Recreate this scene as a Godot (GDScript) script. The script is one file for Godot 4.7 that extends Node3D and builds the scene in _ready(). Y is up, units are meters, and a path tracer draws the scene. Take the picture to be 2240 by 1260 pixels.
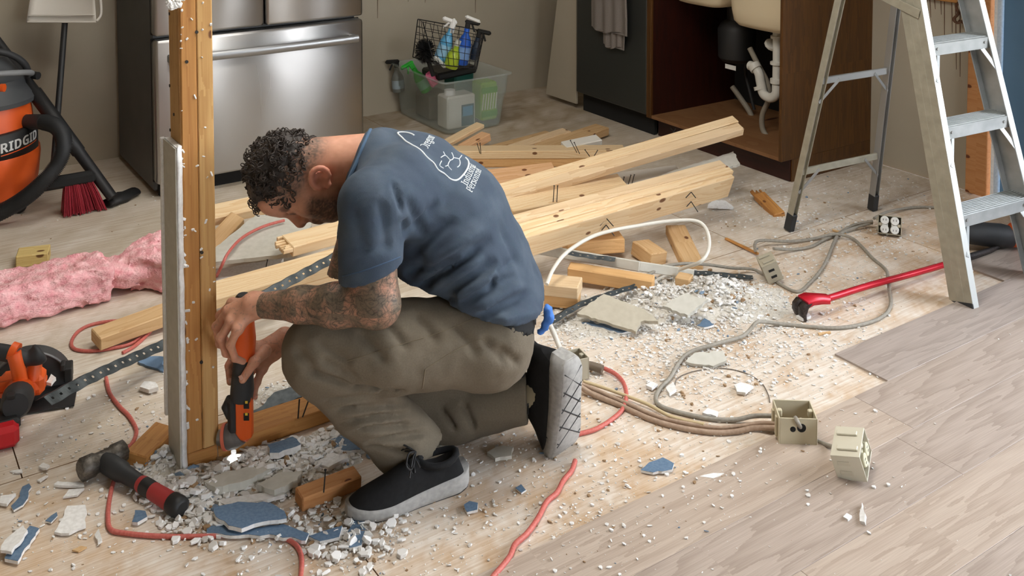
extends Node3D

# Photo frame 2240 x 1260, taken with a lens shifted down; the room's own axes are U (right and away) and V (left and away).
const F := 2240.0
const PX := 1120.0
const PY := -233.0
const EYE := 1.5
const PITCH := 0.0524
const UA := Vector3(0.829038, 0, -0.559193)
const VA := Vector3(-0.559193, 0, -0.829038)
const UP := Vector3(0, 1, 0)
const LAMPS := [[1.5, 2.0, 15.0], [1.3, 3.4, 6.5]]      # u, v, energy

var M := {}
var T := {}
var rng := RandomNumberGenerator.new()
var used := {}


func _ready() -> void:
	rng.seed = 4711
	make_camera()
	make_light()
	make_materials()
	build_room()
	build_fridge()
	build_kitchen()
	build_post()
	build_ladder()
	build_vacuum()
	build_broom()
	build_tub()
	build_lumber()
	build_tools()
	build_insulation()
	build_boxes()
	build_cables()
	build_person()
	build_debris()


func make_camera() -> void:
	var cam := Camera3D.new()
	cam.name = "camera"
	cam.projection = Camera3D.PROJECTION_FRUSTUM
	cam.keep_aspect = Camera3D.KEEP_HEIGHT
	cam.near = 0.05
	cam.far = 60.0
	cam.size = 0.05 * 1260.0 / F
	cam.frustum_offset = Vector2(0, -0.05 * (630.0 - PY) / F)
	cam.position = Vector3(0, EYE, 0)
	cam.rotation = Vector3(-PITCH, 0, 0)
	add_child(cam)
	cam.current = true


func make_light() -> void:
	var we := WorldEnvironment.new()
	we.name = "environment"
	var e := Environment.new()
	e.background_mode = Environment.BG_SKY
	var sky := Sky.new()
	var sm := ProceduralSkyMaterial.new()
	sm.sky_top_color = Color(0.86, 0.885, 0.92)
	sm.sky_horizon_color = Color(0.95, 0.95, 0.945)
	sm.ground_horizon_color = Color(0.62, 0.63, 0.58)
	sm.ground_bottom_color = Color(0.42, 0.42, 0.36)
	sm.sky_energy_multiplier = 7.0
	sm.ground_energy_multiplier = 4.0
	sky.sky_material = sm
	e.sky = sky
	e.tonemap_mode = Environment.TONE_MAPPER_LINEAR
	e.tonemap_exposure = 0.218
	e.sdfgi_enabled = true
	e.ssao_enabled = true
	e.ssil_enabled = true
	we.environment = e
	add_child(we)
	# two flat ceiling fittings, each a glowing panel and a light of its size just below it
	for p in LAMPS:
		var l := AreaLight3D.new()
		l.name = numbered("ceiling_panel_light")
		l.area_size = Vector2(1.15, 0.55)
		l.light_energy = p[2]
		l.light_color = Color(1.0, 0.985, 0.955)
		l.area_range = 12.0
		l.area_attenuation = 2.0
		l.shadow_enabled = true
		l.transform = Transform3D(Basis(UA, -VA, -UP) if Basis(UA, -VA, -UP).determinant() > 0 else Basis(UA, VA, -UP), W(p[0], p[1], 2.36))
		l.transform.basis = Basis(UA, VA, UA.cross(VA))
		if l.transform.basis.z.y < 0.0:
			l.transform.basis = Basis(UA, -VA, UA.cross(-VA))
		add_child(l)


# ------------------------------------------------------------------ places
func ray(px: float, py: float) -> Vector3:
	return Vector3((px - PX) / F, -(py - PY) / F, -1.0).rotated(Vector3.RIGHT, -PITCH)


func P(px: float, py: float, h := 0.0) -> Vector3:      # the point of height h seen there
	var d := ray(px, py)
	return Vector3(0, EYE, 0) + d * ((h - EYE) / d.y)


func Z(px: float, py: float, z: float) -> Vector3:      # the point z metres in front of the eye
	var d := ray(px, py)
	return Vector3(0, EYE, 0) + d * (-z / d.z)


func PU(px: float, py: float, u: float) -> Vector3:     # on the vertical plane across U
	var d := ray(px, py)
	return Vector3(0, EYE, 0) + d * (u / d.dot(UA))


func PV(px: float, py: float, v: float) -> Vector3:
	var d := ray(px, py)
	return Vector3(0, EYE, 0) + d * (v / d.dot(VA))


func W(u: float, v: float, h := 0.0) -> Vector3:
	return UA * u + VA * v + UP * h


func room_basis() -> Basis:
	return Basis(UA, UP, -VA)


func along(a: Vector3, b: Vector3, up := UP) -> Transform3D:   # x runs from a to b, origin in the middle
	var x := (b - a).normalized()
	var z := x.cross(up).normalized()
	return Transform3D(Basis(x, z.cross(x), z), (a + b) * 0.5)


# ------------------------------------------------------------------ mesh building
class MB:
	var st := SurfaceTool.new()
	var uvo := Vector2.ZERO
	var n := 0

	func _init() -> void:
		st.begin(Mesh.PRIMITIVE_TRIANGLES)
		st.set_smooth_group(-1)
		st.set_color(Color.WHITE)

	func col(c: Color) -> void:
		st.set_color(c)

	func smooth(g: int) -> void:
		st.set_smooth_group(g)

	func tri(a: Vector3, b: Vector3, c: Vector3, ua := Vector2.ZERO, ub := Vector2.ZERO, uc := Vector2.ZERO) -> void:
		st.set_uv(ua + uvo)
		st.add_vertex(a)
		st.set_uv(uc + uvo)
		st.add_vertex(c)
		st.set_uv(ub + uvo)
		st.add_vertex(b)
		n += 1

	func quad(a: Vector3, b: Vector3, c: Vector3, d: Vector3, ua := Vector2.ZERO, ub := Vector2.ZERO, uc := Vector2.ZERO, ud := Vector2.ZERO) -> void:
		tri(a, b, c, ua, ub, uc)
		tri(a, c, d, ua, uc, ud)

	func box(xf: Transform3D, s: Vector3, bev := 0.002) -> void:
		var h := s * 0.5
		bev = minf(bev, 0.45 * minf(s.x, minf(s.y, s.z)))
		var i := h - Vector3(bev, bev, bev)
		for ax in 3:
			var b := (ax + 1) % 3
			var c := (ax + 2) % 3
			for sg in [-1.0, 1.0]:
				var p := []
				var t := []
				for k in [[-1, -1], [1, -1], [1, 1], [-1, 1]]:
					var q := Vector3.ZERO
					q[ax] = h[ax] * sg
					q[b] = i[b] * k[0]
					q[c] = i[c] * k[1]
					p.append(xf * q)
					t.append(Vector2(q.x, q.z + 0.3) if ax == 1 else Vector2(q.x, q.y) if ax == 2 else Vector2(q.z, q.y))
				if sg > 0:
					quad(p[0], p[1], p[2], p[3], t[0], t[1], t[2], t[3])
				else:
					quad(p[3], p[2], p[1], p[0], t[3], t[2], t[1], t[0])
			for s1 in [-1.0, 1.0]:      # the edges that run along ax
				for s2 in [-1.0, 1.0]:
					var e := []
					for k in [[-1, 0], [1, 0], [1, 1], [-1, 1]]:
						var q := Vector3.ZERO
						q[ax] = i[ax] * k[0]
						q[b] = (h[b] if k[1] == 0 else i[b]) * s1
						q[c] = (i[c] if k[1] == 0 else h[c]) * s2
						e.append(q)
					var uvs := []
					for q in e:
						uvs.append(Vector2(q.x, q.y + q.z))
					if s1 * s2 > 0:
						quad(xf * e[0], xf * e[1], xf * e[2], xf * e[3], uvs[0], uvs[1], uvs[2], uvs[3])
					else:
						quad(xf * e[3], xf * e[2], xf * e[1], xf * e[0], uvs[3], uvs[2], uvs[1], uvs[0])
		for sx in [-1.0, 1.0]:
			for sy in [-1.0, 1.0]:
				for sz in [-1.0, 1.0]:
					var a := xf * Vector3(h.x * sx, i.y * sy, i.z * sz)
					var b2 := xf * Vector3(i.x * sx, h.y * sy, i.z * sz)
					var c2 := xf * Vector3(i.x * sx, i.y * sy, h.z * sz)
					if sx * sy * sz > 0:
						tri(a, b2, c2)
					else:
						tri(a, c2, b2)

	func loft(rings: Array, cap0 := true, cap1 := true, closed := true, vs := 1.0) -> void:
		var m: int = rings[0].size()
		var last := m if closed else m - 1
		st.set_smooth_group(n + 1)
		for r in rings.size() - 1:
			var p: PackedVector3Array = rings[r]
			var q: PackedVector3Array = rings[r + 1]
			for k in last:
				var k2 := (k + 1) % m
				var u0 := float(k) / m
				var u1 := float(k + 1) / m
				var v0 := float(r) * vs
				var v1 := float(r + 1) * vs
				quad(p[k], p[k2], q[k2], q[k], Vector2(v0, u0), Vector2(v0, u1), Vector2(v1, u1), Vector2(v1, u0))
		st.set_smooth_group(-1)
		if cap0:
			fan(rings[0], true)
		if cap1:
			fan(rings[-1], false)

	func fan(p: PackedVector3Array, flip: bool) -> void:
		var c := Vector3.ZERO
		for v in p:
			c += v
		c /= p.size()
		for k in p.size():
			var b := p[(k + 1) % p.size()]
			if flip:
				tri(c, b, p[k], Vector2(.5, .5), Vector2(0, 0), Vector2(1, 0))
			else:
				tri(c, p[k], b, Vector2(.5, .5), Vector2(0, 0), Vector2(1, 0))

	func tube(pts: Array, rad, seg := 8, cap := true) -> void:      # rad: a number or one per point
		var rings := []
		var prev := Vector3.ZERO
		for k in pts.size():
			var t: Vector3 = (pts[mini(k + 1, pts.size() - 1)] - pts[maxi(k - 1, 0)]).normalized()
			if k == 0:
				prev = t.cross(Vector3.UP if absf(t.y) < 0.9 else Vector3.RIGHT).normalized()
			var side := (prev - t * prev.dot(t)).normalized()
			prev = side
			var nrm := t.cross(side)
			var r: float = rad[k] if rad is Array else rad
			var ring := PackedVector3Array()
			for s in seg:
				var a := TAU * s / seg
				ring.append(pts[k] + (side * cos(a) + nrm * sin(a)) * r)
			rings.append(ring)
		loft(rings, cap, cap, true, 0.1)

	func lathe(xf: Transform3D, prof: Array, seg := 24, sharp := 0.6) -> void:   # prof: Vector2(radius, height) from the bottom up on the outside
		for k in prof.size() - 1:
			var a: Vector2 = prof[k]
			var b: Vector2 = prof[k + 1]
			if k == 0 or absf((prof[k] - prof[k - 1]).angle_to(b - a)) > sharp:
				st.set_smooth_group(n + 1)
			for s in seg:
				var a0 := TAU * s / seg
				var a1 := TAU * (s + 1) / seg
				var d0 := Vector3(cos(a0), 0, -sin(a0))
				var d1 := Vector3(cos(a1), 0, -sin(a1))
				var p := xf * (d0 * a.x + Vector3(0, a.y, 0))
				var q := xf * (d1 * a.x + Vector3(0, a.y, 0))
				var r := xf * (d1 * b.x + Vector3(0, b.y, 0))
				var t := xf * (d0 * b.x + Vector3(0, b.y, 0))
				var u0 := float(s) / seg
				var u1 := float(s + 1) / seg
				if a.x > 1e-5:
					tri(p, q, r, Vector2(u0, a.y), Vector2(u1, a.y), Vector2(u1, b.y))
				if b.x > 1e-5:
					tri(p, r, t, Vector2(u0, a.y), Vector2(u1, b.y), Vector2(u0, b.y))
		st.set_smooth_group(-1)

	func prism(xf: Transform3D, poly: PackedVector2Array, d: float, bev := 0.0) -> void:   # outline in local x, y; thickness along z
		if Geometry2D.is_polygon_clockwise(poly):
			poly = poly.duplicate()
			poly.reverse()
		var top := poly
		if bev > 0.0:
			var o := Geometry2D.offset_polygon(poly, -bev)
			if o.size() == 1 and o[0].size() == poly.size():
				top = o[0]
				if Geometry2D.is_polygon_clockwise(top):
					top.reverse()
				var best := 0
				for k in top.size():
					if top[k].distance_to(poly[0]) < top[best].distance_to(poly[0]):
						best = k
				top = top.slice(best) + top.slice(0, best)
			else:
				bev = 0.0
		var h := d * 0.5
		var idx := Geometry2D.triangulate_polygon(top)
		for k in range(0, idx.size(), 3):
			var a := top[idx[k]]
			var b := top[idx[k + 1]]
			var c := top[idx[k + 2]]
			if (b - a).cross(c - a) < 0:
				var s := b
				b = c
				c = s
			tri(xf * Vector3(a.x, a.y, h), xf * Vector3(b.x, b.y, h), xf * Vector3(c.x, c.y, h), a, b, c)
			tri(xf * Vector3(a.x, a.y, -h), xf * Vector3(c.x, c.y, -h), xf * Vector3(b.x, b.y, -h), a, c, b)
		var m := poly.size()
		for k in m:
			var k2 := (k + 1) % m
			var a := poly[k]
			var b := poly[k2]
			quad(xf * Vector3(a.x, a.y, -h + bev), xf * Vector3(b.x, b.y, -h + bev), xf * Vector3(b.x, b.y, h - bev), xf * Vector3(a.x, a.y, h - bev), a, b, b + Vector2(0, d), a + Vector2(0, d))
			if bev > 0.0:
				var c := top[k]
				var e := top[k2]
				quad(xf * Vector3(a.x, a.y, h - bev), xf * Vector3(b.x, b.y, h - bev), xf * Vector3(e.x, e.y, h), xf * Vector3(c.x, c.y, h), a, b, e, c)
				quad(xf * Vector3(c.x, c.y, -h), xf * Vector3(e.x, e.y, -h), xf * Vector3(b.x, b.y, -h + bev), xf * Vector3(a.x, a.y, -h + bev), c, e, b, a)

	func mesh() -> ArrayMesh:
		st.generate_normals()
		return st.commit()


func spline(pts: Array, per := 8) -> Array:      # Catmull-Rom through the points
	var out := []
	for k in pts.size() - 1:
		var a: Vector3 = pts[maxi(k - 1, 0)]
		var b: Vector3 = pts[k]
		var c: Vector3 = pts[k + 1]
		var d: Vector3 = pts[mini(k + 2, pts.size() - 1)]
		for s in per:
			out.append(b.cubic_interpolate(c, a, d, float(s) / per))
	out.append(pts[-1])
	return out


# ------------------------------------------------------------------ objects
func numbered(called: String) -> String:
	var k: int = used.get(called, 0)
	used[called] = k + 1
	return called if k == 0 else "%s_%03d" % [called, k]


func tag(o: Node3D, label: String, category: String, group := "", kind := "") -> Node3D:
	if label:
		o.set_meta("label", label)
	if category:
		o.set_meta("category", category)
	if group:
		o.set_meta("group", group)
	if kind:
		o.set_meta("kind", kind)
	return o


func thing(called: String, label: String, category: String, at := Vector3.ZERO, group := "") -> Node3D:
	var o := Node3D.new()
	o.name = numbered(called)
	o.position = at
	add_child(o, true)
	return tag(o, label, category, group)


func base_of(o: Node3D) -> Vector3:
	var p := Vector3.ZERO
	var q: Node = o
	while q is Node3D and q != self:
		p += q.position
		q = q.get_parent()
	return p


func put(called: String, mb, m: Material, parent: Node3D = null) -> MeshInstance3D:      # mesh in world places, whichever thing it belongs to
	var o := MeshInstance3D.new()
	o.mesh = mb.mesh() if mb is MB else mb
	if m:
		o.material_override = m
	if parent == null:
		o.name = numbered(called)
		add_child(o, true)
	else:
		o.name = called
		parent.add_child(o, true)
		o.position = -base_of(parent)
	return o


func struct(called: String, mb, m: Material, parent: Node3D = null, label := "") -> MeshInstance3D:
	var o := put(called, mb, m, parent)
	if parent == null:
		o.set_meta("kind", "structure")
	if label:
		o.set_meta("label", label)
	return o


# ------------------------------------------------------------------ materials
func mat(c: Color, rough := 0.7, metal := 0.0, tex: Texture2D = null, vcol := false) -> StandardMaterial3D:
	var m := StandardMaterial3D.new()
	m.albedo_color = c
	m.roughness = rough
	m.metallic = metal
	if tex:
		m.albedo_texture = tex
	m.vertex_color_use_as_albedo = vcol
	return m


func c8(r: int, g: int, b: int) -> Color:
	return Color(r / 255.0, g / 255.0, b / 255.0)


func noise(sd: int, freq: float, kind := FastNoiseLite.TYPE_SIMPLEX_SMOOTH, oct := 3) -> FastNoiseLite:
	var n := FastNoiseLite.new()
	n.seed = sd
	n.frequency = freq
	n.noise_type = kind
	n.fractal_octaves = oct
	n.fractal_type = FastNoiseLite.FRACTAL_FBM if oct > 1 else FastNoiseLite.FRACTAL_NONE
	return n


func noise_tex(sd: int, freq: float, lo: Color, hi: Color, size := 256, kind := FastNoiseLite.TYPE_SIMPLEX_SMOOTH, oct := 4) -> NoiseTexture2D:
	var t := NoiseTexture2D.new()
	t.width = size
	t.height = size
	t.seamless = true
	t.noise = noise(sd, freq, kind, oct)
	var g := Gradient.new()
	g.set_color(0, lo)
	g.set_color(1, hi)
	t.color_ramp = g
	return t


func bump_tex(sd: int, freq: float, strength := 4.0, kind := FastNoiseLite.TYPE_SIMPLEX_SMOOTH, size := 256) -> NoiseTexture2D:
	var t := NoiseTexture2D.new()
	t.width = size
	t.height = size
	t.seamless = true
	t.as_normal_map = true
	t.bump_strength = strength
	t.noise = noise(sd, freq, kind, 4)
	return t


# A sawn face: growth rings cut lengthways, with knots. lm x wm metres.
func wood_tex(w: int, h: int, lm: float, wm: float, light: Color, dark: Color, sd: int, rings: float, arch: float, knots: int, streak := 0.35) -> ImageTexture:
	var im := Image.create(w, h, false, Image.FORMAT_RGB8)
	var n1 := noise(sd, 1.0, FastNoiseLite.TYPE_SIMPLEX, 2)
	var n2 := noise(sd + 1, 1.0, FastNoiseLite.TYPE_SIMPLEX, 1)
	var r := RandomNumberGenerator.new()
	r.seed = sd
	var ks := []
	for k in knots:
		ks.append(Vector3(r.randf() * lm, r.randf() * wm, r.randf_range(0.006, 0.013)))
	var yc := wm * r.randf_range(0.25, 0.75)
	for y in h:
		var ym := wm * y / h
		for x in w:
			var xm := lm * x / w
			var dy := ym - yc + 0.012 * n1.get_noise_2d(xm * 2.0, 3.0)
			var kd := 0.0
			for k: Vector3 in ks:
				var q := Vector2((xm - k.x) * 0.6, ym - k.y).length() / k.z
				if q < 4.0:
					dy += k.z * 0.8 * signf(ym - k.y) * exp(-q * q * 0.3)
					kd = maxf(kd, 1.0 - smoothstep(0.6, 1.0, q))
			var v := dy * dy * rings * 60.0 / wm + absf(dy) * rings * 4.0 - xm * arch + 0.35 * n1.get_noise_2d(xm * 3.0, ym * 30.0)
			var f := v - floorf(v)
			var g := f * f * 0.65 + streak * (0.5 + 0.5 * n2.get_noise_2d(xm * 6.0, ym * 500.0))
			var c := light.lerp(dark, clampf(g, 0.0, 1.0))
			if kd > 0.0:
				c = c.lerp(Color(0.36, 0.20, 0.10), kd * 0.8)
			im.set_pixel(x, y, c)
	return ImageTexture.create_from_image(im)


func tri_uv(m: StandardMaterial3D, s: float) -> StandardMaterial3D:
	m.uv1_triplanar = true
	m.uv1_world_triplanar = true
	m.uv1_scale = Vector3(s, s, s)
	return m


func make_materials() -> void:
	T.pine = wood_tex(768, 96, 1.2, 0.15, c8(243, 218, 178), c8(226, 188, 138), 11, 1.6, 2.2, 4)
	T.pine2 = wood_tex(768, 96, 1.2, 0.15, c8(236, 210, 172), c8(212, 176, 132), 29, 1.2, 1.4, 3)
	T.amber = wood_tex(512, 64, 1.2, 0.15, c8(196, 142, 78), c8(166, 110, 54), 47, 0.8, 0.35, 3)
	M.pine = mat(Color.WHITE, 0.72, 0.0, T.pine)
	M.pine2 = mat(Color.WHITE, 0.72, 0.0, T.pine2)
	M.pink_pine = mat(c8(255, 232, 222), 0.75, 0.0, T.pine)
	M.old_pine = mat(c8(238, 226, 208), 0.8, 0.0, T.pine2)
	M.amber = mat(Color.WHITE, 0.65, 0.0, T.amber)
	for m: StandardMaterial3D in [M.pine, M.pine2, M.pink_pine, M.old_pine, M.amber]:
		m.uv1_scale = Vector3(1 / 1.2, 1 / 0.15, 1)
	M.old_brown = mat(c8(205, 165, 130), 0.85, 0.0, T.pine2)
	M.old_brown.uv1_scale = Vector3(1 / 1.2, 1 / 0.15, 1)
	M.plaster = tri_uv(mat(Color.WHITE, 0.95, 0.0, noise_tex(3, 0.02, c8(232, 230, 226), c8(250, 249, 246))), 3.0)
	M.gypsum = tri_uv(mat(Color.WHITE, 0.95, 0.0, noise_tex(5, 0.05, c8(226, 224, 220), c8(252, 251, 249))), 6.0)
	M.paper_grey = tri_uv(mat(Color.WHITE, 0.9, 0.0, noise_tex(6, 0.03, c8(196, 193, 182), c8(212, 209, 199))), 4.0)
	M.paper_tan = tri_uv(mat(Color.WHITE, 0.9, 0.0, noise_tex(16, 0.03, c8(186, 178, 160), c8(204, 197, 180))), 4.0)
	M.blue_paint = tri_uv(mat(Color.WHITE, 0.6, 0.0, noise_tex(7, 0.03, c8(104, 134, 166), c8(122, 150, 180))), 4.0)
	M.black = mat(c8(30, 30, 31), 0.55)
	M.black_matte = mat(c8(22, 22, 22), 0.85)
	M.rubber = mat(c8(42, 43, 45), 0.6)
	M.steel = mat(c8(170, 172, 174), 0.35, 0.9)
	M.nail = mat(c8(62, 60, 58), 0.45, 0.8)
	M.white_plastic = mat(c8(232, 232, 228), 0.45)
	M.orange = mat(c8(226, 92, 28), 0.45)


func floor_paint(p: Vector3, dust: Array, n: Array) -> Color:      # bare plywood, old stains and ground-in plaster dust
	var u := p.dot(UA)
	var v := p.dot(VA)
	var base := Color(0.70, 0.56, 0.42)
	var g: float = n[0].get_noise_2d(u * 1.2, v * 4.0)
	base = base.lerp(Color(0.58, 0.43, 0.29), clampf(0.35 + g * 0.9, 0, 1))
	var kit := smoothstep(2.35, 2.75, v)
	base = base.lerp(Color(0.64, 0.60, 0.52), kit * 0.93)
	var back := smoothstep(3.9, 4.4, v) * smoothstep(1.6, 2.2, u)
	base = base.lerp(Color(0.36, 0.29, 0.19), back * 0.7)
	var w := 0.0
	for d in dust:
		var q: float = Vector2(p.x - d[0].x, p.z - d[0].z).length() / d[1]
		if q < 1.6:
			w = maxf(w, d[2] * (1.0 - smoothstep(0.35, 1.5, q)))
	var f: float = n[1].get_noise_2d(u * 9.0, v * 9.0) * 0.7 + n[2].get_noise_2d(u * 40.0, v * 55.0) * 0.45
	w = clampf(w * (0.95 + f * 0.9) + 0.21 + f * 0.6, 0.0, 0.95)
	return base.lerp(Color(0.83, 0.81, 0.78), w * 0.92)


func build_room() -> void:
	var rb := room_basis()
	# ---- bare floor: slab, plywood sheets
	var mb := MB.new()
	mb.box(Transform3D(rb, W(1.28, 1.25, -0.12)), Vector3(5.9, 0.2, 7.9), 0.0)
	var fl := struct("floor", mb, mat(c8(120, 100, 76), 0.95))
	fl.set_meta("label", "subfloor under the plywood sheets and the laid planks")
	var dust := [[P(1480, 660), 0.46, 0.95], [P(1450, 740), 0.55, 0.8], [P(1650, 740), 0.45, 0.75], [P(1900, 640), 0.45, 0.45], [P(400, 1060), 0.22, 0.9], [P(560, 1080), 0.25, 0.7], [P(700, 1020), 0.25, 0.6],
		[P(700, 1180), 0.35, 0.55], [P(1050, 1090), 0.30, 0.4], [P(1200, 1050), 0.2, 0.35], [P(260, 940), 0.4, 0.4], [P(80, 1080), 0.3, 0.35], [P(1600, 480), 0.5, 0.6], [P(1800, 400), 0.5, 0.55], [P(300, 700), 0.5, 0.45], [P(150, 600), 0.7, 0.2], [P(1500, 800), 0.35, 0.25]]
	var ns := [noise(71, 1.0, FastNoiseLite.TYPE_SIMPLEX, 3), noise(72, 0.6, FastNoiseLite.TYPE_SIMPLEX, 4), noise(73, 0.6, FastNoiseLite.TYPE_SIMPLEX, 2)]
	T.ply = wood_tex(1024, 256, 1.22, 0.61, c8(255, 251, 246), c8(230, 216, 200), 90, 2.0, 1.2, 0, 0.6)
	var ply := mat(Color.WHITE, 0.88, 0.0, T.ply, true)
	ply.uv1_scale = Vector3(1 / 1.22, 1 / 0.61, 1)
	var seams_v := [0.55, 1.36, 2.58, 3.80, 5.02]
	var near := [0.018, 0.016, 0.022, 0.045]
	for r in 4:
		var step: float = near[r]
		var v0: float = seams_v[r] + 0.0015
		var v1: float = seams_v[r + 1] - 0.0015
		var us := [-0.9, 0.35, 2.79, 4.02] if r == 0 or r == 2 else ([-0.9, 0.9, 3.34, 4.02] if r == 1 else [-0.9, 2.4, 4.02])
		for k in us.size() - 1:
			mb = MB.new()
			var u0: float = us[k] + 0.0015
			var u1: float = us[k + 1] - 0.0015
			var nu := int(ceil((u1 - u0) / step))
			var nv := int(ceil((v1 - v0) / step))
			var cols := []
			for a in nu + 1:
				var rowc := PackedColorArray()
				for b in nv + 1:
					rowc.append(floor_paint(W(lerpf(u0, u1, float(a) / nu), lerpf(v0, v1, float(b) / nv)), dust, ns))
				cols.append(rowc)
			var uo := Vector2(k * 0.37 + r * 0.21, r * 0.13)
			mb.smooth(1)
			for a in nu:
				for b in nv:
					var ua := lerpf(u0, u1, float(a) / nu)
					var ub := lerpf(u0, u1, float(a + 1) / nu)
					var va := lerpf(v0, v1, float(b) / nv)
					var vb := lerpf(v0, v1, float(b + 1) / nv)
					var pts := [Vector2(ua, va), Vector2(ub, va), Vector2(ub, vb), Vector2(ua, vb)]
					var cc := [cols[a][b], cols[a + 1][b], cols[a + 1][b + 1], cols[a][b + 1]]
					for i in [0, 2, 1, 0, 3, 2]:
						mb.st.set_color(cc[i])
						mb.st.set_uv(pts[i] + uo)
						mb.st.add_vertex(W(pts[i].x, pts[i].y, 0.0))
			mb.smooth(-1)
			mb.col(Color(0.5, 0.36, 0.22))
			for e in [[u0, v0, u1, v0], [u1, v0, u1, v1], [u1, v1, u0, v1], [u0, v1, u0, v0]]:
				mb.quad(W(e[0], e[1], -0.018), W(e[2], e[3], -0.018), W(e[2], e[3], 0), W(e[0], e[1], 0))
			struct("plywood_sheet", mb, ply, fl)
	# ---- laid vinyl planks, each its own piece
	for k in 4:
		var sets := [[c8(196, 182, 170), c8(166, 150, 137)], [c8(190, 175, 163), c8(160, 144, 132)], [c8(199, 183, 168), c8(172, 154, 139)], [c8(185, 172, 163), c8(157, 144, 135)]]
		T["plank%d" % k] = wood_tex(1024, 128, 1.22, 0.18, sets[k][0], sets[k][1], 300 + k * 7, [0.7, 0.5, 0.35, 0.6][k], [2.4, 3.4, 1.0, 1.8][k], 0, 0.55)
		var pm := mat(Color.WHITE, 0.42, 0.0, T["plank%d" % k])
		pm.uv1_scale = Vector3(1 / 1.22, 1 / 0.18, 1)
		M["plank%d" % k] = pm
	var rows := [[1.72, 1.05], [1.54, 0.86], [1.36, 1.02], [1.18, 0.8], [1.0, 1.0], [0.82, 0.8], [0.64, 0.8]]
	var edge := P(1109, 1253).dot(VA)
	for r in range(-2, 8):
		var v1 := edge + 0.02 - 0.18 * r + 0.003
		# where each row begins
		var start := 0.30
		if r == 0:
			start = 0.42
		elif r == -1:
			start = P(1868, 750).dot(UA) - 0.11
		elif r == -2:
			start = P(2110, 585).dot(UA)
		elif r > 0:
			start = 0.10 - 0.35 * (r % 3)
		var u := start
		var first := true
		while u < 4.0:
			var ln := 1.22
			if first and r % 2 == 0:
				ln = 0.62 + 0.19 * ((r + 4) % 4)
			if first and r < 0:
				ln = 1.22
			var ue := minf(u + ln, 4.0)
			mb = MB.new()
			mb.uvo = Vector2(rng.randf(), rng.randf())
			mb.uvo.y = 0.0 if rng.randf() < 0.5 else 0.0
			mb.box(Transform3D(rb, W((u + ue) * 0.5, v1 - 0.09, 0.003)), Vector3(ue - u - 0.0008, 0.006, 0.1792), 0.0006)
			struct("vinyl_plank", mb, M["plank%d" % [0, 2, 1, 3, 2, 0, 1][(r * 3 + int(u * 2.0) + 9) % 7]], fl)
			first = false
			u = ue
	# ---- walls
	M.wall = tri_uv(mat(Color.WHITE, 0.9, 0.0, noise_tex(21, 0.008, c8(170, 160, 141), c8(186, 176, 157))), 0.6)
	M.wall_blue = tri_uv(mat(Color.WHITE, 0.8, 0.0, noise_tex(22, 0.01, c8(92, 126, 156), c8(104, 138, 168))), 1.0)
	M.ceiling = mat(c8(206, 202, 194), 0.95)
	mb = MB.new()
	mb.box(Transform3D(rb, W(1.28, 5.05, 1.21)), Vector3(6.0, 2.42, 0.1), 0.0)
	var wb := struct("wall_back", mb, M.wall)
	wb.set_meta("label", "beige kitchen wall behind refrigerator and storage tub")
	mb = MB.new()
	mb.box(Transform3D(rb, W(4.08, 3.72, 1.21)), Vector3(0.1, 2.42, 2.56), 0.0)
	var wr := struct("wall_right", mb, M.wall)
	wr.set_meta("label", "beige kitchen wall behind the sink cabinet and stepladder")
	# blue half of the right wall, with the opening of a wide window
	mb = MB.new()
	var sill := 0.45
	mb.box(Transform3D(rb, W(4.06, 1.865, 1.21)), Vector3(0.1, 2.42, 0.93), 0.0)
	mb.box(Transform3D(rb, W(4.06, 0.1, sill * 0.5)), Vector3(0.1, sill, 2.6), 0.0)
	mb.box(Transform3D(rb, W(4.06, 0.1, 2.24)), Vector3(0.1, 0.36, 2.6), 0.0)
	mb.box(Transform3D(rb, W(4.06, -1.95, 1.21)), Vector3(0.1, 2.42, 1.5), 0.0)
	struct("wall_right_front", mb, M.wall_blue).set_meta("label", "blue painted living room wall with the wide window")
	mb = MB.new()
	mb.box(Transform3D(rb, W(-1.72, 1.2, 1.21)), Vector3(0.1, 2.42, 7.8), 0.0)
	struct("wall_left", mb, M.wall)
	mb = MB.new()
	mb.box(Transform3D(rb, W(-0.75, -2.7, 1.21)), Vector3(2.1, 2.42, 0.1), 0.0)
	mb.box(Transform3D(rb, W(3.0, -2.7, 1.21)), Vector3(2.2, 2.42, 0.1), 0.0)
	mb.box(Transform3D(rb, W(1.1, -2.7, 0.45)), Vector3(1.6, 0.9, 0.1), 0.0)
	mb.box(Transform3D(rb, W(1.1, -2.7, 2.26)), Vector3(1.6, 0.32, 0.1), 0.0)
	struct("wall_front", mb, M.wall_blue)
	mb = MB.new()
	mb.box(Transform3D(rb, W(1.2, 1.2, 2.47)), Vector3(6.2, 0.1, 8.0), 0.0)
	struct("ceiling", mb, M.ceiling)
	var glow := mat(c8(250, 248, 242), 0.6)
	glow.emission_enabled = true
	glow.emission = Color(1.0, 0.985, 0.955)
	glow.emission_energy_multiplier = 3.0
	for p in LAMPS:
		var t := thing("ceiling_light", "flat rectangular ceiling light fitting " + ("above the standing studs and the laid planks" if p[1] < 2.5 else "nearer the refrigerator and back wall"), "ceiling light", W(p[0], p[1], 2.42), "ceiling lights")
		mb = MB.new()
		mb.box(Transform3D(rb, W(p[0], p[1], 2.40)), Vector3(1.2, 0.04, 0.6), 0.004)
		put("frame", mb, M.white_plastic, t)
		mb = MB.new()
		mb.box(Transform3D(rb, W(p[0], p[1], 2.376)), Vector3(1.15, 0.008, 0.55), 0.002)
		put("diffuser", mb, glow, t)
	var glass := mat(Color(1, 1, 1, 0.04), 0.02)
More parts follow.
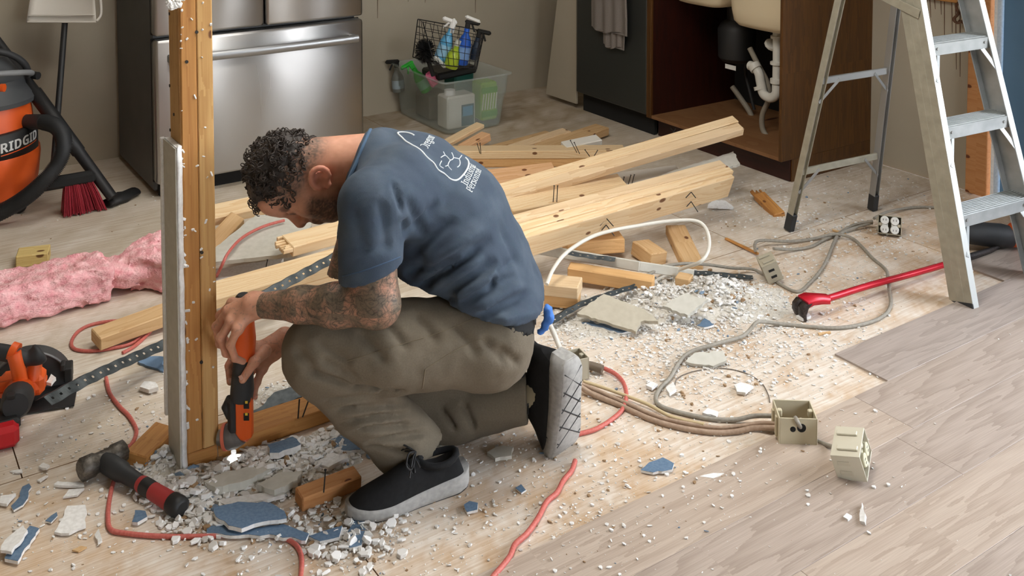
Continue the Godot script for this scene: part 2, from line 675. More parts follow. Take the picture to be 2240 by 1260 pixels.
	glass.transparency = BaseMaterial3D.TRANSPARENCY_ALPHA
	var wins := [["window_1", 4.06, 0.1, true, 2.6, sill, 2.06], ["window_2", 1.1, -2.7, false, 1.6, 0.9, 2.10]]
	for w in wins:
		mb = MB.new()
		var bb := rb if not w[3] else rb * Basis(UP, PI / 2)
		var hh: float = w[6] - w[5]
		var mid := W(w[1], w[2], (w[5] + w[6]) * 0.5)
		for s in [-1, 1]:
			mb.box(Transform3D(bb, mid + bb.x * s * (w[4] * 0.5 - 0.03)), Vector3(0.06, hh, 0.08), 0.003)
			mb.box(Transform3D(bb, mid + UP * s * (hh * 0.5 - 0.03)), Vector3(w[4] - 0.12, 0.06, 0.08), 0.003)
		mb.box(Transform3D(bb, mid), Vector3(0.07, hh - 0.12, 0.06), 0.003)
		var fr := struct(w[0], mb, M.white_plastic)
		for s in [-1, 1]:
			mb = MB.new()
			mb.box(Transform3D(bb, mid + bb.x * s * (w[4] * 0.25 - 0.01)), Vector3(w[4] * 0.5 - 0.1, hh - 0.12, 0.004), 0.0)
			put("pane", mb, glass, fr)
	# ---- the end stud of the wall that was taken out, on the right wall
	mb = MB.new()
	var lo := PU(2192, 425, 4.02)
	mb.box(Transform3D(rb, W(4.005, 2.42, 1.19)), Vector3(0.05, 2.36, 0.095), 0.003)
	struct("trim_1", mb, M.old_brown).set_meta("label", "bare orange-brown stud standing against the right wall")
	mb = MB.new()
	mb.box(Transform3D(rb, W(4.0, 2.345, 1.21)), Vector3(0.05, 2.42, 0.014), 0.001)
	struct("trim_2", mb, M.gypsum).set_meta("label", "white broken drywall edge beside the blue wall")
	mb = MB.new()
	mb.box(Transform3D(rb, W(4.015, 2.95, PU(2060, 0, 4.0).y + 0.06)), Vector3(0.03, 0.13, 0.85), 0.003)
	struct("trim_3", mb, M.amber).set_meta("label", "brown wooden rail fixed across the right wall")
	# brown drips down the wall under that rail
	var top := PU(2060, 8, 4.0).y
	for k in 9:
		var px: float = [2016, 2024, 2034, 2066, 2082, 2090, 2100, 2058, 2044][k]
		var bot: float = [45, 90, 38, 80, 72, 152, 168, 32, 20][k]
		mb = MB.new()
		var a := PU(px, -4, 4.029)
		var b := PU(px + (k % 3), bot, 4.029)
		mb.tube([a, a.lerp(b, 0.5), b], [0.0022, 0.0018, 0.001], 5)
		put("glue_drip", mb, mat(c8(96, 62, 40), 0.5), wr)
	for k in 4:
		mb = MB.new()
		var px: float = [826, 893, 930, 1040][k]
		var a := PV(px, -30, 4.999)
		var b := PV(px, [40, 4, 6, 28][k], 4.999)
		mb.tube([a, b], [0.003, 0.0012], 5)
		put("glue_drip", mb, mat(c8(110, 92, 70), 0.6), wb)
	# white filler board standing at the corner
	mb = MB.new()
	var q := [PU(1262, 227, 3.45), PU(1262, -60, 3.45), PU(1228, -60, 3.45), PU(1196, 205, 3.45)]
	var xf := Transform3D(rb * Basis(UP, -PI / 2), Vector3.ZERO)
	var inv := xf.affine_inverse()
	var poly := PackedVector2Array()
	for p in q:
		var l: Vector3 = inv * p
		poly.append(Vector2(l.x, maxf(l.y, 0.0)))
	var zz: float = (inv * q[0]).z
	mb.prism(Transform3D(xf.basis, xf * Vector3(0, 0, zz)), poly, 0.014, 0.001)
	tag(put("filler_board", mb, M.wall), "tapered off-white board leaning in the corner left of the dishwasher", "board")


# ------------------------------------------------------------------ a solid field on a grid, meshed as surface nets
class Field:
	var o: Vector3
	var c: float
	var nx: int
	var ny: int
	var nz: int
	var f: PackedFloat32Array

	func _init(lo: Vector3, hi: Vector3, cell: float) -> void:
		o = lo
		c = cell
		nx = int(ceil((hi.x - lo.x) / cell)) + 1
		ny = int(ceil((hi.y - lo.y) / cell)) + 1
		nz = int(ceil((hi.z - lo.z) / cell)) + 1
		f.resize(nx * ny * nz)
		f.fill(1.0)

	func span(lo: Vector3, hi: Vector3) -> Array:
		return [clampi(int((lo.x - o.x) / c), 0, nx - 1), clampi(int((hi.x - o.x) / c) + 1, 0, nx - 1), clampi(int((lo.y - o.y) / c), 0, ny - 1), clampi(int((hi.y - o.y) / c) + 1, 0, ny - 1),
			clampi(int((lo.z - o.z) / c), 0, nz - 1), clampi(int((hi.z - o.z) / c) + 1, 0, nz - 1)]

	# tapered capsule; zs widens it along z about the axis
	func cap(a: Vector3, b: Vector3, ra: float, rb: float, k := 0.02, zs := 1.0) -> void:
		var m := maxf(ra, rb) + k + 2.5 * c
		var mz := m * maxf(zs, 1.0)
		var s := span(a.min(b) - Vector3(m, m, mz), a.max(b) + Vector3(m, m, mz))
		var ba := b - a
		var inv := 1.0 / maxf(ba.length_squared(), 1e-9)
		var zi := 1.0 / zs
		for iz in range(s[4], s[5] + 1):
			for iy in range(s[2], s[3] + 1):
				var i: int = (iz * ny + iy) * nx + s[0]
				var pa := Vector3(o.x + c * s[0], o.y + c * iy, o.z + c * iz) - a
				for ix in range(s[0], s[1] + 1):
					var t := clampf(pa.dot(ba) * inv, 0.0, 1.0)
					var q := pa - ba * t
					q.z *= zi
					var d := q.length() - ra - (rb - ra) * t
					var g := f[i]
					if d < g + k:
						var h := maxf(k - absf(g - d), 0.0) / k
						f[i] = minf(g, d) - h * h * k * 0.25
					i += 1
					pa.x += c

	# ellipsoid: xf holds its unit axes and middle
	func ball(xf: Transform3D, r: Vector3, k := 0.02, carve := false) -> void:
		var m := maxf(r.x, maxf(r.y, r.z)) + k + 2.5 * c
		var s := span(xf.origin - Vector3(m, m, m), xf.origin + Vector3(m, m, m))
		var inv := xf.affine_inverse()
		var dx := inv.basis.x * c
		var r2 := r * r
		for iz in range(s[4], s[5] + 1):
			for iy in range(s[2], s[3] + 1):
				var i: int = (iz * ny + iy) * nx + s[0]
				var p := inv * Vector3(o.x + c * s[0], o.y + c * iy, o.z + c * iz)
				for ix in range(s[0], s[1] + 1):
					var k0 := (p / r).length()
					var k1 := (p / r2).length()
					var d := k0 * (k0 - 1.0) / maxf(k1, 1e-6)
					var g := f[i]
					if carve:
						d = -d
						if d > g - k:
							var h := maxf(k - absf(g - d), 0.0) / k
							f[i] = maxf(g, d) + h * h * k * 0.25
					elif d < g + k:
						var h := maxf(k - absf(g - d), 0.0) / k
						f[i] = minf(g, d) - h * h * k * 0.25
					i += 1
					p += dx

	func rbox(xf: Transform3D, half: Vector3, r: float, k := 0.01) -> void:
		var m := half.length() + k + 2.5 * c
		var s := span(xf.origin - Vector3(m, m, m), xf.origin + Vector3(m, m, m))
		var inv := xf.affine_inverse()
		var dx := inv.basis.x * c
		var hh := half - Vector3(r, r, r)
		for iz in range(s[4], s[5] + 1):
			for iy in range(s[2], s[3] + 1):
				var i: int = (iz * ny + iy) * nx + s[0]
				var p := inv * Vector3(o.x + c * s[0], o.y + c * iy, o.z + c * iz)
				for ix in range(s[0], s[1] + 1):
					var q := p.abs() - hh
					var d := q.max(Vector3.ZERO).length() + minf(maxf(q.x, maxf(q.y, q.z)), 0.0) - r
					var g := f[i]
					if d < g + k:
						var h := maxf(k - absf(g - d), 0.0) / k
						f[i] = minf(g, d) - h * h * k * 0.25
					i += 1
					p += dx

	# keep only what lies behind the plane, within reach of the point
	func cut(at: Vector3, nrm: Vector3, reach: float, k := 0.004) -> void:
		var m := Vector3(reach, reach, reach)
		var s := span(at - m, at + m)
		for iz in range(s[4], s[5] + 1):
			for iy in range(s[2], s[3] + 1):
				var i: int = (iz * ny + iy) * nx + s[0]
				for ix in range(s[0], s[1] + 1):
					var p := Vector3(o.x + c * ix, o.y + c * iy, o.z + c * iz) - at
					if p.length() < reach:
						var d := p.dot(nrm)
						var g := f[i]
						if d > g - k:
							var h := maxf(k - absf(g - d), 0.0) / k
							f[i] = maxf(g, d) + h * h * k * 0.25
					i += 1

	# a fold (amp > 0) or a crease (amp < 0) along a -> b
	func fold(a: Vector3, b: Vector3, w: float, amp: float) -> void:
		var m := w * 2.6
		var s := span(a.min(b) - Vector3(m, m, m), a.max(b) + Vector3(m, m, m))
		var ba := b - a
		var inv := 1.0 / maxf(ba.length_squared(), 1e-9)
		var iw := 1.0 / (w * w)
		for iz in range(s[4], s[5] + 1):
			for iy in range(s[2], s[3] + 1):
				var i: int = (iz * ny + iy) * nx + s[0]
				var pa := Vector3(o.x + c * s[0], o.y + c * iy, o.z + c * iz) - a
				for ix in range(s[0], s[1] + 1):
					if absf(f[i]) < 0.04:
						var t := clampf(pa.dot(ba) * inv, 0.0, 1.0)
						var q := (pa - ba * t).length_squared() * iw
						if q < 6.0:
							f[i] -= amp * exp(-q) * minf(1.0, minf(t, 1.0 - t) * 4.0 + 0.25)
					i += 1
					pa.x += c

	# the same along a line of points that lie on the surface
	func crease(pts: Array, w: float, amp: float) -> void:
		var m := w * 2.5 + 0.02
		var lo: Vector3 = pts[0]
		var hi: Vector3 = pts[0]
		for p: Vector3 in pts:
			lo = lo.min(p)
			hi = hi.max(p)
		var s := span(lo - Vector3(m, m, m), hi + Vector3(m, m, m))
		var iw := 1.0 / (w * w)
		var n := pts.size() - 1
		var pv := PackedVector3Array(pts)
		for iz in range(s[4], s[5] + 1):
			for iy in range(s[2], s[3] + 1):
				var i: int = (iz * ny + iy) * nx + s[0]
				for ix in range(s[0], s[1] + 1):
					if absf(f[i]) < 0.035:
						var p := Vector3(o.x + c * ix, o.y + c * iy, o.z + c * iz)
						var best := 1.0
						var at := 0.0
						for k in n:
							var ba := pv[k + 1] - pv[k]
							var t := clampf((p - pv[k]).dot(ba) / ba.length_squared(), 0.0, 1.0)
							var d := (p - pv[k] - ba * t).length_squared()
							if d < best:
								best = d
								at = (k + t) / n
						var q := maxf(0.0, best - f[i] * f[i]) * iw      # distance along the surface
						if q < 6.0:
							f[i] -= amp * exp(-q) * minf(1.0, minf(at, 1.0 - at) * 5.0)
					i += 1

	func rough(n: FastNoiseLite, amp: float, sc: float, sy := 1.0) -> void:
		var i := 0
		for iz in nz:
			for iy in ny:
				for ix in nx:
					if absf(f[i]) < amp * 2.0 + 2.0 * c:
						f[i] -= amp * n.get_noise_3d((o.x + c * ix) * sc, (o.y + c * iy) * sc * sy, (o.z + c * iz) * sc)
					i += 1

	func at(p: Vector3) -> float:
		var q := (p - o) / c
		var x := clampi(int(q.x), 0, nx - 2)
		var y := clampi(int(q.y), 0, ny - 2)
		var z := clampi(int(q.z), 0, nz - 2)
		var t := Vector3(clampf(q.x - x, 0, 1), clampf(q.y - y, 0, 1), clampf(q.z - z, 0, 1))
		var i := (z * ny + y) * nx + x
		var w := ny * nx
		var a := lerpf(lerpf(f[i], f[i + 1], t.x), lerpf(f[i + nx], f[i + nx + 1], t.x), t.y)
		var b := lerpf(lerpf(f[i + w], f[i + w + 1], t.x), lerpf(f[i + w + nx], f[i + w + nx + 1], t.x), t.y)
		return lerpf(a, b, t.z)

	func grad(p: Vector3) -> Vector3:
		var e := c * 0.6
		return Vector3(at(p + Vector3(e, 0, 0)) - at(p - Vector3(e, 0, 0)), at(p + Vector3(0, e, 0)) - at(p - Vector3(0, e, 0)), at(p + Vector3(0, 0, e)) - at(p - Vector3(0, 0, e))).normalized()

	func hit(p: Vector3, d: Vector3, far := 1.0) -> Vector3:      # first surface point from p along d
		var t := 0.0
		d = d.normalized()
		while t < far:
			var q := p + d * t
			if q.x > o.x and q.y > o.y and q.z > o.z and q.x < o.x + c * (nx - 1) and q.y < o.y + c * (ny - 1) and q.z < o.z + c * (nz - 1) and at(q) < 0.0:
				for k in 6:
					t -= c * 0.1
					if at(p + d * t) > 0.0:
						break
				return p + d * t
			t += c * 0.5
		return Vector3.INF

	func mesh(paint = null) -> ArrayMesh:
		var vid := PackedInt32Array()
		vid.resize(f.size())
		vid.fill(-1)
		var v := PackedVector3Array()
		var w := ny * nx
		var offs := [0, 1, nx, nx + 1, w, w + 1, w + nx, w + nx + 1]
		var pos := [Vector3(0, 0, 0), Vector3(1, 0, 0), Vector3(0, 1, 0), Vector3(1, 1, 0), Vector3(0, 0, 1), Vector3(1, 0, 1), Vector3(0, 1, 1), Vector3(1, 1, 1)]
		var edges := [[0, 1], [2, 3], [4, 5], [6, 7], [0, 2], [1, 3], [4, 6], [5, 7], [0, 4], [1, 5], [2, 6], [3, 7]]
		for z in nz - 1:
			for y in ny - 1:
				var i := (z * ny + y) * nx
				for x in nx - 1:
					var a := f[i]
					if absf(a) < c * 9.0:
						var s := a < 0.0
						if (f[i + 1] < 0.0) != s or (f[i + nx] < 0.0) != s or (f[i + nx + 1] < 0.0) != s or (f[i + w] < 0.0) != s or (f[i + w + 1] < 0.0) != s or (f[i + w + nx] < 0.0) != s or (f[i + w + nx + 1] < 0.0) != s:
							var sum := Vector3.ZERO
							var n := 0
							for e in edges:
								var g := f[i + offs[e[0]]]
								var h := f[i + offs[e[1]]]
								if (g < 0.0) != (h < 0.0):
									sum += pos[e[0]].lerp(pos[e[1]], g / (g - h))
									n += 1
							vid[i] = v.size()
							v.append(o + (Vector3(x, y, z) + sum / n) * c)
					i += 1
		var idx := PackedInt32Array()
		for z in range(1, nz - 1):
			for y in range(1, ny - 1):
				var i := (z * ny + y) * nx + 1
				for x in range(1, nx - 1):
					if absf(f[i]) < c * 9.0:
						var s := f[i] < 0.0
						for ax in 3:
							var st: int = [1, nx, w][ax]
							if (f[i + st] < 0.0) != s:
								var d1: int = [nx, w, 1][ax]
								var d2: int = [w, 1, nx][ax]
								var q0 := vid[i]
								var q1 := vid[i - d1]
								var q2 := vid[i - d1 - d2]
								var q3 := vid[i - d2]
								if q0 < 0 or q1 < 0 or q2 < 0 or q3 < 0:
									continue
								if s:
									idx.append_array([q0, q2, q1, q0, q3, q2])
								else:
									idx.append_array([q0, q1, q2, q0, q2, q3])
					i += 1
		var nr := PackedVector3Array()
		nr.resize(v.size())
		for k in range(0, idx.size(), 3):
			var a := v[idx[k]]
			var g := (v[idx[k + 2]] - a).cross(v[idx[k + 1]] - a)
			nr[idx[k]] += g
			nr[idx[k + 1]] += g
			nr[idx[k + 2]] += g
		var arr := []
		arr.resize(Mesh.ARRAY_MAX)
		for k in nr.size():
			nr[k] = nr[k].normalized()
		arr[Mesh.ARRAY_VERTEX] = v
		arr[Mesh.ARRAY_NORMAL] = nr
		arr[Mesh.ARRAY_INDEX] = idx
		if paint:
			var cs := PackedColorArray()
			for k in v.size():
				cs.append(paint.call(v[k], nr[k]))
			arr[Mesh.ARRAY_COLOR] = cs
		var m := ArrayMesh.new()
		if v.size():
			m.add_surface_from_arrays(Mesh.PRIMITIVE_TRIANGLES, arr)
		return m


# letters laid on a surface: place(x, y) gives a point, out(x, y) its outward normal
func lettering(s: String, size: float, place: Callable, out: Callable, thick := 0.001, font := "Droid Sans", weight := 700, italic := false) -> ArrayMesh:
	var tm := TextMesh.new()
	var sf := SystemFont.new()
	sf.font_names = PackedStringArray([font])
	sf.font_weight = weight
	sf.font_italic = italic
	tm.font = sf
	tm.text = s
	tm.font_size = 48
	tm.pixel_size = size / 48.0
	tm.depth = 0.004
	tm.curve_step = 1.0
	var arr := tm.surface_get_arrays(0)
	var v: PackedVector3Array = arr[Mesh.ARRAY_VERTEX]
	var st := SurfaceTool.new()
	st.begin(Mesh.PRIMITIVE_TRIANGLES)
	st.set_smooth_group(-1)
	var idx = arr[Mesh.ARRAY_INDEX]
	for i in (idx if idx != null and idx.size() else range(v.size())):
		var p := v[i]
		var n: Vector3 = out.call(p.x, p.y)
		st.add_vertex(place.call(p.x, p.y) + n * (thick if p.z > 0.0 else 0.0))
	st.generate_normals()
	return st.commit()


func build_fridge() -> void:
	var rb := room_basis()
	var side := tri_uv(mat(Color.WHITE, 0.5, 0.3, noise_tex(41, 0.02, c8(78, 79, 80), c8(92, 92, 92))), 1.0)
	var brushed := noise_tex(42, 0.02, Color(0.30, 0.30, 0.30), Color(0.42, 0.42, 0.42), 256)
	var stain := mat(c8(188, 187, 186), 1.0, 1.0)
	stain.roughness_texture = brushed
	stain.roughness_texture_channel = BaseMaterial3D.TEXTURE_CHANNEL_RED
	stain.normal_enabled = true
	stain.normal_texture = bump_tex(43, 0.004, 10.0, FastNoiseLite.TYPE_SIMPLEX_SMOOTH, 256)
	stain.normal_scale = 0.12
	tri_uv(stain, 0.8)
	stain.anisotropy_enabled = true
	stain.anisotropy = 0.85
	var u0 := 1.114
	var u1 := 2.057
	var vf := 4.275
	var t := thing("refrigerator", "large stainless steel refrigerator with french doors and a bottom freezer drawer", "refrigerator", W(1.58, 4.6))
	var mb := MB.new()
	mb.box(Transform3D(rb, W((u0 + u1) * 0.5, 4.655, 0.9)), Vector3(u1 - u0 - 0.012, 1.76, 0.60), 0.008)
	put("body", mb, side, t)
	mb = MB.new()
	mb.box(Transform3D(rb, W((u0 + u1) * 0.5, 4.35, 0.035)), Vector3(u1 - u0 - 0.05, 0.07, 0.02), 0.003)
	put("base_grille", mb, M.black_matte, t)
	var split := PV(581, 40, vf).dot(UA)
	for d in [[u0, split - 0.003, 0.690, 1.77, "door"], [split + 0.003, u1, 0.690, 1.77, "door"], [u0, u1, 0.070, 0.672, "freezer_drawer"]]:
		mb = MB.new()
		var w: float = d[1] - d[0]
		var hh: float = d[3] - d[2]
		# rounded front: a profile across the width, swept upwards
		var rings := []
		for k in [[0.0, 0.010], [0.004, 0.003], [0.012, 0.0], [hh - 0.012, 0.0], [hh - 0.004, 0.003], [hh, 0.010]]:
			var ring := PackedVector3Array()
			var i: float = k[1]
			for q in [[i, 0.068], [i, 0.018], [i + 0.004, 0.007], [i + 0.014, 0.001 + i], [w * 0.5, -0.003 + i], [w - i - 0.014, 0.001 + i], [w - i - 0.004, 0.007], [w - i, 0.018], [w - i, 0.068]]:
				ring.append(W(d[0] + q[0], vf + q[1], d[2] + k[0]))
			ring.reverse()
			ring.reverse()
			rings.append(ring)
		mb.loft(rings)
		var door := put(d[4], mb, stain, t)
		mb = MB.new()
		mb.box(Transform3D(rb, W((d[0] + d[1]) * 0.5, vf + 0.062, (d[2] + d[3]) * 0.5)), Vector3(w + 0.002, hh + 0.002, 0.012), 0.002)
		put("gasket", mb, M.black_matte, door)
		if d[4] == "freezer_drawer":
			mb = MB.new()
			var pts := []
			for k in 13:
				var f := k / 12.0
				pts.append(W(lerpf(u0 + 0.05, u1 - 0.05, f), vf - 0.045 - 0.012 * sin(f * PI), 0.595))
			var hr := []
			for p: Vector3 in pts:
				var ring := PackedVector3Array()
				for a in 12:
					var an := TAU * a / 12
					ring.append(p + UP * sin(an) * 0.019 - VA * cos(an) * 0.010)
				hr.append(ring)
			mb.loft(hr)
			for s in [u0 + 0.062, u1 - 0.062]:
				mb.box(Transform3D(rb, W(s, vf - 0.020, 0.595)), Vector3(0.026, 0.034, 0.055), 0.005)
			put("handle", mb, M.steel, door)
		else:
			mb = MB.new()
			var hu: float = d[1] - 0.05 if d[0] == u0 else d[0] + 0.05
			mb.tube([W(hu, vf - 0.05, 0.83), W(hu, vf - 0.055, 1.2), W(hu, vf - 0.05, 1.6)], 0.014, 10)
			for h in [0.86, 1.57]:
				mb.box(Transform3D(rb, W(hu, vf - 0.025, h)), Vector3(0.022, 0.03, 0.05), 0.004)
			put("handle", mb, M.steel, door)
	# fine pale wipe marks on the drawer front
	var smear := mat(c8(206, 206, 204), 0.75)
	for s in [[560, 140, 572, 270, 0.004], [590, 160, 578, 240, 0.003], [500, 90, 512, 84, 0.004], [585, 75, 600, 78, 0.004]]:
		mb = MB.new()
		var a := PV(s[0], s[1], vf - 0.0035)
		var b := PV(s[2], s[3], vf - 0.0035)
		mb.tube([a, a.lerp(b, 0.4) + UA * 0.01, b], [0.0004, 0.0012, 0.0003], 5)
		put("smear", mb, smear, t)


func build_kitchen() -> void:
	var rb := room_basis()
	var T0 := wood_tex(512, 128, 0.9, 0.6, c8(98, 62, 20), c8(72, 43, 10), 61, 0.3, 0.5, 0, 0.6)
	var brown := mat(Color.WHITE, 0.5, 0.0, T0)
	brown.uv1_scale = Vector3(1 / 0.9, 1 / 0.6, 1)
	var red := mat(c8(150, 84, 74), 0.5, 0.0, T0)
	red.uv1_scale = brown.uv1_scale
	var upright := Basis(UP, -VA, UA)      # boards whose grain runs upwards, broad faces towards U
	var uprightv := Basis(UP, UA, VA)
	# ---- dishwasher
	var dark := mat(c8(60, 61, 58), 0.4, 0.35)
	var t := thing("dishwasher", "dark stainless dishwasher with a grey towel hung on its front", "dishwasher", W(3.7, 4.14))
	var mb := MB.new()
	mb.box(Transform3D(rb, W(3.74, 4.145, 0.48)), Vector3(0.56, 0.76, 0.585), 0.004)
	put("body", mb, M.black_matte, t)
	mb = MB.new()
	mb.box(Transform3D(rb, W(3.435, 4.145, 0.49)), Vector3(0.035, 0.76, 0.580), 0.007)
	var door := put("door", mb, dark, t)
	mb = MB.new()
	mb.tube([W(3.385, 3.88, 0.80), W(3.38, 4.14, 0.80), W(3.385, 4.41, 0.80)], 0.011, 10)
	for v in [3.90, 4.39]:
		mb.box(Transform3D(rb, W(3.402, v, 0.80)), Vector3(0.04, 0.02, 0.02), 0.003)
	put("handle", mb, M.steel, door)
	mb = MB.new()
	mb.box(Transform3D(rb, W(3.48, 4.145, 0.05)), Vector3(0.02, 0.10, 0.585), 0.002)
	put("toe_kick", mb, M.black_matte, t)
	# ---- towel: a long layer and a shorter one in front, folded over the handle
	var cloth := tri_uv(mat(Color.WHITE, 0.95, 0.0, noise_tex(64, 0.12, c8(112, 104, 98), c8(140, 132, 126))), 6.0)
	t = thing("towel", "grey-brown towel hanging over the dishwasher handle in two layers", "towel", W(3.38, 4.1, 0.4))
	for layer in [[3.965, 4.255, 0.50, 0.395], [4.0, 4.17, 0.42, 0.372]]:
		mb = MB.new()
		var rings := []
		for k in 13:
			var h: float = lerpf(layer[2], 0.815, k / 12.0)
			var ring := PackedVector3Array()
			for s in 41:
				var f := s / 40.0
				var wob := 0.006 * sin(f * 23.0 + layer[0] * 9.0) * (1.0 - 0.5 * k / 12.0)
				ring.append(W(3.375 + wob + (0.0 if layer[2] > 0.45 else 0.014), lerpf(layer[0] + 0.010 * sin(h * 9.0), layer[1], f), h + (0.012 * sin(f * 7.0) if k == 0 else 0.0)))
			for s in range(40, -1, -1):
				ring.append(ring[s] + UA * 0.007)
			rings.append(ring)
		mb.loft(rings)
		put("fold", mb, cloth, t)
	# ---- sink base cabinet
	t = thing("sink_cabinet", "brown sink base cabinet with its doors taken off", "cabinet", W(3.7, 3.42))
	mb = MB.new()
	mb.box(Transform3D(uprightv, W(3.735, 2.987, 0.485)), Vector3(0.77, 0.63, 0.018), 0.0015)
	put("side_panel", mb, brown, t)
	mb = MB.new()
	mb.box(Transform3D(uprightv, W(3.765, 2.987, 0.05)), Vector3(0.10, 0.55, 0.018), 0.001)
	put("side_foot", mb, brown, t)
	mb = MB.new()
	mb.box(Transform3D(uprightv, W(3.735, 3.836, 0.485)), Vector3(0.77, 0.63, 0.018), 0.0015)
	put("side_panel", mb, red, t)
	mb = MB.new()
	mb.box(Transform3D(Basis(-VA, UP, -UA), W(3.735, 3.41, 0.107)), Vector3(0.83, 0.016, 0.62), 0.001)
	put("floor_panel", mb, mat(c8(150, 122, 98), 0.7, 0.0, T.pine2), t)
	mb = MB.new()
	mb.box(Transform3D(Basis(-VA, UP, -UA), W(3.49, 3.41, 0.05)), Vector3(0.85, 0.098, 0.016), 0.001)
	put("toe_kick", mb, red, t)
	mb = MB.new()
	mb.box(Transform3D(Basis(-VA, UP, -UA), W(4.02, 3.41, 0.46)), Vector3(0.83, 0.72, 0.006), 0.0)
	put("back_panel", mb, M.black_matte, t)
	mb = MB.new()
	mb.box(Transform3D(upright, W(3.428, 3.842, 0.485)), Vector3(0.77, 0.032, 0.016), 0.0015)
	put("face_frame", mb, brown, t)
	mb = MB.new()
	mb.box(Transform3D(rb, W(3.715, 3.62, 0.945)), Vector3(0.60, 0.03, 1.42), 0.004)
	tag(put("countertop", mb, M.paper_tan), "tan countertop lying over the dishwasher and sink cabinet", "countertop")
	# ---- double bowl sink under the counter
	var cream := mat(c8(226, 210, 178), 0.35)
	t = thing("kitchen_sink", "cream double bowl sink hanging in the open cabinet", "sink", W(3.7, 3.4, 0.75))
	var bh := [PU(1640, 66, 3.5).y, PU(1520, 14, 3.5).y]
	for b in [[3.02, 3.40, bh[0]], [3.44, 3.80, bh[1]]]:
		mb = MB.new()
		var rings := []
		for k in [[0.0, 0.055], [0.008, 0.03], [0.03, 0.012], [0.08, 0.004], [0.28, -0.01]]:
			var ring := PackedVector3Array()
			var i: float = k[1]
			for a in 28:
				var an := TAU * a / 28
				var ca := cos(an)
				var sa := sin(an)
				var ex := signf(ca) * pow(absf(ca), 0.4)
				var ey := signf(sa) * pow(absf(sa), 0.4)
				ring.append(W(3.70 + ex * (0.215 - i), (b[0] + b[1]) * 0.5 + ey * ((b[1] - b[0]) * 0.5 - i), minf(b[2] + k[0], 0.93)))
			rings.append(ring)
		mb.loft(rings)
		put("bowl", mb, cream, t)
	# ---- white drain: tailpiece, trap, slip nuts
	var pvc := mat(c8(222, 220, 212), 0.4)
	t = thing("drain_pipe", "white plastic sink drain with a curved trap under the right bowl", "pipe", W(3.6, 3.1, 0.3))
	var dv := 3.10
	var du := 3.62
	var dp := func(px: float, py: float) -> Vector3: return PU(px, py, du)
	mb = MB.new()
	mb.tube([dp.call(1700, 55), dp.call(1700, 130), dp.call(1699, 190)], 0.020, 14)
	put("tailpiece", mb, pvc, t)
	mb = MB.new()
	mb.tube(spline([dp.call(1699, 185), dp.call(1698, 205), dp.call(1686, 214), dp.call(1670, 205), dp.call(1664, 180), dp.call(1660, 160), dp.call(1650, 147), dp.call(1640, 143)], 5), 0.022, 14)
	put("trap", mb, pvc, t)
	for q in [[1700, 78, 1700, 84], [1699, 135, 1699, 141], [1699, 172, 1699, 182], [1662, 188, 1664, 196], [1648, 142, 1655, 152], [1688, 96, 1684, 100]]:
		mb = MB.new()
		var a: Vector3 = dp.call(q[0], q[1])
		var b: Vector3 = dp.call(q[2], q[3])
		mb.tube([a, b], 0.030, 10)
		put("slip_nut", mb, pvc, t)
	var hose := mat(c8(150, 142, 128), 0.6)
	var hoses := [[[[1640, 105], [1660, 145], [1678, 180], [1682, 215], [1668, 250], [1668, 280], [1680, 300], [1706, 308]], 0.013, "beige drain hose looping down below the white trap"],
		[[[1602, 190], [1620, 215], [1640, 245], [1655, 275], [1700, 282]], 0.014, "beige hose lying low at the back of the open cabinet"],
		[[[1640, 80], [1645, 110], [1630, 150], [1640, 200], [1650, 240]], 0.008, "thin dark hose hanging at the back of the cabinet"]]
	for k in 3:
		mb = MB.new()
		var pts := []
		for q in hoses[k][0]:
			pts.append(PU(q[0], q[1], 3.66 if k == 0 else 3.85))
		mb.tube(spline(pts, 6), hoses[k][1], 10)
		tag(put("water_hose", mb, hose if k < 2 else M.rubber), hoses[k][2], "hose")
	# ---- disposal unit in the dark behind
	t = thing("disposal_unit", "dark round disposal unit with a pale sticker under the left bowl", "disposal unit", W(3.75, 3.58, 0.4))
	mb = MB.new()
	mb.lathe(Transform3D(Basis(), W(3.75, 3.56, 0.40)), [Vector2(0, 0), Vector2(0.07, 0), Vector2(0.09, 0.02), Vector2(0.095, 0.16), Vector2(0.08, 0.19), Vector2(0.05, 0.21), Vector2(0.05, 0.30)], 24)
	put("housing", mb, M.black, t)
	mb = MB.new()
	var sp := PU(1598, 147, 3.645)
	mb.box(Transform3D(rb * Basis(UP, -PI / 2), sp), Vector3(0.07, 0.022, 0.002), 0.0)
	put("sticker", mb, M.white_plastic, t)
	# ---- loop of dark wire on the right wall
	mb = MB.new()
	var wp := []
	for q in [[2105, 0], [2092, 12], [2096, 30], [2086, 42], [2096, 50], [2112, 40], [2104, 26], [2110, 48], [2098, 46]]:
		wp.append(PU(q[0], q[1], 3.985 + 0.01 * (wp.size() % 3)))
	mb.tube(spline(wp, 6), 0.006, 7)
	tag(put("wire_coil", mb, mat(c8(88, 56, 34), 0.6)), "loops of old brown wire hanging on the right wall above the ladder", "wire")


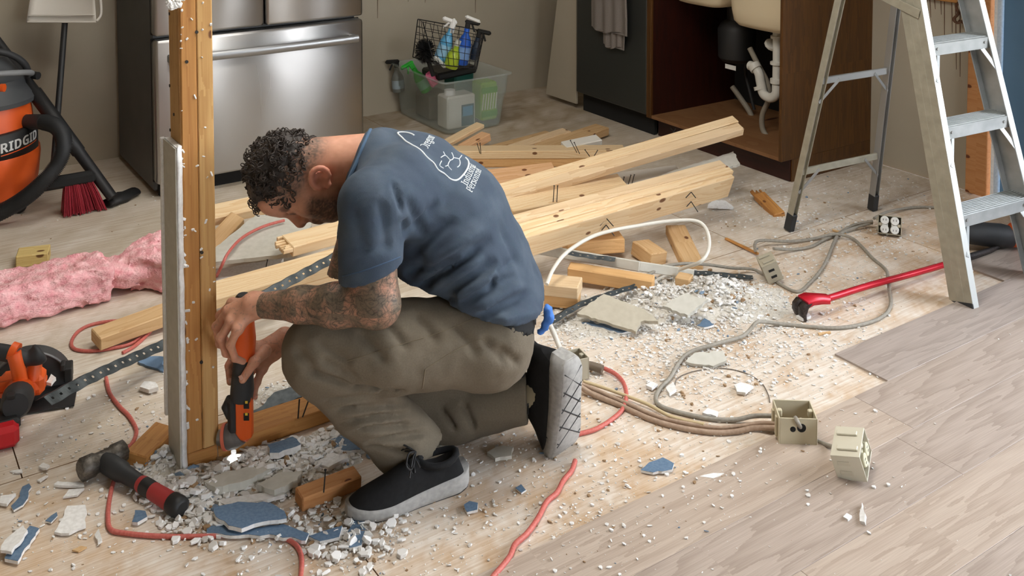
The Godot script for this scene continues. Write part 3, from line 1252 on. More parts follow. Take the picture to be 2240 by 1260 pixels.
func build_post() -> void:
	var rb := room_basis()
	var up := Basis(UP, UA, VA)
	M.stud = mat(Color.WHITE, 0.7, 0.0, wood_tex(512, 64, 1.2, 0.15, c8(214, 172, 112), c8(186, 138, 80), 58, 0.7, 0.3, 2))
	M.stud.uv1_scale = M.pine.uv1_scale
	var t := thing("wall_post", "pair of bare wall studs left standing with a strip of drywall on one side", "post", W(0.73, 2.435))
	var a := PV(408, 1030, 2.40).dot(UA)
	var vf := 2.392
	for k in 2:
		var mb := MB.new()
		mb.uvo = Vector2(0.3 * k, 0.04 * k)
		mb.box(Transform3D(up, W(a + 0.019 + 0.0385 * k, vf + 0.0445, 1.21)), Vector3(2.344, 0.0375, 0.089), 0.0025)
		put("stud", mb, M.amber if k == 0 else M.stud, t)
	# pale film where drywall used to cover the side of the stud
	var mb := MB.new()
	mb.box(Transform3D(up, W(a - 0.0006, vf + 0.047, 1.55)), Vector3(1.6, 0.0014, 0.082), 0.0004)
	put("pale_side", mb, M.stud, t)
	mb = MB.new()
	# drywall strip on the side of the left stud
	var top := PV(372, 322, vf).y
	var edge := []
	for k in 41:
		var h := 0.0 + top * k / 40.0
		edge.append([h, 0.012 + 0.004 * sin(k * 1.7) + 0.006 * rng.randf() if k > 0 else 0.018])
	var r0 := []
	for e in edge:
		var ring := PackedVector3Array()
		ring.append(W(a - 0.002, vf + 0.085, e[0]))
		ring.append(W(a - 0.002, vf - e[1] * 0.5, e[0]))
		ring.append(W(a - 0.011, vf - e[1], e[0] + rng.randf() * 0.004))
		ring.append(W(a - 0.0165, vf - 0.016, e[0]))
		ring.append(W(a - 0.0165, vf + 0.088, e[0]))
		ring.reverse()
		r0.append(ring)
	mb.loft(r0)
	put("drywall_strip", mb, M.gypsum, t)
	mb = MB.new()
	mb.box(Transform3D(rb, W(a - 0.0185, vf + 0.036, top * 0.5 - 0.002)), Vector3(0.003, top, 0.100), 0.0008)
	put("paper_face", mb, M.paper_grey, t)
	mb = MB.new()
	mb.box(Transform3D(rb, W(a - 0.020, vf + 0.092, top * 0.5 + 0.05)), Vector3(0.012, top - 0.1, 0.012), 0.002)
	put("broken_edge", mb, M.gypsum, t)
	# crumbs of plaster that still cling to the studs
	mb = MB.new()
	var r := RandomNumberGenerator.new()
	r.seed = 9
	for k in 90:
		var h := r.randf_range(0.1, 1.35)
		var u := a + r.randf_range(-0.002, 0.074)
		if r.randf() < 0.45:
			u = a + r.randf_range(-0.004, 0.006)
		var s := r.randf_range(0.002, 0.007)
		mb.box(Transform3D(Basis(Vector3(r.randf(), r.randf(), 1).normalized(), r.randf() * 3.0), W(u, vf - 0.001, h)), Vector3(s * r.randf_range(1.0, 3.0), s, 0.003), 0.001)
	for k in 30:
		var p := PV(368 + r.randf() * 26, r.randf() * 16, vf)
		var s := r.randf_range(0.004, 0.010)
		mb.box(Transform3D(Basis(Vector3(r.randf(), r.randf(), 1).normalized(), r.randf() * 3.0), p), Vector3(s * 1.5, s, s), 0.002)
	put("plaster_crumbs", mb, M.gypsum, t).set_meta("kind", "stuff")
	for q in [[372, 30], [373, 187], [382, 250], [374, 284], [441, 552], [440, 792], [408, 135], [430, 70]]:
		mb = MB.new()
		var p := PV(q[0], q[1], vf + (0.03 if q[0] < 385 else 0.0))
		if q[0] < 385:
			p = PU(q[0], q[1], a)
			mb.tube([p + UA * 0.01, p - UA * 0.003], 0.004, 7)
		else:
			mb.tube([p + VA * 0.01, p - VA * 0.003], 0.004, 7)
		put("nail", mb, M.nail, t)
	# the plate that the studs stand on
	mb = MB.new()
	mb.box(Transform3D(rb, W((a + 0.0 + 1.22) * 0.5 + 0.0, vf + 0.0435, 0.019)), Vector3(1.22 - a, 0.038, 0.089), 0.0025)
	t = thing("sole_plate", "wooden wall plate still nailed to the floor under the studs", "wall plate", W(0.95, vf + 0.044))
	put("plate", mb, M.amber, t)
	for q in [[652, 915, 868], [662, 912, 880]]:
		mb = MB.new()
		var b := P(q[0], q[1], 0.038)
		mb.tube([b, b + UP * 0.05 + Vector3(0.004 if q[0] < 660 else 0.018, 0, 0)], 0.002, 6)
		put("nail", mb, M.nail, t)
	# short offcut lying against the other side of the post
	mb = MB.new()
	var xf := Transform3D(Basis(UA, UP, -VA) * Basis(UP, 0.75) * Basis(Vector3.RIGHT, 0.15), P(330, 975, 0.02))
	mb.box(xf, Vector3(0.13, 0.036, 0.06), 0.003)
	tag(put("wood_offcut", mb, M.amber), "short orange-brown offcut on the floor left of the post", "wood block")


func build_ladder() -> void:
	var metal := tri_uv(mat(Color.WHITE, 0.42, 0.35, noise_tex(81, 0.03, c8(158, 162, 162), c8(190, 193, 193))), 2.0)
	var worn := tri_uv(mat(Color.WHITE, 0.5, 0.25, noise_tex(82, 0.04, c8(154, 149, 132), c8(182, 177, 160))), 2.0)
	var grey := mat(c8(168, 168, 166), 0.45, 0.6)
	var fl := P(2130, 680)
	var rl := P(1725, 505)
	var w := Vector3(0.8765, 0, -0.4814)
	var n := Vector3(-0.4814, 0, -0.8765)
	var dep := (rl - fl).dot(n)
	rl = fl + n * dep + w * (rl - fl).dot(w)
	var wid := 0.41
	var ht := 1.7
	var front := func(s: int, h: float) -> Vector3: return fl + n * dep * 0.6 * h / ht + w * (0.08 * h / ht if s == 0 else wid - 0.08 * h / ht) + UP * h
	var rw := (P(1908, 460) - P(1725, 505)).length()
	var rear := func(s: int, h: float) -> Vector3: return rl - n * dep * 0.4 * h / ht + w * (0.14 * h / ht if s == 0 else rw - 0.14 * h / ht) + UP * h
	var t := thing("stepladder", "dusty aluminium stepladder standing open beside the sink cabinet", "ladder", fl + n * 0.4 + w * 0.2)
	for s in 2:
		var a: Vector3 = front.call(s, 0.004)
		var b: Vector3 = front.call(s, ht)
		var x := (b - a).normalized()
		var inward := (w - x * w.dot(x)).normalized() * (1.0 if s == 0 else -1.0)
		var back := x.cross(inward).normalized()
		if back.dot(n) < 0:
			back = -back
		var mb := MB.new()
		var bs := Basis(x, back, x.cross(back))
		var ln := (b - a).length()
		var mid := (a + b) * 0.5
		mb.box(Transform3D(bs, mid + back * 0.044), Vector3(ln, 0.088, 0.003), 0.0008)
		mb.box(Transform3D(bs, mid + back * 0.002 + inward * 0.013), Vector3(ln, 0.004, 0.028), 0.001)
		mb.box(Transform3D(bs, mid + back * 0.086 + inward * 0.013), Vector3(ln, 0.004, 0.028), 0.001)
		for k in 2:
			mb.box(Transform3D(bs, mid + back * (0.03 + 0.028 * k) - inward * 0.0012), Vector3(ln, 0.003, 0.002), 0.0006)
		var rail := put("front_rail", mb, worn if s == 0 else metal, t)
		mb = MB.new()
		mb.box(Transform3D(bs, mid - back * 0.0005 + inward * 0.013), Vector3(ln, 0.001, 0.027), 0.0003)
		put("bright_edge", mb, mat(c8(205, 208, 206), 0.4, 0.2), rail)
		mb = MB.new()
		mb.box(Transform3D(bs, a + back * 0.044 + x * 0.008), Vector3(0.02, 0.09, 0.008), 0.002)
		put("foot", mb, M.rubber, rail)
		a = rear.call(s, 0.003)
		b = rear.call(s, ht - 0.03)
		mb = MB.new()
		x = (b - a).normalized()
		inward = (w - x * w.dot(x)).normalized() * (1.0 if s == 0 else -1.0)
		bs = Basis(x, inward, x.cross(inward))
		mb.box(Transform3D(bs, (a + b) * 0.5), Vector3((b - a).length(), 0.022, 0.003), 0.001)
		mb.box(Transform3D(bs, (a + b) * 0.5 + inward * 0.011), Vector3((b - a).length(), 0.003, 0.030), 0.001)
		mb.box(Transform3D(bs, (a + b) * 0.5 - inward * 0.011), Vector3((b - a).length(), 0.003, 0.030), 0.001)
		rail = put("rear_leg", mb, worn if s == 0 else grey, t)
		mb = MB.new()
		mb.box(Transform3D(bs, a + x * 0.035), Vector3(0.07, 0.028, 0.034), 0.003)
		put("foot", mb, M.rubber, rail)
	for h in [0.275, 0.545, 0.81, 1.08, 1.35]:
		var a: Vector3 = front.call(0, h) + w * 0.002
		var b: Vector3 = front.call(1, h) - w * 0.002
		var c := (a + b) * 0.5 + n * 0.045
		var bs := Basis(w, UP, -n)
		var mb := MB.new()
		var ln := (b - a).length()
		mb.box(Transform3D(bs, c), Vector3(ln, 0.003, 0.088), 0.001)
		mb.box(Transform3D(bs, c - n * 0.043 - UP * 0.019), Vector3(ln, 0.040, 0.003), 0.001)
		mb.box(Transform3D(bs, c + n * 0.043 - UP * 0.012), Vector3(ln, 0.026, 0.003), 0.001)
		for k in 8:
			mb.box(Transform3D(bs, c + n * (-0.036 + 0.0103 * k) + UP * 0.003), Vector3(ln - 0.004, 0.004, 0.0045), 0.001)
		var st := put("step", mb, metal, t)
		for s in 2:
			var side := w * (1.0 if s == 0 else -1.0)
			var p0: Vector3 = front.call(s, h - 0.12) + side * 0.012 - n * 0.001
			var p1: Vector3 = front.call(s, h) + side * 0.055 - UP * 0.036 + n * 0.004
			mb = MB.new()
			mb.box(along(p0, p1, n), Vector3((p1 - p0).length(), 0.003, 0.017), 0.001)
			put("brace", mb, metal, st)
			mb = MB.new()
			var q: Vector3 = front.call(s, h) + side * 0.045 - UP * 0.016 - n * 0.0005
			mb.tube([q, q - n * 0.003], 0.005, 8)
			put("rivet", mb, grey, st)
	for h in [0.24, 0.60, 1.0]:
		var a: Vector3 = rear.call(0, h)
		var b: Vector3 = rear.call(1, h)
		var mb := MB.new()
		mb.box(along(a, b), Vector3((b - a).length(), 0.026, 0.012), 0.002)
		var bar := put("rear_bar", mb, grey if h > 0.5 else worn, t)
		for s in 2:
			var side := w * (1.0 if s == 0 else -1.0)
			var p0: Vector3 = rear.call(s, h - 0.085) - n * 0.008
			var p1: Vector3 = rear.call(s, h) + side * 0.085 - n * 0.008
			mb = MB.new()
			mb.box(along(p0, p1), Vector3((p1 - p0).length(), 0.012, 0.003), 0.001)
			put("brace", mb, grey, bar)
	for s in 2:
		var p0: Vector3 = front.call(s, 0.915) + n * 0.03 - w * (0.006 if s == 0 else -0.006)
		var p1: Vector3 = rear.call(s, 1.0) - w * (0.010 if s == 0 else -0.010)
		var mb := MB.new()
		mb.box(along(p0, p1), Vector3((p1 - p0).length() + 0.04, 0.032, 0.004), 0.001)
		put("spreader_bar", mb, worn, t)
	var top: Vector3 = (front.call(0, ht) + front.call(1, ht)) * 0.5 + n * 0.1
	var mb := MB.new()
	mb.box(Transform3D(Basis(w, UP, -n), top), Vector3(0.34, 0.06, 0.26), 0.008)
	put("top_cap", mb, metal, t)


func build_vacuum() -> void:
	var c := P(-34, 452)
	var face := Vector3(-c.x, 0, -c.z).normalized()
	var plastic := tri_uv(mat(Color.WHITE, 0.45, 0.0, noise_tex(101, 0.02, c8(214, 84, 24), c8(228, 96, 34))), 1.5)
	var grey := mat(c8(70, 72, 74), 0.55)
	var t := thing("shop_vacuum", "orange shop vacuum with a black lid and a ribbed black hose", "vacuum cleaner", c)
	var xf := Transform3D(Basis(), c)
	var mb := MB.new()
	mb.lathe(xf, [Vector2(0, 0.05), Vector2(0.17, 0.05), Vector2(0.195, 0.07), Vector2(0.205, 0.12), Vector2(0.215, 0.215), Vector2(0.213, 0.235), Vector2(0.198, 0.25), Vector2(0.196, 0.30), Vector2(0.186, 0.40), Vector2(0.180, 0.435), Vector2(0.0, 0.435)], 48, 0.5)
	var tank := put("tank", mb, plastic, t)
	mb = MB.new()
	mb.lathe(xf, [Vector2(0.17, 0.43), Vector2(0.198, 0.432), Vector2(0.200, 0.45), Vector2(0.188, 0.47), Vector2(0.165, 0.50), Vector2(0.158, 0.53), Vector2(0.14, 0.55), Vector2(0.09, 0.62), Vector2(0.0, 0.63)], 48, 0.5)
	put("lid", mb, grey, t)
	# carrying handle over the lid
	mb = MB.new()
	var side := UP.cross(face).normalized()
	var hp := []
	for k in 9:
		var a := PI * k / 8.0
		hp.append(c + side * cos(a) * -0.175 + UP * (0.53 + 0.13 * sin(a)) + face * (0.03 + 0.06 * sin(a)))
	mb.tube(spline(hp, 4), 0.014, 10)
	put("handle", mb, M.rubber, t)
	mb = MB.new()
	hp = []
	for k in 9:
		var a := PI * k / 8.0
		hp.append(c + side * cos(a) * -0.185 + UP * (0.545 + 0.035 * sin(a)) + face * (0.06 + 0.12 * sin(a)))
	mb.tube(spline(hp, 4), 0.012, 10)
	put("grab_rail", mb, mat(c8(128, 130, 132), 0.5), t)
	mb = MB.new()
	mb.tube([Z(2, 192, -c.z - 0.16), Z(10, 192, -c.z - 0.16)], 0.016, 12)
	put("latch", mb, plastic, t)
	# black name band, letters on it
	var band := []
	var a0 := 0.0
	for k in 2:
		pass
	var theta := func(px: float) -> float:      # where on the drum a picture column falls, near the front
		var d := ray(px, 330)
		var best := 0.0
		var e := 9.0
		for i in 200:
			var a := -1.7 + 3.4 * i / 199.0
			var q := c + (face * cos(a) + side * sin(a)) * 0.197 + UP * 0.3
			var x := PX + F * q.x / -q.z
			if absf(x - px) < e:
				e = absf(x - px)
				best = a
		return best
	var ta := -0.5
	var tb := 1.30
	mb = MB.new()
	var rings := []
	for k in 25:
		var a := lerpf(ta, tb, k / 24.0)
		var dir := face * cos(a) + side * sin(a)
		var ring := PackedVector3Array()
		var tilt := 0.012 * (k / 24.0) - 0.01
		for q in [[0.190, 0.232], [0.2110, 0.238], [0.2110, 0.338], [0.188, 0.344]]:
			ring.append(c + dir * q[0] + UP * (q[1] + tilt))
		ring.reverse()
		rings.append(ring)
	mb.loft(rings)
	put("name_band", mb, M.black, tank)
	var t1 := 0.30
	var t2 := 1.17
	var tmid := (t1 + t2) * 0.5
	var on := func(x: float, y: float) -> Vector3:
		var a := tmid + x / 0.2
		return c + (face * cos(a) + side * sin(a)) * 0.2112 + UP * (0.291 + y + 0.08 * x)
	var outn := func(x: float, y: float) -> Vector3:
		var a := tmid + x / 0.2
		return face * cos(a) + side * sin(a)
	put("lettering", lettering("RIDGID", (t2 - t1) * 0.2 / 3.35, on, outn, 0.0012), mat(c8(214, 214, 212), 0.5), tank)
	mb = MB.new()
	rings = []
	for k in 17:
		var a := lerpf(t1, t2, k / 16.0)
		var dir := face * cos(a) + side * sin(a)
		var ring := PackedVector3Array()
		for q in [[0.2105, 0.262], [0.2118, 0.262], [0.2118, 0.266], [0.2105, 0.266]]:
			ring.append(c + dir * q[0] + UP * (q[1] + 0.10 * (k / 16.0 - 0.5) * (t2 - t1) * 0.2))
		ring.reverse()
		rings.append(ring)
	mb.loft(rings)
	put("stripe", mb, plastic, tank)
	# hose port and the ribbed hose
	var zf := -c.z - 0.10
	var hose := []
	for q in [[40, 268, 0.07], [70, 266, 0.04], [100, 268, 0.0], [125, 278, -0.03], [138, 300, -0.05], [138, 330, -0.07], [124, 362, -0.09], [100, 392, -0.12], [66, 424, -0.14], [25, 452, -0.15], [-30, 480, -0.16]]:
		hose.append(Z(q[0], q[1], zf + 0.03 + q[2]))
	var fine := spline(hose, 22)
	var rad := []
	for k in fine.size():
		rad.append((0.0325 if k % 2 == 0 else 0.0255) if k > 40 else 0.030)
	mb = MB.new()
	mb.tube(fine, rad, 16)
	put("hose", mb, M.rubber, t)
	mb = MB.new()
	mb.tube([hose[0], hose[0].lerp(hose[1], 0.5)], 0.041, 18)
	put("hose_port", mb, plastic, t)
	for s in 3:
		var a := -0.6 + 1.3 * s
		var q := c + (face * cos(a) + side * sin(a)) * 0.19
		mb = MB.new()
		mb.lathe(Transform3D(Basis(Vector3.RIGHT, PI / 2), q + UP * 0.03), [Vector2(0, -0.012), Vector2(0.026, -0.012), Vector2(0.03, -0.006), Vector2(0.03, 0.006), Vector2(0.026, 0.012), Vector2(0, 0.012)], 16)
		mb.box(Transform3D(Basis(), q + UP * 0.062), Vector3(0.02, 0.03, 0.03), 0.003)
		put("caster", mb, M.black, t)
	# ---- extension wand and floor nozzle
	t = thing("vacuum_wand", "black extension wand with a floor nozzle leaning beside the shop vacuum", "vacuum wand", P(262, 440))
	var tip := P(246, 432, 0.05)
	var topp := Z(-12, 84, 4.25)
	mb = MB.new()
	mb.tube([topp, topp.lerp(tip, 0.34), topp.lerp(tip, 0.345), topp.lerp(tip, 0.72), topp.lerp(tip, 0.725), tip], [0.021, 0.025, 0.030, 0.028, 0.024, 0.021], 16)
	put("tube", mb, M.black, t)
	mb = MB.new()
	mb.tube([Z(70, 164, 4.22), Z(84, 166, 4.21)], 0.016, 10)
	put("clip", mb, M.black, t)
	mb = MB.new()
	var n0 := P(233, 446, 0.018)
	var n1 := P(296, 418, 0.018)
	var rs := []
	var ax := (n1 - n0).normalized()
	var ac := ax.cross(UP)
	for k in [[0.0, 0.010, 0.020], [0.01, 0.017, 0.032], [0.35, 0.017, 0.036], [0.5, 0.024, 0.040], [0.65, 0.017, 0.036], [0.99, 0.017, 0.032], [1.0, 0.010, 0.020]]:
		var ring := PackedVector3Array()
		for a in 12:
			var an := TAU * a / 12
			ring.append(n0.lerp(n1, k[0]) + UP * sin(an) * k[1] + ac * cos(an) * k[2])
		rs.append(ring)
	mb.loft(rs)
	put("floor_nozzle", mb, M.black, t)


func build_broom() -> void:
	var t := thing("broom", "broom with red bristles and a black stick standing against the wall", "broom", P(175, 415))
	var bot := P(150, 395, 0.14)
	var top := Z(148, -30, 4.42)
	var mb := MB.new()
	mb.tube([P(116, 380, 0.14), top], 0.0125, 12)
	put("stick", mb, M.black, t)
	var ax := UA
	mb = MB.new()
	mb.box(Transform3D(room_basis(), bot), Vector3(0.20, 0.05, 0.04), 0.012)
	put("head", mb, M.black_matte, t)
	var r := RandomNumberGenerator.new()
	r.seed = 5
	mb = MB.new()
	for k in 420:
		var u := r.randf_range(-0.3, 1.6)
		var v := r.randf_range(-1, 1)
		var a := bot + ax * u * 0.055 + VA * v * 0.016 - UP * 0.015
		var b := bot + ax * u * 0.085 + VA * v * 0.04
		b.y = 0.002 + r.randf() * 0.012
		mb.tube([a, a.lerp(b, 0.5) + UP * 0.005, b], 0.0016, 4, false)
	put("bristles", mb, mat(c8(150, 26, 44), 0.6), t).set_meta("kind", "stuff")
	# dustpan clipped upside down on the stick
	t = thing("dustpan", "white plastic dustpan clipped high on the black broom stick", "dustpan", Z(140, 20, 4.38))
	mb = MB.new()
	var pan := mat(c8(214, 208, 198), 0.5)
	var q := [Z(58, 49, 4.33), Z(211, 49, 4.33), Z(203, -60, 4.36), Z(75, -60, 4.36)]
	var rings := []
	var nx := Vector3(0.1, 0, 1).normalized()
	for k in 9:
		var f := k / 8.0
		var l: Vector3 = q[0].lerp(q[3], f)
		var rr: Vector3 = q[1].lerp(q[2], f)
		var ring := PackedVector3Array()
		var dip := 0.012 + 0.028 * f
		ring.append(l)
		ring.append(l.lerp(rr, 0.06) - nx * dip)
		ring.append(l.lerp(rr, 0.5) - nx * dip * 1.1)
		ring.append(l.lerp(rr, 0.94) - nx * dip)
		ring.append(rr)
		ring.append(rr + nx * 0.003)
		ring.append(l.lerp(rr, 0.93) - nx * (dip - 0.004))
		ring.append(l.lerp(rr, 0.5) - nx * (dip * 1.1 - 0.004))
		ring.append(l.lerp(rr, 0.07) - nx * (dip - 0.004))
		ring.append(l + nx * 0.003)
		rings.append(ring)
	mb.loft(rings)
	var body := put("pan", mb, pan, t)
	mb = MB.new()
	mb.box(along(Z(58, 34, 4.335), Z(212, 32, 4.335)), Vector3(0.28, 0.004, 0.016), 0.0015)
	mb.tube([Z(60, 48, 4.32), Z(209, 48, 4.32)], 0.004, 8)
	put("lip", mb, pan, body)
	mb = MB.new()
	mb.tube(spline([Z(211, 46, 4.34), Z(221, 30, 4.36), Z(219, -10, 4.38), Z(214, -50, 4.39)], 6), 0.006, 8)
	put("side_wall", mb, pan, body)


func build_insulation() -> void:
	var n1 := noise(131, 1.0, FastNoiseLite.TYPE_SIMPLEX, 4)
	var n2 := noise(132, 1.0, FastNoiseLite.TYPE_CELLULAR, 2)
	var cn := noise(133, 1.0, FastNoiseLite.TYPE_SIMPLEX, 3)
	var paint := func(p: Vector3, _n: Vector3) -> Color:
		var f := clampf(0.5 + 0.7 * cn.get_noise_3d(p.x * 22.0, p.y * 60.0, p.z * 22.0), 0, 1)
		return Color(0.80, 0.31, 0.345).lerp(Color(0.94, 0.60, 0.60), f)
	var pink := mat(Color.WHITE, 1.0, 0.0, null, true)
	pink.normal_enabled = true
	pink.normal_texture = bump_tex(134, 0.06, 8.0)
	pink.normal_scale = 0.8
	pink.uv1_triplanar = true
	pink.uv1_world_triplanar = true
	pink.uv1_scale = Vector3(6, 14, 6)
	for b in 2:
		var a := P(-90, 752) if b == 0 else P(250, 632)
		var e := P(257, 662) if b == 0 else P(372, 648)
		var x := (e - a).normalized()
		var z := x.cross(UP)      # towards the viewer's side
		if z.z < 0:
			z = -z
		var dep: float = 0.20 if b == 0 else 0.27
		var hi: float = 0.125 if b == 0 else 0.13
		var mid := (a + e) * 0.5 - z * dep * 0.5 + UP * hi * 0.5
		var f := Field.new(mid - Vector3(0.48, 0.12, 0.42), mid + Vector3(0.48, 0.14, 0.42), 0.0085)
		f.rbox(Transform3D(Basis(x, UP, -x.cross(UP) * -1.0), mid), Vector3((e - a).length() * 0.5, hi * 0.5, dep * 0.5), 0.03)
		if b == 1:
			f.ball(Transform3D(Basis(), P(215, 600, 0.06)), Vector3(0.16, 0.05, 0.07), 0.04)
		f.rough(n1, 0.015, 9.0, 2.2)
		f.rough(n1, 0.010, 30.0, 2.0)
		f.rough(n2, 0.008, 16.0, 2.5)
		f.cut(Vector3(mid.x, 0.002, mid.z), -UP, 0.9)
		var label: String = ["long thick batt of pink insulation lying nearest at the left edge", "shorter torn batt of pink insulation lying behind the long one"][b]
		tag(put("insulation_batt", f.mesh(paint), pink), label, "insulation", "pink insulation batts")
	# pale wood block on the floor behind
	var mb := MB.new()
	var p0 := P(62, 572, 0.0)
	var ends := [P(64, 576), P(106, 560)]
	mb.box(along(P(40, 564, 0.022), P(106, 556, 0.022)), Vector3(0.105, 0.042, 0.085), 0.003)
	var wb := put("wood_block", mb, mat(c8(236, 238, 200), 0.8, 0.0, T.pine))
	wb.material_override.uv1_scale = Vector3(1 / 1.2, 1 / 0.15, 1)
	tag(wb, "small greenish wood block alone on the floor behind the pink insulation", "wood block")


func build_tub() -> void:
	var rb := room_basis()
	var clear := mat(Color(0.80, 0.84, 0.82, 0.26), 0.3)
	clear.transparency = BaseMaterial3D.TRANSPARENCY_ALPHA
	var t := thing("storage_tub", "translucent plastic storage tub full of cleaning supplies by the wall", "storage tub", W(2.75, 4.68))
	var mb := MB.new()
	var rect := func(u0: float, u1: float, v0: float, v1: float, h: float, r: float) -> PackedVector3Array:
		var o := PackedVector3Array()
		for q in [[u1, v0, -1.0, 1.0, 0], [u1, v1, -1.0, -1.0, 1], [u0, v1, 1.0, -1.0, 2], [u0, v0, 1.0, 1.0, 3]]:
			for k in 4:
				var a: float = PI / 2 * (q[4] - 1) + PI / 2 * k / 3.0
				o.append(W(q[0] + q[2] * r + cos(a) * r, q[1] + q[3] * r + sin(a) * r, h))
		return o
	var rings := []
	for k in [[0.0, 0.02], [0.006, 0.004], [0.02, 0.0], [0.16, -0.016], [0.165, -0.022], [0.275, -0.032], [0.277, -0.045], [0.285, -0.045], [0.285, -0.034], [0.277, -0.028], [0.168, -0.018], [0.163, -0.012], [0.02, 0.004], [0.008, 0.012]]:
		rings.append(rect.call(2.585 + k[1], 2.925 - k[1], 4.425 + k[1], 4.945 - k[1] * 0.7, k[0], 0.035))
	mb.loft(rings, true, true)
	put("shell", mb, clear, t)
	# ---- wire basket tipped on top of the heap
	var wire := mat(c8(28, 26, 26), 0.5, 0.4)
	var zb := 5.17
	var pl := func(px: float, py: float, dz := 0.0) -> Vector3: return Z(px, py, zb + dz)
	t = thing("wire_basket", "small black wire grid basket tipped on the full storage tub", "basket", pl.call(975, 140))
	mb = MB.new()
	var fr := [pl.call(914, 42, 0.14), pl.call(1060, 68, 0.14), pl.call(1042, 152, 0.03), pl.call(903, 125, 0.10)]
	var nr := [pl.call(925, 48, -0.04), pl.call(1052, 78, -0.06), pl.call(1036, 150, -0.10), pl.call(950, 140, -0.08)]
	for g in [[fr, 9, 6], [nr, 9, 6]]:
		for i in g[1]:
			var f: float = i / (g[1] - 1.0)
			mb.tube([g[0][0].lerp(g[0][1], f), g[0][3].lerp(g[0][2], f)], 0.0016, 5)
		for i in g[2]:
			var f: float = i / (g[2] - 1.0)
			mb.tube([g[0][0].lerp(g[0][3], f), g[0][1].lerp(g[0][2], f)], 0.0016, 5)
	for e in [[0, 3], [1, 2], [3, 2]]:
		for i in 7:
			var f := i / 6.0
			mb.tube([fr[e[0]].lerp(fr[e[1]], f), nr[e[0]].lerp(nr[e[1]], f)], 0.0016, 5)
		for i in [0.33, 0.66]:
			mb.tube([fr[e[0]].lerp(nr[e[0]], i), fr[e[1]].lerp(nr[e[1]], i)], 0.0016, 5)
	put("wire_grid", mb, wire, t)
	mb = MB.new()
	for i in 4:
		mb.tube([fr[i], fr[(i + 1) % 4]], 0.003, 6)
		if i != 0:
			mb.tube([nr[i], nr[(i + 1) % 4]], 0.003, 6)
	put("rim_wire", mb, wire, t)
	# ---- bottles
	var spec := [
		["spray_bottle", "blue spray bottle with a white trigger in the wire basket, beside the wall", [962, 132], [988, 62], 0.034, c8(96, 170, 214), 0, c8(238, 238, 236), -0.02],
		["spray_bottle", "blue spray bottle with a black and white trigger standing in the wire basket", [1008, 140], [1022, 62], 0.036, c8(38, 92, 190), 1, c8(20, 20, 20), -0.02],
		["detergent_bottle", "yellow-green bottle low in the front of the wire basket", [985, 148], [1000, 100], 0.036, c8(168, 190, 48), 2, c8(200, 200, 190), -0.04],
		["spray_bottle", "dark spray bottle with a pale tip at the right end of the basket", [1035, 130], [1046, 82], 0.022, c8(40, 52, 70), 1, c8(22, 24, 24), 0.05],
		["spray_bottle", "black spray bottle standing in the left corner of the storage tub", [872, 200], [868, 148], 0.034, c8(120, 122, 116), 1, c8(20, 20, 20), 0.36],
		["spray_bottle", "bright green spray bottle leaning inside the left half of the tub", [935, 200], [905, 150], 0.032, c8(54, 190, 62), 0, c8(54, 190, 62), 0.27]]
	for s in spec:
		var a := Z(s[2][0], s[2][1], zb + s[8])
		var b := Z(s[3][0], s[3][1], zb + s[8])
		var y := (b - a).normalized()
		var x := y.cross(Vector3(0, 0, 1)).normalized()
		var bs := Basis(x, y, x.cross(y))
		var l := (b - a).length()
		var r: float = s[4]
		t = thing(s[0], s[1], "bottle", a)
		mb = MB.new()
		mb.lathe(Transform3D(bs, a), [Vector2(0, 0), Vector2(r * 0.9, 0), Vector2(r, 0.006), Vector2(r, l * 0.55), Vector2(r * 0.75, l * 0.72), Vector2(0.014, l * 0.85), Vector2(0.014, l), Vector2(0, l)], 20)
		put("body", mb, mat(s[5], 0.3), t)
		mb = MB.new()
		var cap := mat(s[7], 0.45)
		if s[6] == 2:
			mb.lathe(Transform3D(bs, a + y * l), [Vector2(0, 0), Vector2(0.016, 0), Vector2(0.015, 0.03), Vector2(0, 0.03)], 14)
			put("cap", mb, cap, t)
		else:
			var sg := 1.0 if s[6] == 1 and s[2][0] > 900 else -1.0
			mb.box(Transform3D(bs, a + y * (l + 0.016)), Vector3(0.026, 0.032, 0.026), 0.004)
			mb.box(Transform3D(bs, a + y * (l + 0.034) + x * sg * 0.022), Vector3(0.078, 0.022, 0.024), 0.008)
			mb.box(Transform3D(bs * Basis(Vector3(0, 0, 1), sg * 0.5), a + y * (l + 0.008) + x * sg * 0.03), Vector3(0.010, 0.045, 0.012), 0.003)
			put("trigger_head", mb, cap, t)
		if s[2][0] == 1008:
			mb = MB.new()
			mb.box(Transform3D(bs * Basis(Vector3(0, 0, 1), -0.2), a + y * (l + 0.05) + x * 0.02), Vector3(0.085, 0.020, 0.026), 0.009)
			put("spout", mb, M.white_plastic, t)
		if s[2][0] == 962:
			mb = MB.new()
			mb.lathe(Transform3D(bs, a + y * (l * 0.62)), [Vector2(0, 0), Vector2(0.026, 0), Vector2(0.024, 0.02), Vector2(0, 0.024)], 14)
			put("collar", mb, mat(c8(206, 40, 36), 0.4), t)
			mb = MB.new()
			mb.box(Transform3D(bs * Basis(Vector3(0, 0, 1), 0.1), a + y * (l + 0.01) + x * 0.0), Vector3(0.03, 0.085, 0.03), 0.012)
			put("spout", mb, M.white_plastic, t)
		if r > 0.03 and s[6] != 2:
			mb = MB.new()
			mb.lathe(Transform3D(bs, a), [Vector2(r + 0.0006, l * 0.15), Vector2(r + 0.0006, l * 0.5)], 20)
			put("label_wrap", mb, mat(s[5].lerp(c8(190, 214, 230), 0.55), 0.5), t)
	# ---- black scrub brush, standing on its handle
	t = thing("scrub_brush", "round black bristle brush sticking out of the storage tub", "brush", pl.call(935, 150))
	mb = MB.new()
	var bc := Z(930, 112, 5.18)
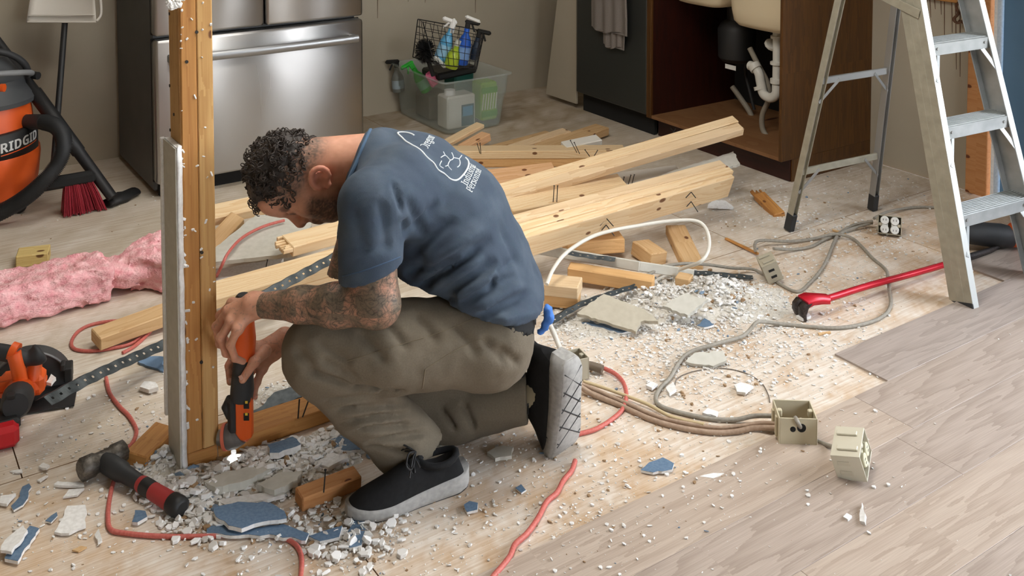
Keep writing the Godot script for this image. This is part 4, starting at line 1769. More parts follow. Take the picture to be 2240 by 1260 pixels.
	mb.tube([bc, Z(948, 165, 5.22)], 0.012, 10)
	put("handle", mb, M.black, t)
	mb = MB.new()
	var r := RandomNumberGenerator.new()
	r.seed = 3
	for k in 700:
		var d := Vector3(r.randfn(), r.randfn(), r.randfn()).normalized()
		mb.tube([bc + d * 0.01, bc + d * (0.052 + 0.012 * r.randf()) * Vector3(0.9, 1.1, 0.9)], 0.0011, 3, false)
	put("bristles", mb, M.black_matte, t).set_meta("kind", "stuff")
	# ---- what shows through the tub's sides
	var inside := [
		["soap_jug", "white jug with a blue label behind the near wall of the tub", "jug", Transform3D(rb, W(2.70, 4.52, 0.10)), Vector3(0.17, 0.17, 0.11), c8(228, 226, 216)],
		["sponge_pack", "green and white pack of sponges at the right side of the tub", "sponge pack", Transform3D(rb, W(2.86, 4.50, 0.135)), Vector3(0.10, 0.20, 0.10), c8(150, 196, 70)],
		["green_carton", "dark green carton upright in the middle of the tub", "carton", Transform3D(rb, W(2.80, 4.66, 0.14)), Vector3(0.12, 0.24, 0.12), c8(24, 96, 84)],
		["pink_packet", "pink and white packet poking over the near corner of the tub", "packet", Transform3D(rb * Basis(Vector3(0, 0, 1), 0.5), Z(945, 172, 5.27)), Vector3(0.05, 0.09, 0.02), c8(222, 108, 140)],
		["grey_container", "squat grey container low at the left side of the tub", "container", Transform3D(rb, W(2.70, 4.76, 0.08)), Vector3(0.14, 0.13, 0.16), c8(112, 108, 100)],
		["black_case", "black case lying across the top of the tub under the wire basket", "case", Transform3D(rb * Basis(Vector3(0, 0, 1), 0.06), W(2.74, 4.66, 0.275)), Vector3(0.24, 0.04, 0.18), c8(20, 20, 20)],
		["white_cloth", "folded white cloth lying beside the black brush in the tub", "cloth", along(Z(950, 122, 5.10), Z(975, 148, 5.12)), Vector3(0.085, 0.02, 0.03), c8(206, 210, 208)]]
	for s in inside:
		t = thing(s[0], s[1], s[2], s[3].origin)
		mb = MB.new()
		mb.box(s[3], s[4], 0.009)
		put("body", mb, mat(s[5], 0.5), t)
		if s[0] == "soap_jug":
			mb = MB.new()
			mb.box(s[3].translated_local(Vector3(0.035, -0.02, 0.0556)), Vector3(0.075, 0.11, 0.001), 0.0)
			var lab := put("label_panel", mb, mat(c8(30, 92, 110), 0.5), t)
			mb = MB.new()
			mb.box(s[3].translated_local(Vector3(0.035, 0.0, 0.0564)), Vector3(0.06, 0.05, 0.001), 0.0)
			put("print", mb, mat(c8(64, 150, 196), 0.5), lab)
			mb = MB.new()
			mb.lathe(Transform3D(Basis(), s[3] * Vector3(-0.04, 0.085, 0)), [Vector2(0, 0), Vector2(0.03, 0), Vector2(0.028, 0.025), Vector2(0, 0.025)], 18)
			put("cap", mb, M.white_plastic, t)
		if s[0] == "sponge_pack":
			for i in 6:
				mb = MB.new()
				mb.box(s[3].translated_local(Vector3(-0.04 + 0.016 * i, 0.0, 0.0506)) * Transform3D(Basis(Vector3(0, 0, 1), -0.12), Vector3.ZERO), Vector3(0.008, 0.085, 0.002), 0.0)
				put("print", mb, mat(c8(236, 238, 214), 0.5), t)
			for i in [0.06, -0.065]:
				mb = MB.new()
				mb.box(s[3].translated_local(Vector3(0.0, i, 0.0506)), Vector3(0.098, 0.03, 0.002), 0.0)
				put("print", mb, mat(c8(96, 170, 42), 0.5), t)


# a board: (ax, ay, ha) and (bx, by, hb) are the ends of its upper near edge; w runs away from it, t down
func board(parent: Node3D, called: String, e: Array, w: float, t: float, roll: float, m: Material, rag := 0.0) -> Transform3D:
	var a := P(e[0], e[1], e[2])
	var b := P(e[3], e[4], e[5])
	var x := (b - a).normalized()
	var z := x.cross(UP).normalized()      # towards the eye
	var y := z.cross(x)
	var bs := Basis(x, y, z) * Basis(Vector3(1, 0, 0), roll)
	var xf := Transform3D(bs, (a + b) * 0.5 - bs.z * w * 0.5 - bs.y * t * 0.5)
	var mb := MB.new()
	mb.uvo = Vector2(rng.randf(), rng.randf() * 0.15)
	mb.box(xf, Vector3((b - a).length(), t, w), 0.003)
	if rag > 0.0:      # splintered end at a
		for k in 9:
			var f := (k + 0.5) / 9.0 - 0.5
			var l := rag * (0.4 + 0.6 * rng.randf())
			mb.box(xf * Transform3D(Basis(Vector3(0, 1, 0), 0.1 * (rng.randf() - 0.5)), Vector3(-(b - a).length() * 0.5 - l * 0.4, t * (rng.randf() - 0.5) * 0.5, w * f)), Vector3(l, t * 0.4, w / 10.0), 0.002)
	var o := put(called, mb, m, parent)
	return xf


func nail_at(parent: Node3D, p: Vector3, d: Vector3) -> void:
	var mb := MB.new()
	mb.tube([p, p + d], 0.0017, 5)
	mb.tube([p + d, p + d * 1.03], 0.0034, 6)
	put("nail", mb, M.nail, parent)


func build_lumber() -> void:
	# [name, label, boards, nails]; a board is [edge, width, thickness, roll, material, ragged end]
	var grp := "torn-out lumber in the heap"
	var list := [
		["nailed up front beam of thick boards with V nails on its side", [[[1120, 528, 0.190, 1608, 387, 0.190], 0.040, 0.095, 0.36, "pine", 0], [[1108, 512, 0.207, 1606, 374, 0.207], 0.040, 0.090, 0.36, "pine", 0], [[1096, 496, 0.224, 1590, 362, 0.224], 0.040, 0.086, 0.36, "pine2", 0]],
			[]],
		["long pale double board slanting up to the right across the heap", [[[1082, 441, 0.17, 1629, 281, 0.30], 0.045, 0.036, 0.36, "pine2", 0], [[1080, 424, 0.187, 1617, 265, 0.317], 0.045, 0.036, 0.36, "pine", 0]],
			[[1290, 333, -0.02, 0.03], [1297, 337, 0.02, 0.03], [1468, 290, 0.02, 0.035], [1476, 284, -0.02, 0.03]]],
		["pair of flat boards stacked level at the back of the heap", [[[930, 331, 0.078, 1368, 329, 0.078], 0.089, 0.038, 0.0, "pine", 0], [[930, 349, 0.039, 1366, 347, 0.039], 0.089, 0.038, 0.0, "amber_light", 0]],
			[[1050, 322, -0.012, 0.045], [1052, 322, -0.004, 0.05], [1262, 316, -0.03, 0.06], [1268, 320, -0.025, 0.055]]],
		["short bright board with two upright nails under the slanting board", [[[1122, 462, 0.150, 1380, 412, 0.150], 0.10, 0.038, 0.34, "pine", 0.02]], [[1210, 424, 0.004, 0.06], [1218, 424, 0.003, 0.06]]],
		["pale dusty board with bent nails between the two long beams", [[[1250, 420, 0.13, 1500, 386, 0.13], 0.085, 0.03, 0.30, "white_wood", 0]], [[1360, 398, 0.01, 0.04], [1372, 397, 0.015, 0.05], [1380, 396, 0.014, 0.05]]],
		["pinkish brown board lying behind the slanting board on the right", [[[1300, 398, 0.10, 1490, 372, 0.07], 0.05, 0.038, 0.1, "pink_pine", 0]], []],
		["pink-toned board half under the shirted back at the heap's middle", [[[1010, 414, 0.09, 1225, 388, 0.09], 0.10, 0.038, 0.40, "pink_pine", 0]], []],
		["upright splintered stub poking up in the middle of the heap", [[[1190, 372, 0.10, 1212, 370, 0.10], 0.04, 0.07, 0.3, "old_pine", 0.012]], []],
		["thin split board with a pointed end nearest the storage tub", [[[960, 326, 0.06, 1060, 272, 0.10], 0.05, 0.02, 0.1, "pine", 0]], []],
		["stubby pink-ended offcut beside the pointed split board", [[[1020, 322, 0.05, 1073, 292, 0.08], 0.06, 0.038, 0.0, "pink_pine", 0]], []],
		["narrow pale lath lying flat at the very back of the heap", [[[1070, 325, 0.03, 1205, 289, 0.03], 0.04, 0.02, 0.0, "old_pine", 0]], []],
		["board end with a dark cut face behind the level pair", [[[1130, 325, 0.06, 1250, 287, 0.06], 0.06, 0.04, 0.1, "pine2", 0]], []],
		["broad board reaching farthest back toward the dishwasher", [[[1200, 325, 0.05, 1333, 279, 0.05], 0.089, 0.04, 0.05, "old_pine", 0]], []],
		["white painted board end lying on top of the level pair", [[[1240, 322, 0.08, 1318, 306, 0.09], 0.06, 0.03, 0.2, "white_wood", 0]], []],
		["amber board end sticking out under the nailed front beam", [[[1240, 530, 0.075, 1367, 522, 0.075], 0.08, 0.052, 0.0, "amber_light", 0]], []],
		["block with a broken end pointing out below the front beam", [[[1383, 527, 0.06, 1425, 556, 0.05], 0.075, 0.05, -0.1, "old_pine", 0]], []],
		["flat dusty board pointing at the viewer under the white cable", [[[1456, 492, 0.04, 1492, 572, 0.03], -0.075, 0.036, 0.0, "old_pine", 0]], []],
		["orange board under the grey strip, white with plaster along its top", [[[1241, 586, 0.065, 1428, 616, 0.055], 0.045, 0.045, 0.1, "amber_light", 0]], []],
		["stacked pair of short blocks nearest the kneeling person's hip", [[[1190, 622, 0.085, 1264, 630, 0.085], 0.085, 0.038, 0.0, "pine2", 0], [[1190, 646, 0.046, 1264, 652, 0.046], 0.085, 0.038, 0.0, "amber_light", 0]], []],
		["small stained block standing by the white rubble", [[[1476, 606, 0.045, 1508, 612, 0.045], 0.05, 0.045, 0.0, "old_pine", 0]], []],
		["brown split wedge of wood lying alone left of the ladder", [[[1648, 425, 0.035, 1692, 470, 0.01], -0.05, 0.025, 0.2, "amber", 0.05]], []],
		["thin reddish splinter on the floor beside an outlet box", [[[1584, 520, 0.008, 1655, 554, 0.015], 0.014, 0.008, 0.0, "amber", 0]], []],
		["pale board below the refrigerator, behind the bare post", [[[440, 484, 0.11, 640, 440, 0.11], 0.08, 0.038, 0.35, "pine", 0]], []],
		["brown board slanting down beside the post, under the pale one", [[[462, 560, 0.02, 535, 478, 0.10], 0.06, 0.03, 0.4, "old_pine", 0]], []],
		["splintered stub of board lying under the kneeling person's face", [[[641, 540, 0.15, 790, 500, 0.15], 0.089, 0.038, 0.15, "pine", 0.04]], []],
		["long board end sticking out to the left of the bare post", [[[219, 741, 0.05, 430, 664, 0.06], 0.07, 0.04, 0.1, "old_pine", 0]], []],
		["wide pale board with a crooked nail right of the post", [[[430, 667, 0.07, 770, 570, 0.12], 0.089, 0.038, 0.25, "pine", 0]], [[578, 588, 0.01, 0.05], [582, 600, -0.006, 0.01]]],
		["lower pale board half hidden by the tattooed forearm", [[[505, 664, 0.055, 770, 592, 0.06], 0.089, 0.038, 0.1, "pine", 0]], []],
		["short chewed board on the floor in front of the near shoe", [[[662, 1092, 0.035, 792, 1042, 0.035], 0.045, 0.034, 0.1, "old_brown", 0]], [[708, 1062, 0.004, 0.05]]]]
	M.amber_light = mat(c8(250, 228, 196), 0.7, 0.0, T.pine2)
	M.amber_light.uv1_scale = M.amber.uv1_scale
	M.white_wood = mat(c8(232, 228, 218), 0.8)
	for s in list:
		var mid := P(s[1][0][0][0], s[1][0][0][1], 0.0)
		var t := thing("lumber", s[0], "board", mid, grp)
		for b in s[1]:
			var xf := board(t, "board" if s[1].size() > 1 else "timber", b[0], absf(b[1]), b[2], b[3], M[b[4]], b[5])
		for n in s[2]:
			var e: Array = s[1][-1][0] if s[1].size() > 1 and s[0].begins_with("long") else s[1][0][0]
			var hh: float = lerpf(e[2], e[5], (n[0] - e[0]) / (e[3] - e[0])) + 0.004
			nail_at(t, P(n[0], n[1] + n[3] * 300.0, hh), Vector3(n[2], n[3], -n[2] * 0.5))
		if s[0].begins_with("nailed"):
			for q in [[1326, 477, 1312, 494], [1326, 477, 1342, 495], [1326, 492, 1316, 504], [1326, 492, 1344, 516], [1512, 420, 1500, 433], [1512, 420, 1522, 433], [1512, 441, 1502, 452], [1512, 441, 1527, 464]]:
				var e := [P(1120, 528, 0.190), P(1608, 387, 0.190)]
				var f: float = (q[0] - 1120.0) / 488.0
				var zz: float = -lerpf(e[0].z, e[1].z, f) - 0.014
				var g := Z(q[0], q[1], zz)
				var mb := MB.new()
				mb.tube([g, Z(q[2], q[3], zz - 0.008)], 0.0018, 5)
				put("nail", mb, M.nail, t)
	# ---- sheets and strips in the heap
	var sheets := [
		["drywall_sheet", "white drywall sheet with a brown spot lying left under the lumber", [[462, 576, 0.09], [650, 552, 0.10], [690, 470, 0.12], [560, 470, 0.12], [462, 548, 0.10]], 0.013, "paper_grey"],
		["drywall_scrap", "long white drywall scrap under the spotted sheet, near the post", [[440, 628, 0.02], [600, 590, 0.03], [620, 566, 0.03], [440, 592, 0.03]], 0.012, "gypsum"],
		["drywall_strip", "grey drywall strip with a notched end pointing toward the cabinet", [[1440, 392, 0.15], [1580, 372, 0.15], [1620, 354, 0.17], [1604, 333, 0.18], [1588, 337, 0.18], [1560, 348, 0.17], [1450, 378, 0.16]], 0.012, "paper_grey"],
		["drywall_scrap", "white scrap sticking out from under the front beam's right end", [[1548, 452, 0.02], [1605, 452, 0.015], [1586, 440, 0.02], [1560, 436, 0.03]], 0.010, "gypsum"],
		["drywall_scrap", "large grey-tan drywall piece lying on the white rubble", [[1262, 688, 0.03], [1390, 720, 0.035], [1402, 704, 0.04], [1440, 706, 0.04], [1412, 680, 0.055], [1374, 662, 0.065], [1320, 640, 0.075]], 0.012, "paper_tan"],
		["drywall_scrap", "grey drywall piece next to the largest, tilted on white crumbs", [[1450, 672, 0.05], [1504, 688, 0.05], [1548, 656, 0.07], [1500, 642, 0.075], [1476, 650, 0.07]], 0.012, "paper_grey"],
		["drywall_scrap", "lone pale drywall lump with a curled edge under the grey cable", [[1500, 792, 0.012], [1560, 800, 0.012], [1590, 786, 0.02], [1580, 768, 0.03], [1520, 770, 0.03]], 0.012, "paper_grey"],
		["drywall_scrap", "bluish white scrap lying under the metal strip left of the post", [[300, 790, 0.008], [357, 812, 0.006], [357, 780, 0.012], [320, 778, 0.012]], 0.010, "blue_paint"],
		["dark_sheet", "dark bent metal sheet lying behind the power tool", [[560, 900, 0.03], [660, 868, 0.04], [640, 846, 0.05], [600, 858, 0.045]], 0.003, "dark_metal"]]
	M.dark_metal = tri_uv(mat(Color.WHITE, 0.45, 0.5, noise_tex(151, 0.05, c8(52, 58, 62), c8(92, 98, 100))), 3.0)
	for s in sheets:
		var pts := []
		for q in s[2]:
			pts.append(P(q[0], q[1], q[2]))
		tag(put(s[0], sheet(pts, s[3]), M[s[4]]), s[1], "drywall" if s[0] != "dark_sheet" else "metal sheet")
	# spot on the first sheet
	# ---- metal corner strips with real holes
	strip("metal_strip", "long dark perforated metal strip running from the saw behind the post", [[95, 868, 0.13], [200, 812, 0.12], [357, 742, 0.09], [470, 690, 0.10], [600, 622, 0.135], [745, 545, 0.17]], 0.056)
	strip("metal_strip", "dark perforated metal strip ending beside the outlet box in the rubble", [[1500, 590, 0.03], [1560, 594, 0.025], [1600, 598, 0.02], [1650, 602, 0.015]], 0.03)
	strip("metal_strip", "short dark perforated strip crossed by the arching white cable", [[1243, 548, 0.11], [1290, 556, 0.10], [1348, 563, 0.10]], 0.03)
	strip("metal_strip", "twisted dark strip lying beside the large grey-tan drywall piece", [[1202, 700, 0.03], [1240, 676, 0.04], [1290, 652, 0.05], [1390, 620, 0.05]], 0.03)
	strip("metal_strip", "dark strip poking out below the kneeling person's knee", [[540, 905, 0.02], [600, 880, 0.03], [680, 850, 0.05]], 0.03)
	# grey paper-faced strip that the dark one is nailed to
	var t := thing("corner_bead", "long thin grey strip lying across the front of the lumber heap", "trim strip", P(1350, 560))
	board(t, "bead", [1140, 528, 0.10, 1400, 572, 0.09], 0.012, 0.034, -0.25, M.paper_grey, 0)
	board(t, "bead", [1400, 572, 0.088, 1520, 590, 0.04], 0.012, 0.032, -0.25, M.paper_grey, 0)


func sheet(pts: Array, th: float, face: MB = null) -> MB:      # a flat piece with broken edges through points that need not be quite level
	var mb := MB.new()
	var c := Vector3.ZERO
	for p: Vector3 in pts:
		c += p
	c /= pts.size()
	var n := Vector3.ZERO
	for k in pts.size():
		n += (pts[k] - c).cross(pts[(k + 1) % pts.size()] - c)
	n = n.normalized()
	if n.y < 0:
		pts.reverse()
		n = -n
	var x: Vector3 = (pts[1] - pts[0]).slide(n).normalized()
	var xf := Transform3D(Basis(x, n.cross(x), n), c - n * th * 0.5)
	var inv := xf.affine_inverse()
	var poly := PackedVector2Array()
	for k in pts.size():
		var a: Vector3 = inv * pts[k]
		var b: Vector3 = inv * pts[(k + 1) % pts.size()]
		var m := int(clampf((b - a).length() / 0.012, 1, 16))
		for i in m:
			var q := a.lerp(b, float(i) / m)
			var w := 0.001 if i == 0 else minf(0.0035, (b - a).length() * 0.07)
			poly.append(Vector2(q.x + rng.randf_range(-w, w), q.y + rng.randf_range(-w, w)))
	mb.prism(xf, poly, th, 0.0)
	if face:
		face.prism(xf.translated_local(Vector3(0, 0, th * 0.5)), poly, 0.0012, 0.0)
	return mb


func strip(called: String, label: String, e: Array, w: float) -> void:
	var pts := []
	for q in e:
		pts.append(P(q[0], q[1], q[2]))
	var fine := spline(pts, 40)
	# even steps of 6 mm
	var line := [fine[0]]
	for p: Vector3 in fine:
		while (p - line[-1]).length() > 0.0065:
			line.append(line[-1] + (p - line[-1]).normalized() * 0.0065)
	var rows := [-0.5, -0.30, -0.18, -0.02, 0.02, 0.18, 0.30, 0.5]
	var mb := MB.new()
	var prev := []
	for k in line.size():
		var t: Vector3 = (line[mini(k + 1, line.size() - 1)] - line[maxi(k - 1, 0)]).normalized()
		var s := t.cross(UP).normalized()
		var n := s.cross(t)
		var cur := []
		for r in rows:
			cur.append(line[k] + s * r * w - n * (absf(r) * w * 0.55) + n * 0.001 * sin(k * 0.7 + r * 3.0))
		if k:
			for i in 7:
				if (i == 1 and (k % 4) == 1) or (i == 5 and (k % 4) == 3):
					continue
				var a: Vector3 = prev[i]
				var b: Vector3 = prev[i + 1]
				var c: Vector3 = cur[i + 1]
				var d: Vector3 = cur[i]
				mb.quad(a, b, c, d)
				mb.quad(d - n * 0.0008, c - n * 0.0008, b - n * 0.0008, a - n * 0.0008)
		prev = cur
	tag(put(called, mb, M.dark_metal), label, "metal strip", "perforated metal strips")


func build_tools() -> void:
	build_hammer()
	build_pry_bar()
	build_saws()


func build_hammer() -> void:
	var h1 := P(190, 1023, 0.034)
	var h2 := P(260, 992, 0.034)
	var ends := P(397, 1112, 0.021)
	var ax := (h2 - h1).normalized()
	var mid := (h1 + h2) * 0.5
	var hx := (ends - mid).normalized()
	var up := hx.cross(ax).normalized()
	if up.y < 0:
		up = -up
	var steel := tri_uv(mat(Color.WHITE, 0.5, 0.75, noise_tex(201, 0.06, c8(70, 66, 62), c8(140, 134, 126))), 8.0)
	var t := thing("hammer", "short heavy hammer with a steel head and black and red handle", "hammer", Vector3(mid.x, 0, mid.z))
	var mb := MB.new()
	var fwd := up.cross(ax).normalized()
	var rings := []
	for k in [[-0.056, 0.020], [-0.052, 0.0245], [-0.022, 0.0245], [-0.016, 0.021], [0.016, 0.021], [0.022, 0.0245], [0.052, 0.0245], [0.056, 0.020]]:
		var ring := PackedVector3Array()
		for a in 8:
			var an := TAU * (a + 0.5) / 8
			var r: float = k[1] / cos(PI / 8) * (0.93 if a % 2 == 0 else 1.0)
			ring.append(mid + ax * k[0] + (up * sin(an) + fwd * cos(an)) * r)
		ring.reverse()
		rings.append(ring)
	mb.loft(rings)
	put("head", mb, steel, t)
	var seg := func(called: String, prof: Array, m: Material) -> void:
		var pts := []
		var rad := []
		for q in prof:
			pts.append(mid.lerp(ends, q[0]))
			rad.append(q[1])
		var b := MB.new()
		b.tube(pts, rad, 18)
		put(called, b, m, t)
	seg.call("collar", [[0.02, 0.021], [0.08, 0.023], [0.25, 0.023], [0.29, 0.019], [0.50, 0.0165], [0.56, 0.0175]], M.rubber)
	seg.call("grip", [[0.48, 0.0160], [0.52, 0.0185], [0.64, 0.0185], [0.78, 0.0195], [0.88, 0.0205]], mat(c8(164, 52, 52), 0.55))
	seg.call("grip_pad", [[0.54, 0.0188], [0.60, 0.0192], [0.70, 0.0180]], M.black)
	seg.call("end_cap", [[0.87, 0.0190], [0.885, 0.0225], [0.96, 0.0235], [1.0, 0.0215], [1.012, 0.014]], M.black)


func build_pry_bar() -> void:
	var red := mat(c8(196, 22, 44), 0.32, 0.25)
	var dark := tri_uv(mat(Color.WHITE, 0.45, 0.6, noise_tex(211, 0.06, c8(40, 36, 36), c8(96, 88, 86))), 8.0)
	var t := thing("pry_bar", "long red hexagonal pry bar with a dark forked claw on the floor", "pry bar", P(1900, 620))
	var pts := [P(1806, 655, 0.048), P(1900, 625, 0.040), P(2000, 598, 0.030), P(2096, 570, 0.022)]
	var mb := MB.new()
	mb.tube(spline(pts, 3), 0.0105, 6)
	put("shaft", mb, red, t)
	mb = MB.new()
	mb.tube(spline([P(2092, 571, 0.022), P(2140, 556, 0.018), P(2172, 545, 0.018), P(2196, 532, 0.025)], 4), [0.0125, 0.0125, 0.0122, 0.012, 0.0115, 0.011, 0.0105, 0.010, 0.009, 0.008, 0.007, 0.006, 0.004], 6)
	put("chisel_end", mb, dark, t)
	# flattened neck, then the claw bent down to the floor with a slot in it
	var a := P(1806, 655, 0.048)
	var d := (P(1740, 656, 0.062) - a)
	var x := Vector3(d.x, 0, d.z).normalized()
	var s := UP.cross(x).normalized()
	var prof := [[a - x * 0.01, 0.012, 0.012], [a + x * 0.025 + UP * 0.006, 0.018, 0.011], [a + x * 0.06 + UP * 0.010, 0.026, 0.010], [a + x * 0.082 + UP * 0.004, 0.029, 0.009]]
	var rings := []
	for p in prof:
		var ring := PackedVector3Array()
		for q in [[-1, -1], [1, -1], [1, 1], [-1, 1]]:
			ring.append(p[0] + s * q[0] * p[1] + UP * q[1] * p[2])
		rings.append(ring)
	mb = MB.new()
	mb.loft(rings)
	put("neck", mb, red, t)
	var top: Vector3 = prof[3][0]
	for k in [-1, 1]:
		mb = MB.new()
		rings = []
		for p in [[top - x * 0.004 + UP * 0.004, 0.010], [top + x * 0.010 - UP * 0.010, 0.010], [top + x * 0.014 - UP * 0.030, 0.007], [Vector3(top.x, 0.002, top.z) + x * 0.008, 0.003]]:
			var ring := PackedVector3Array()
			for q in [[0.0028, -1], [0.030, -1], [0.030, 1], [0.0028, 1]]:
				ring.append(p[0] + s * k * q[0] + x * q[1] * p[1])
			if k < 0:
				ring.reverse()
			rings.append(ring)
		mb.loft(rings)
		put("claw", mb, dark, t)


func build_saws() -> void:
	# ---- circular saw at the left edge: motor side towards the eye
	var zz := 2.70
	var q := func(px: float, py: float, dz := 0.0) -> Vector3: return Z(px, py, zz + dz)
	var guard := mat(c8(66, 66, 66), 0.5, 0.2)
	var t := thing("circular_saw", "orange and black cordless circular saw lying at the left edge", "circular saw", P(70, 900))
	var mb := MB.new()
	var gc: Vector3 = q.call(66, 846, 0.03)
	var bs := Basis(Vector3(0, 1, 0), 0.32) * Basis(Vector3(1, 0, 0), PI / 2)
	var half := func(r0: float, r1: float, th: float, a0: float, a1: float) -> MB:
		var b := MB.new()
		var poly := PackedVector2Array()
		for k in 33:
			var a := lerpf(a0, a1, k / 32.0)
			poly.append(Vector2(cos(a), sin(a)) * r1)
		for k in 33:
			var a := lerpf(a1, a0, k / 32.0)
			poly.append(Vector2(cos(a), sin(a)) * r0)
		b.prism(Transform3D(Basis(UP, 0.32), gc), poly, th, 0.004)
		return b
	mb = MB.new()
	var rim := []
	for k in 25:
		var a := lerpf(-0.35, PI + 0.1, k / 24.0)
		rim.append(Transform3D(Basis(UP, 0.32), gc) * Vector3(cos(a) * 0.104, sin(a) * 0.104, 0.021))
	mb.tube(rim, 0.004, 6)
	put("guard_rim", mb, mat(c8(112, 112, 112), 0.4, 0.4), t)
	put("upper_guard", half.call(0.035, 0.107, 0.042, -0.35, PI + 0.1), guard, t)
	put("lower_guard", half.call(0.045, 0.098, 0.028, -1.9, -0.3), mat(c8(56, 56, 58), 0.45, 0.4), t)
	mb = MB.new()
	var teeth := PackedVector2Array()
	for k in 96:
		var a := TAU * k / 96
		teeth.append(Vector2(cos(a), sin(a)) * (0.0915 if k % 4 == 0 else 0.087))
	mb.prism(Transform3D(Basis(UP, 0.32), gc), teeth, 0.002)
	put("blade", mb, M.steel, t)
	mb = MB.new()
	var sb := Basis(UP, 0.32)
	mb.box(Transform3D(sb, P(78, 876, 0.006)), Vector3(0.20, 0.004, 0.12), 0.001)
	put("shoe_plate", mb, M.black, t)
	mb = MB.new()
	mb.box(Transform3D(sb, q.call(150, 812, 0.02)), Vector3(0.02, 0.04, 0.05), 0.003)
	mb.box(Transform3D(sb, q.call(138, 800, 0.0)), Vector3(0.012, 0.02, 0.03), 0.003)
	put("depth_bracket", mb, M.black, t)
	# rear and top handle
	mb = MB.new()
	mb.tube(spline([q.call(-40, 766, -0.10), q.call(0, 770, -0.10), q.call(30, 776, -0.10), q.call(55, 784, -0.09), q.call(78, 778, -0.08), q.call(92, 768, -0.07)], 5), [0.021, 0.021, 0.021, 0.021, 0.021, 0.021, 0.021, 0.021, 0.021, 0.021, 0.020, 0.020, 0.020, 0.020, 0.020, 0.020, 0.020, 0.020, 0.022, 0.024, 0.026, 0.028, 0.028, 0.027, 0.025, 0.020], 14)
	put("handle", mb, M.rubber, t)
	mb = MB.new()
	mb.tube([q.call(24, 768, -0.10), q.call(38, 772, -0.10)], 0.024, 16)
	mb.tube(spline([q.call(30, 772, -0.11), q.call(38, 800, -0.11), q.call(46, 836, -0.10)], 5), 0.018, 12)
	put("handle_ring", mb, M.orange, t)
	mb = MB.new()
	mb.tube([q.call(76, 790, -0.06), q.call(75, 810, -0.07), q.call(74, 850, -0.08)], [0.020, 0.018, 0.022], 14)
	mb.box(Transform3D(sb, q.call(50, 838, -0.07)), Vector3(0.11, 0.055, 0.07), 0.012)
	mb.box(Transform3D(sb, q.call(4, 842, -0.10)), Vector3(0.12, 0.03, 0.05), 0.008)
	mb.box(Transform3D(sb, q.call(80, 836, -0.05)), Vector3(0.05, 0.02, 0.04), 0.004)
	put("gear_case", mb, M.orange, t)
	# motor pointing at the viewer
	var m0: Vector3 = q.call(46, 846, -0.06)
	var m1: Vector3 = Z(34, 888, 2.50)
	mb = MB.new()
	mb.tube([m0, m0.lerp(m1, 0.55)], [0.040, 0.038], 20)
	put("motor_case", mb, M.orange, t)
	mb = MB.new()
	mb.tube([m0.lerp(m1, 0.54), m0.lerp(m1, 0.9), m1], [0.0385, 0.037, 0.030], 20)
	put("motor_cap", mb, M.rubber, t)
	mb = MB.new()
	mb.box(Transform3D(sb, Z(24, 866, 2.5)), Vector3(0.02, 0.012, 0.02), 0.002)
	put("spindle_lock", mb, M.black, t)
	mb = MB.new()
	mb.box(Transform3D(Basis(UP, 0.5), P(4, 942, 0.03)), Vector3(0.075, 0.055, 0.10), 0.012)
	var bat := put("battery", mb, mat(c8(190, 24, 34), 0.4), t)
	mb = MB.new()
	mb.box(Transform3D(Basis(UP, 0.5), P(10, 916, 0.045)), Vector3(0.07, 0.03, 0.09), 0.008)
	put("battery_cap", mb, M.black, bat)
	# ---- power tool lying behind the ladder at the right edge
	t = thing("power_drill", "black and orange power tool lying on the floor behind the ladder foot", "power tool", P(2200, 540))
	var at := func(px: float, py: float) -> Vector3: return Z(px, py, 3.68)
	mb = MB.new()
	mb.tube([at.call(2096, 505), at.call(2104, 508), at.call(2150, 512), at.call(2190, 516), at.call(2212, 518), at.call(2218, 519)], [0.030, 0.038, 0.042, 0.044, 0.038, 0.030], 20)
	put("grip", mb, M.rubber, t)
	mb = MB.new()
	mb.tube([at.call(2208, 514), at.call(2214, 514), at.call(2280, 514), at.call(2320, 514)], [0.034, 0.043, 0.046, 0.040], 20)
	put("body", mb, M.orange, t)
	mb = MB.new()
	mb.tube([at.call(2222, 492), at.call(2262, 486), at.call(2300, 490)], [0.02, 0.024, 0.02], 12)
	put("rear_grip", mb, M.black, t)


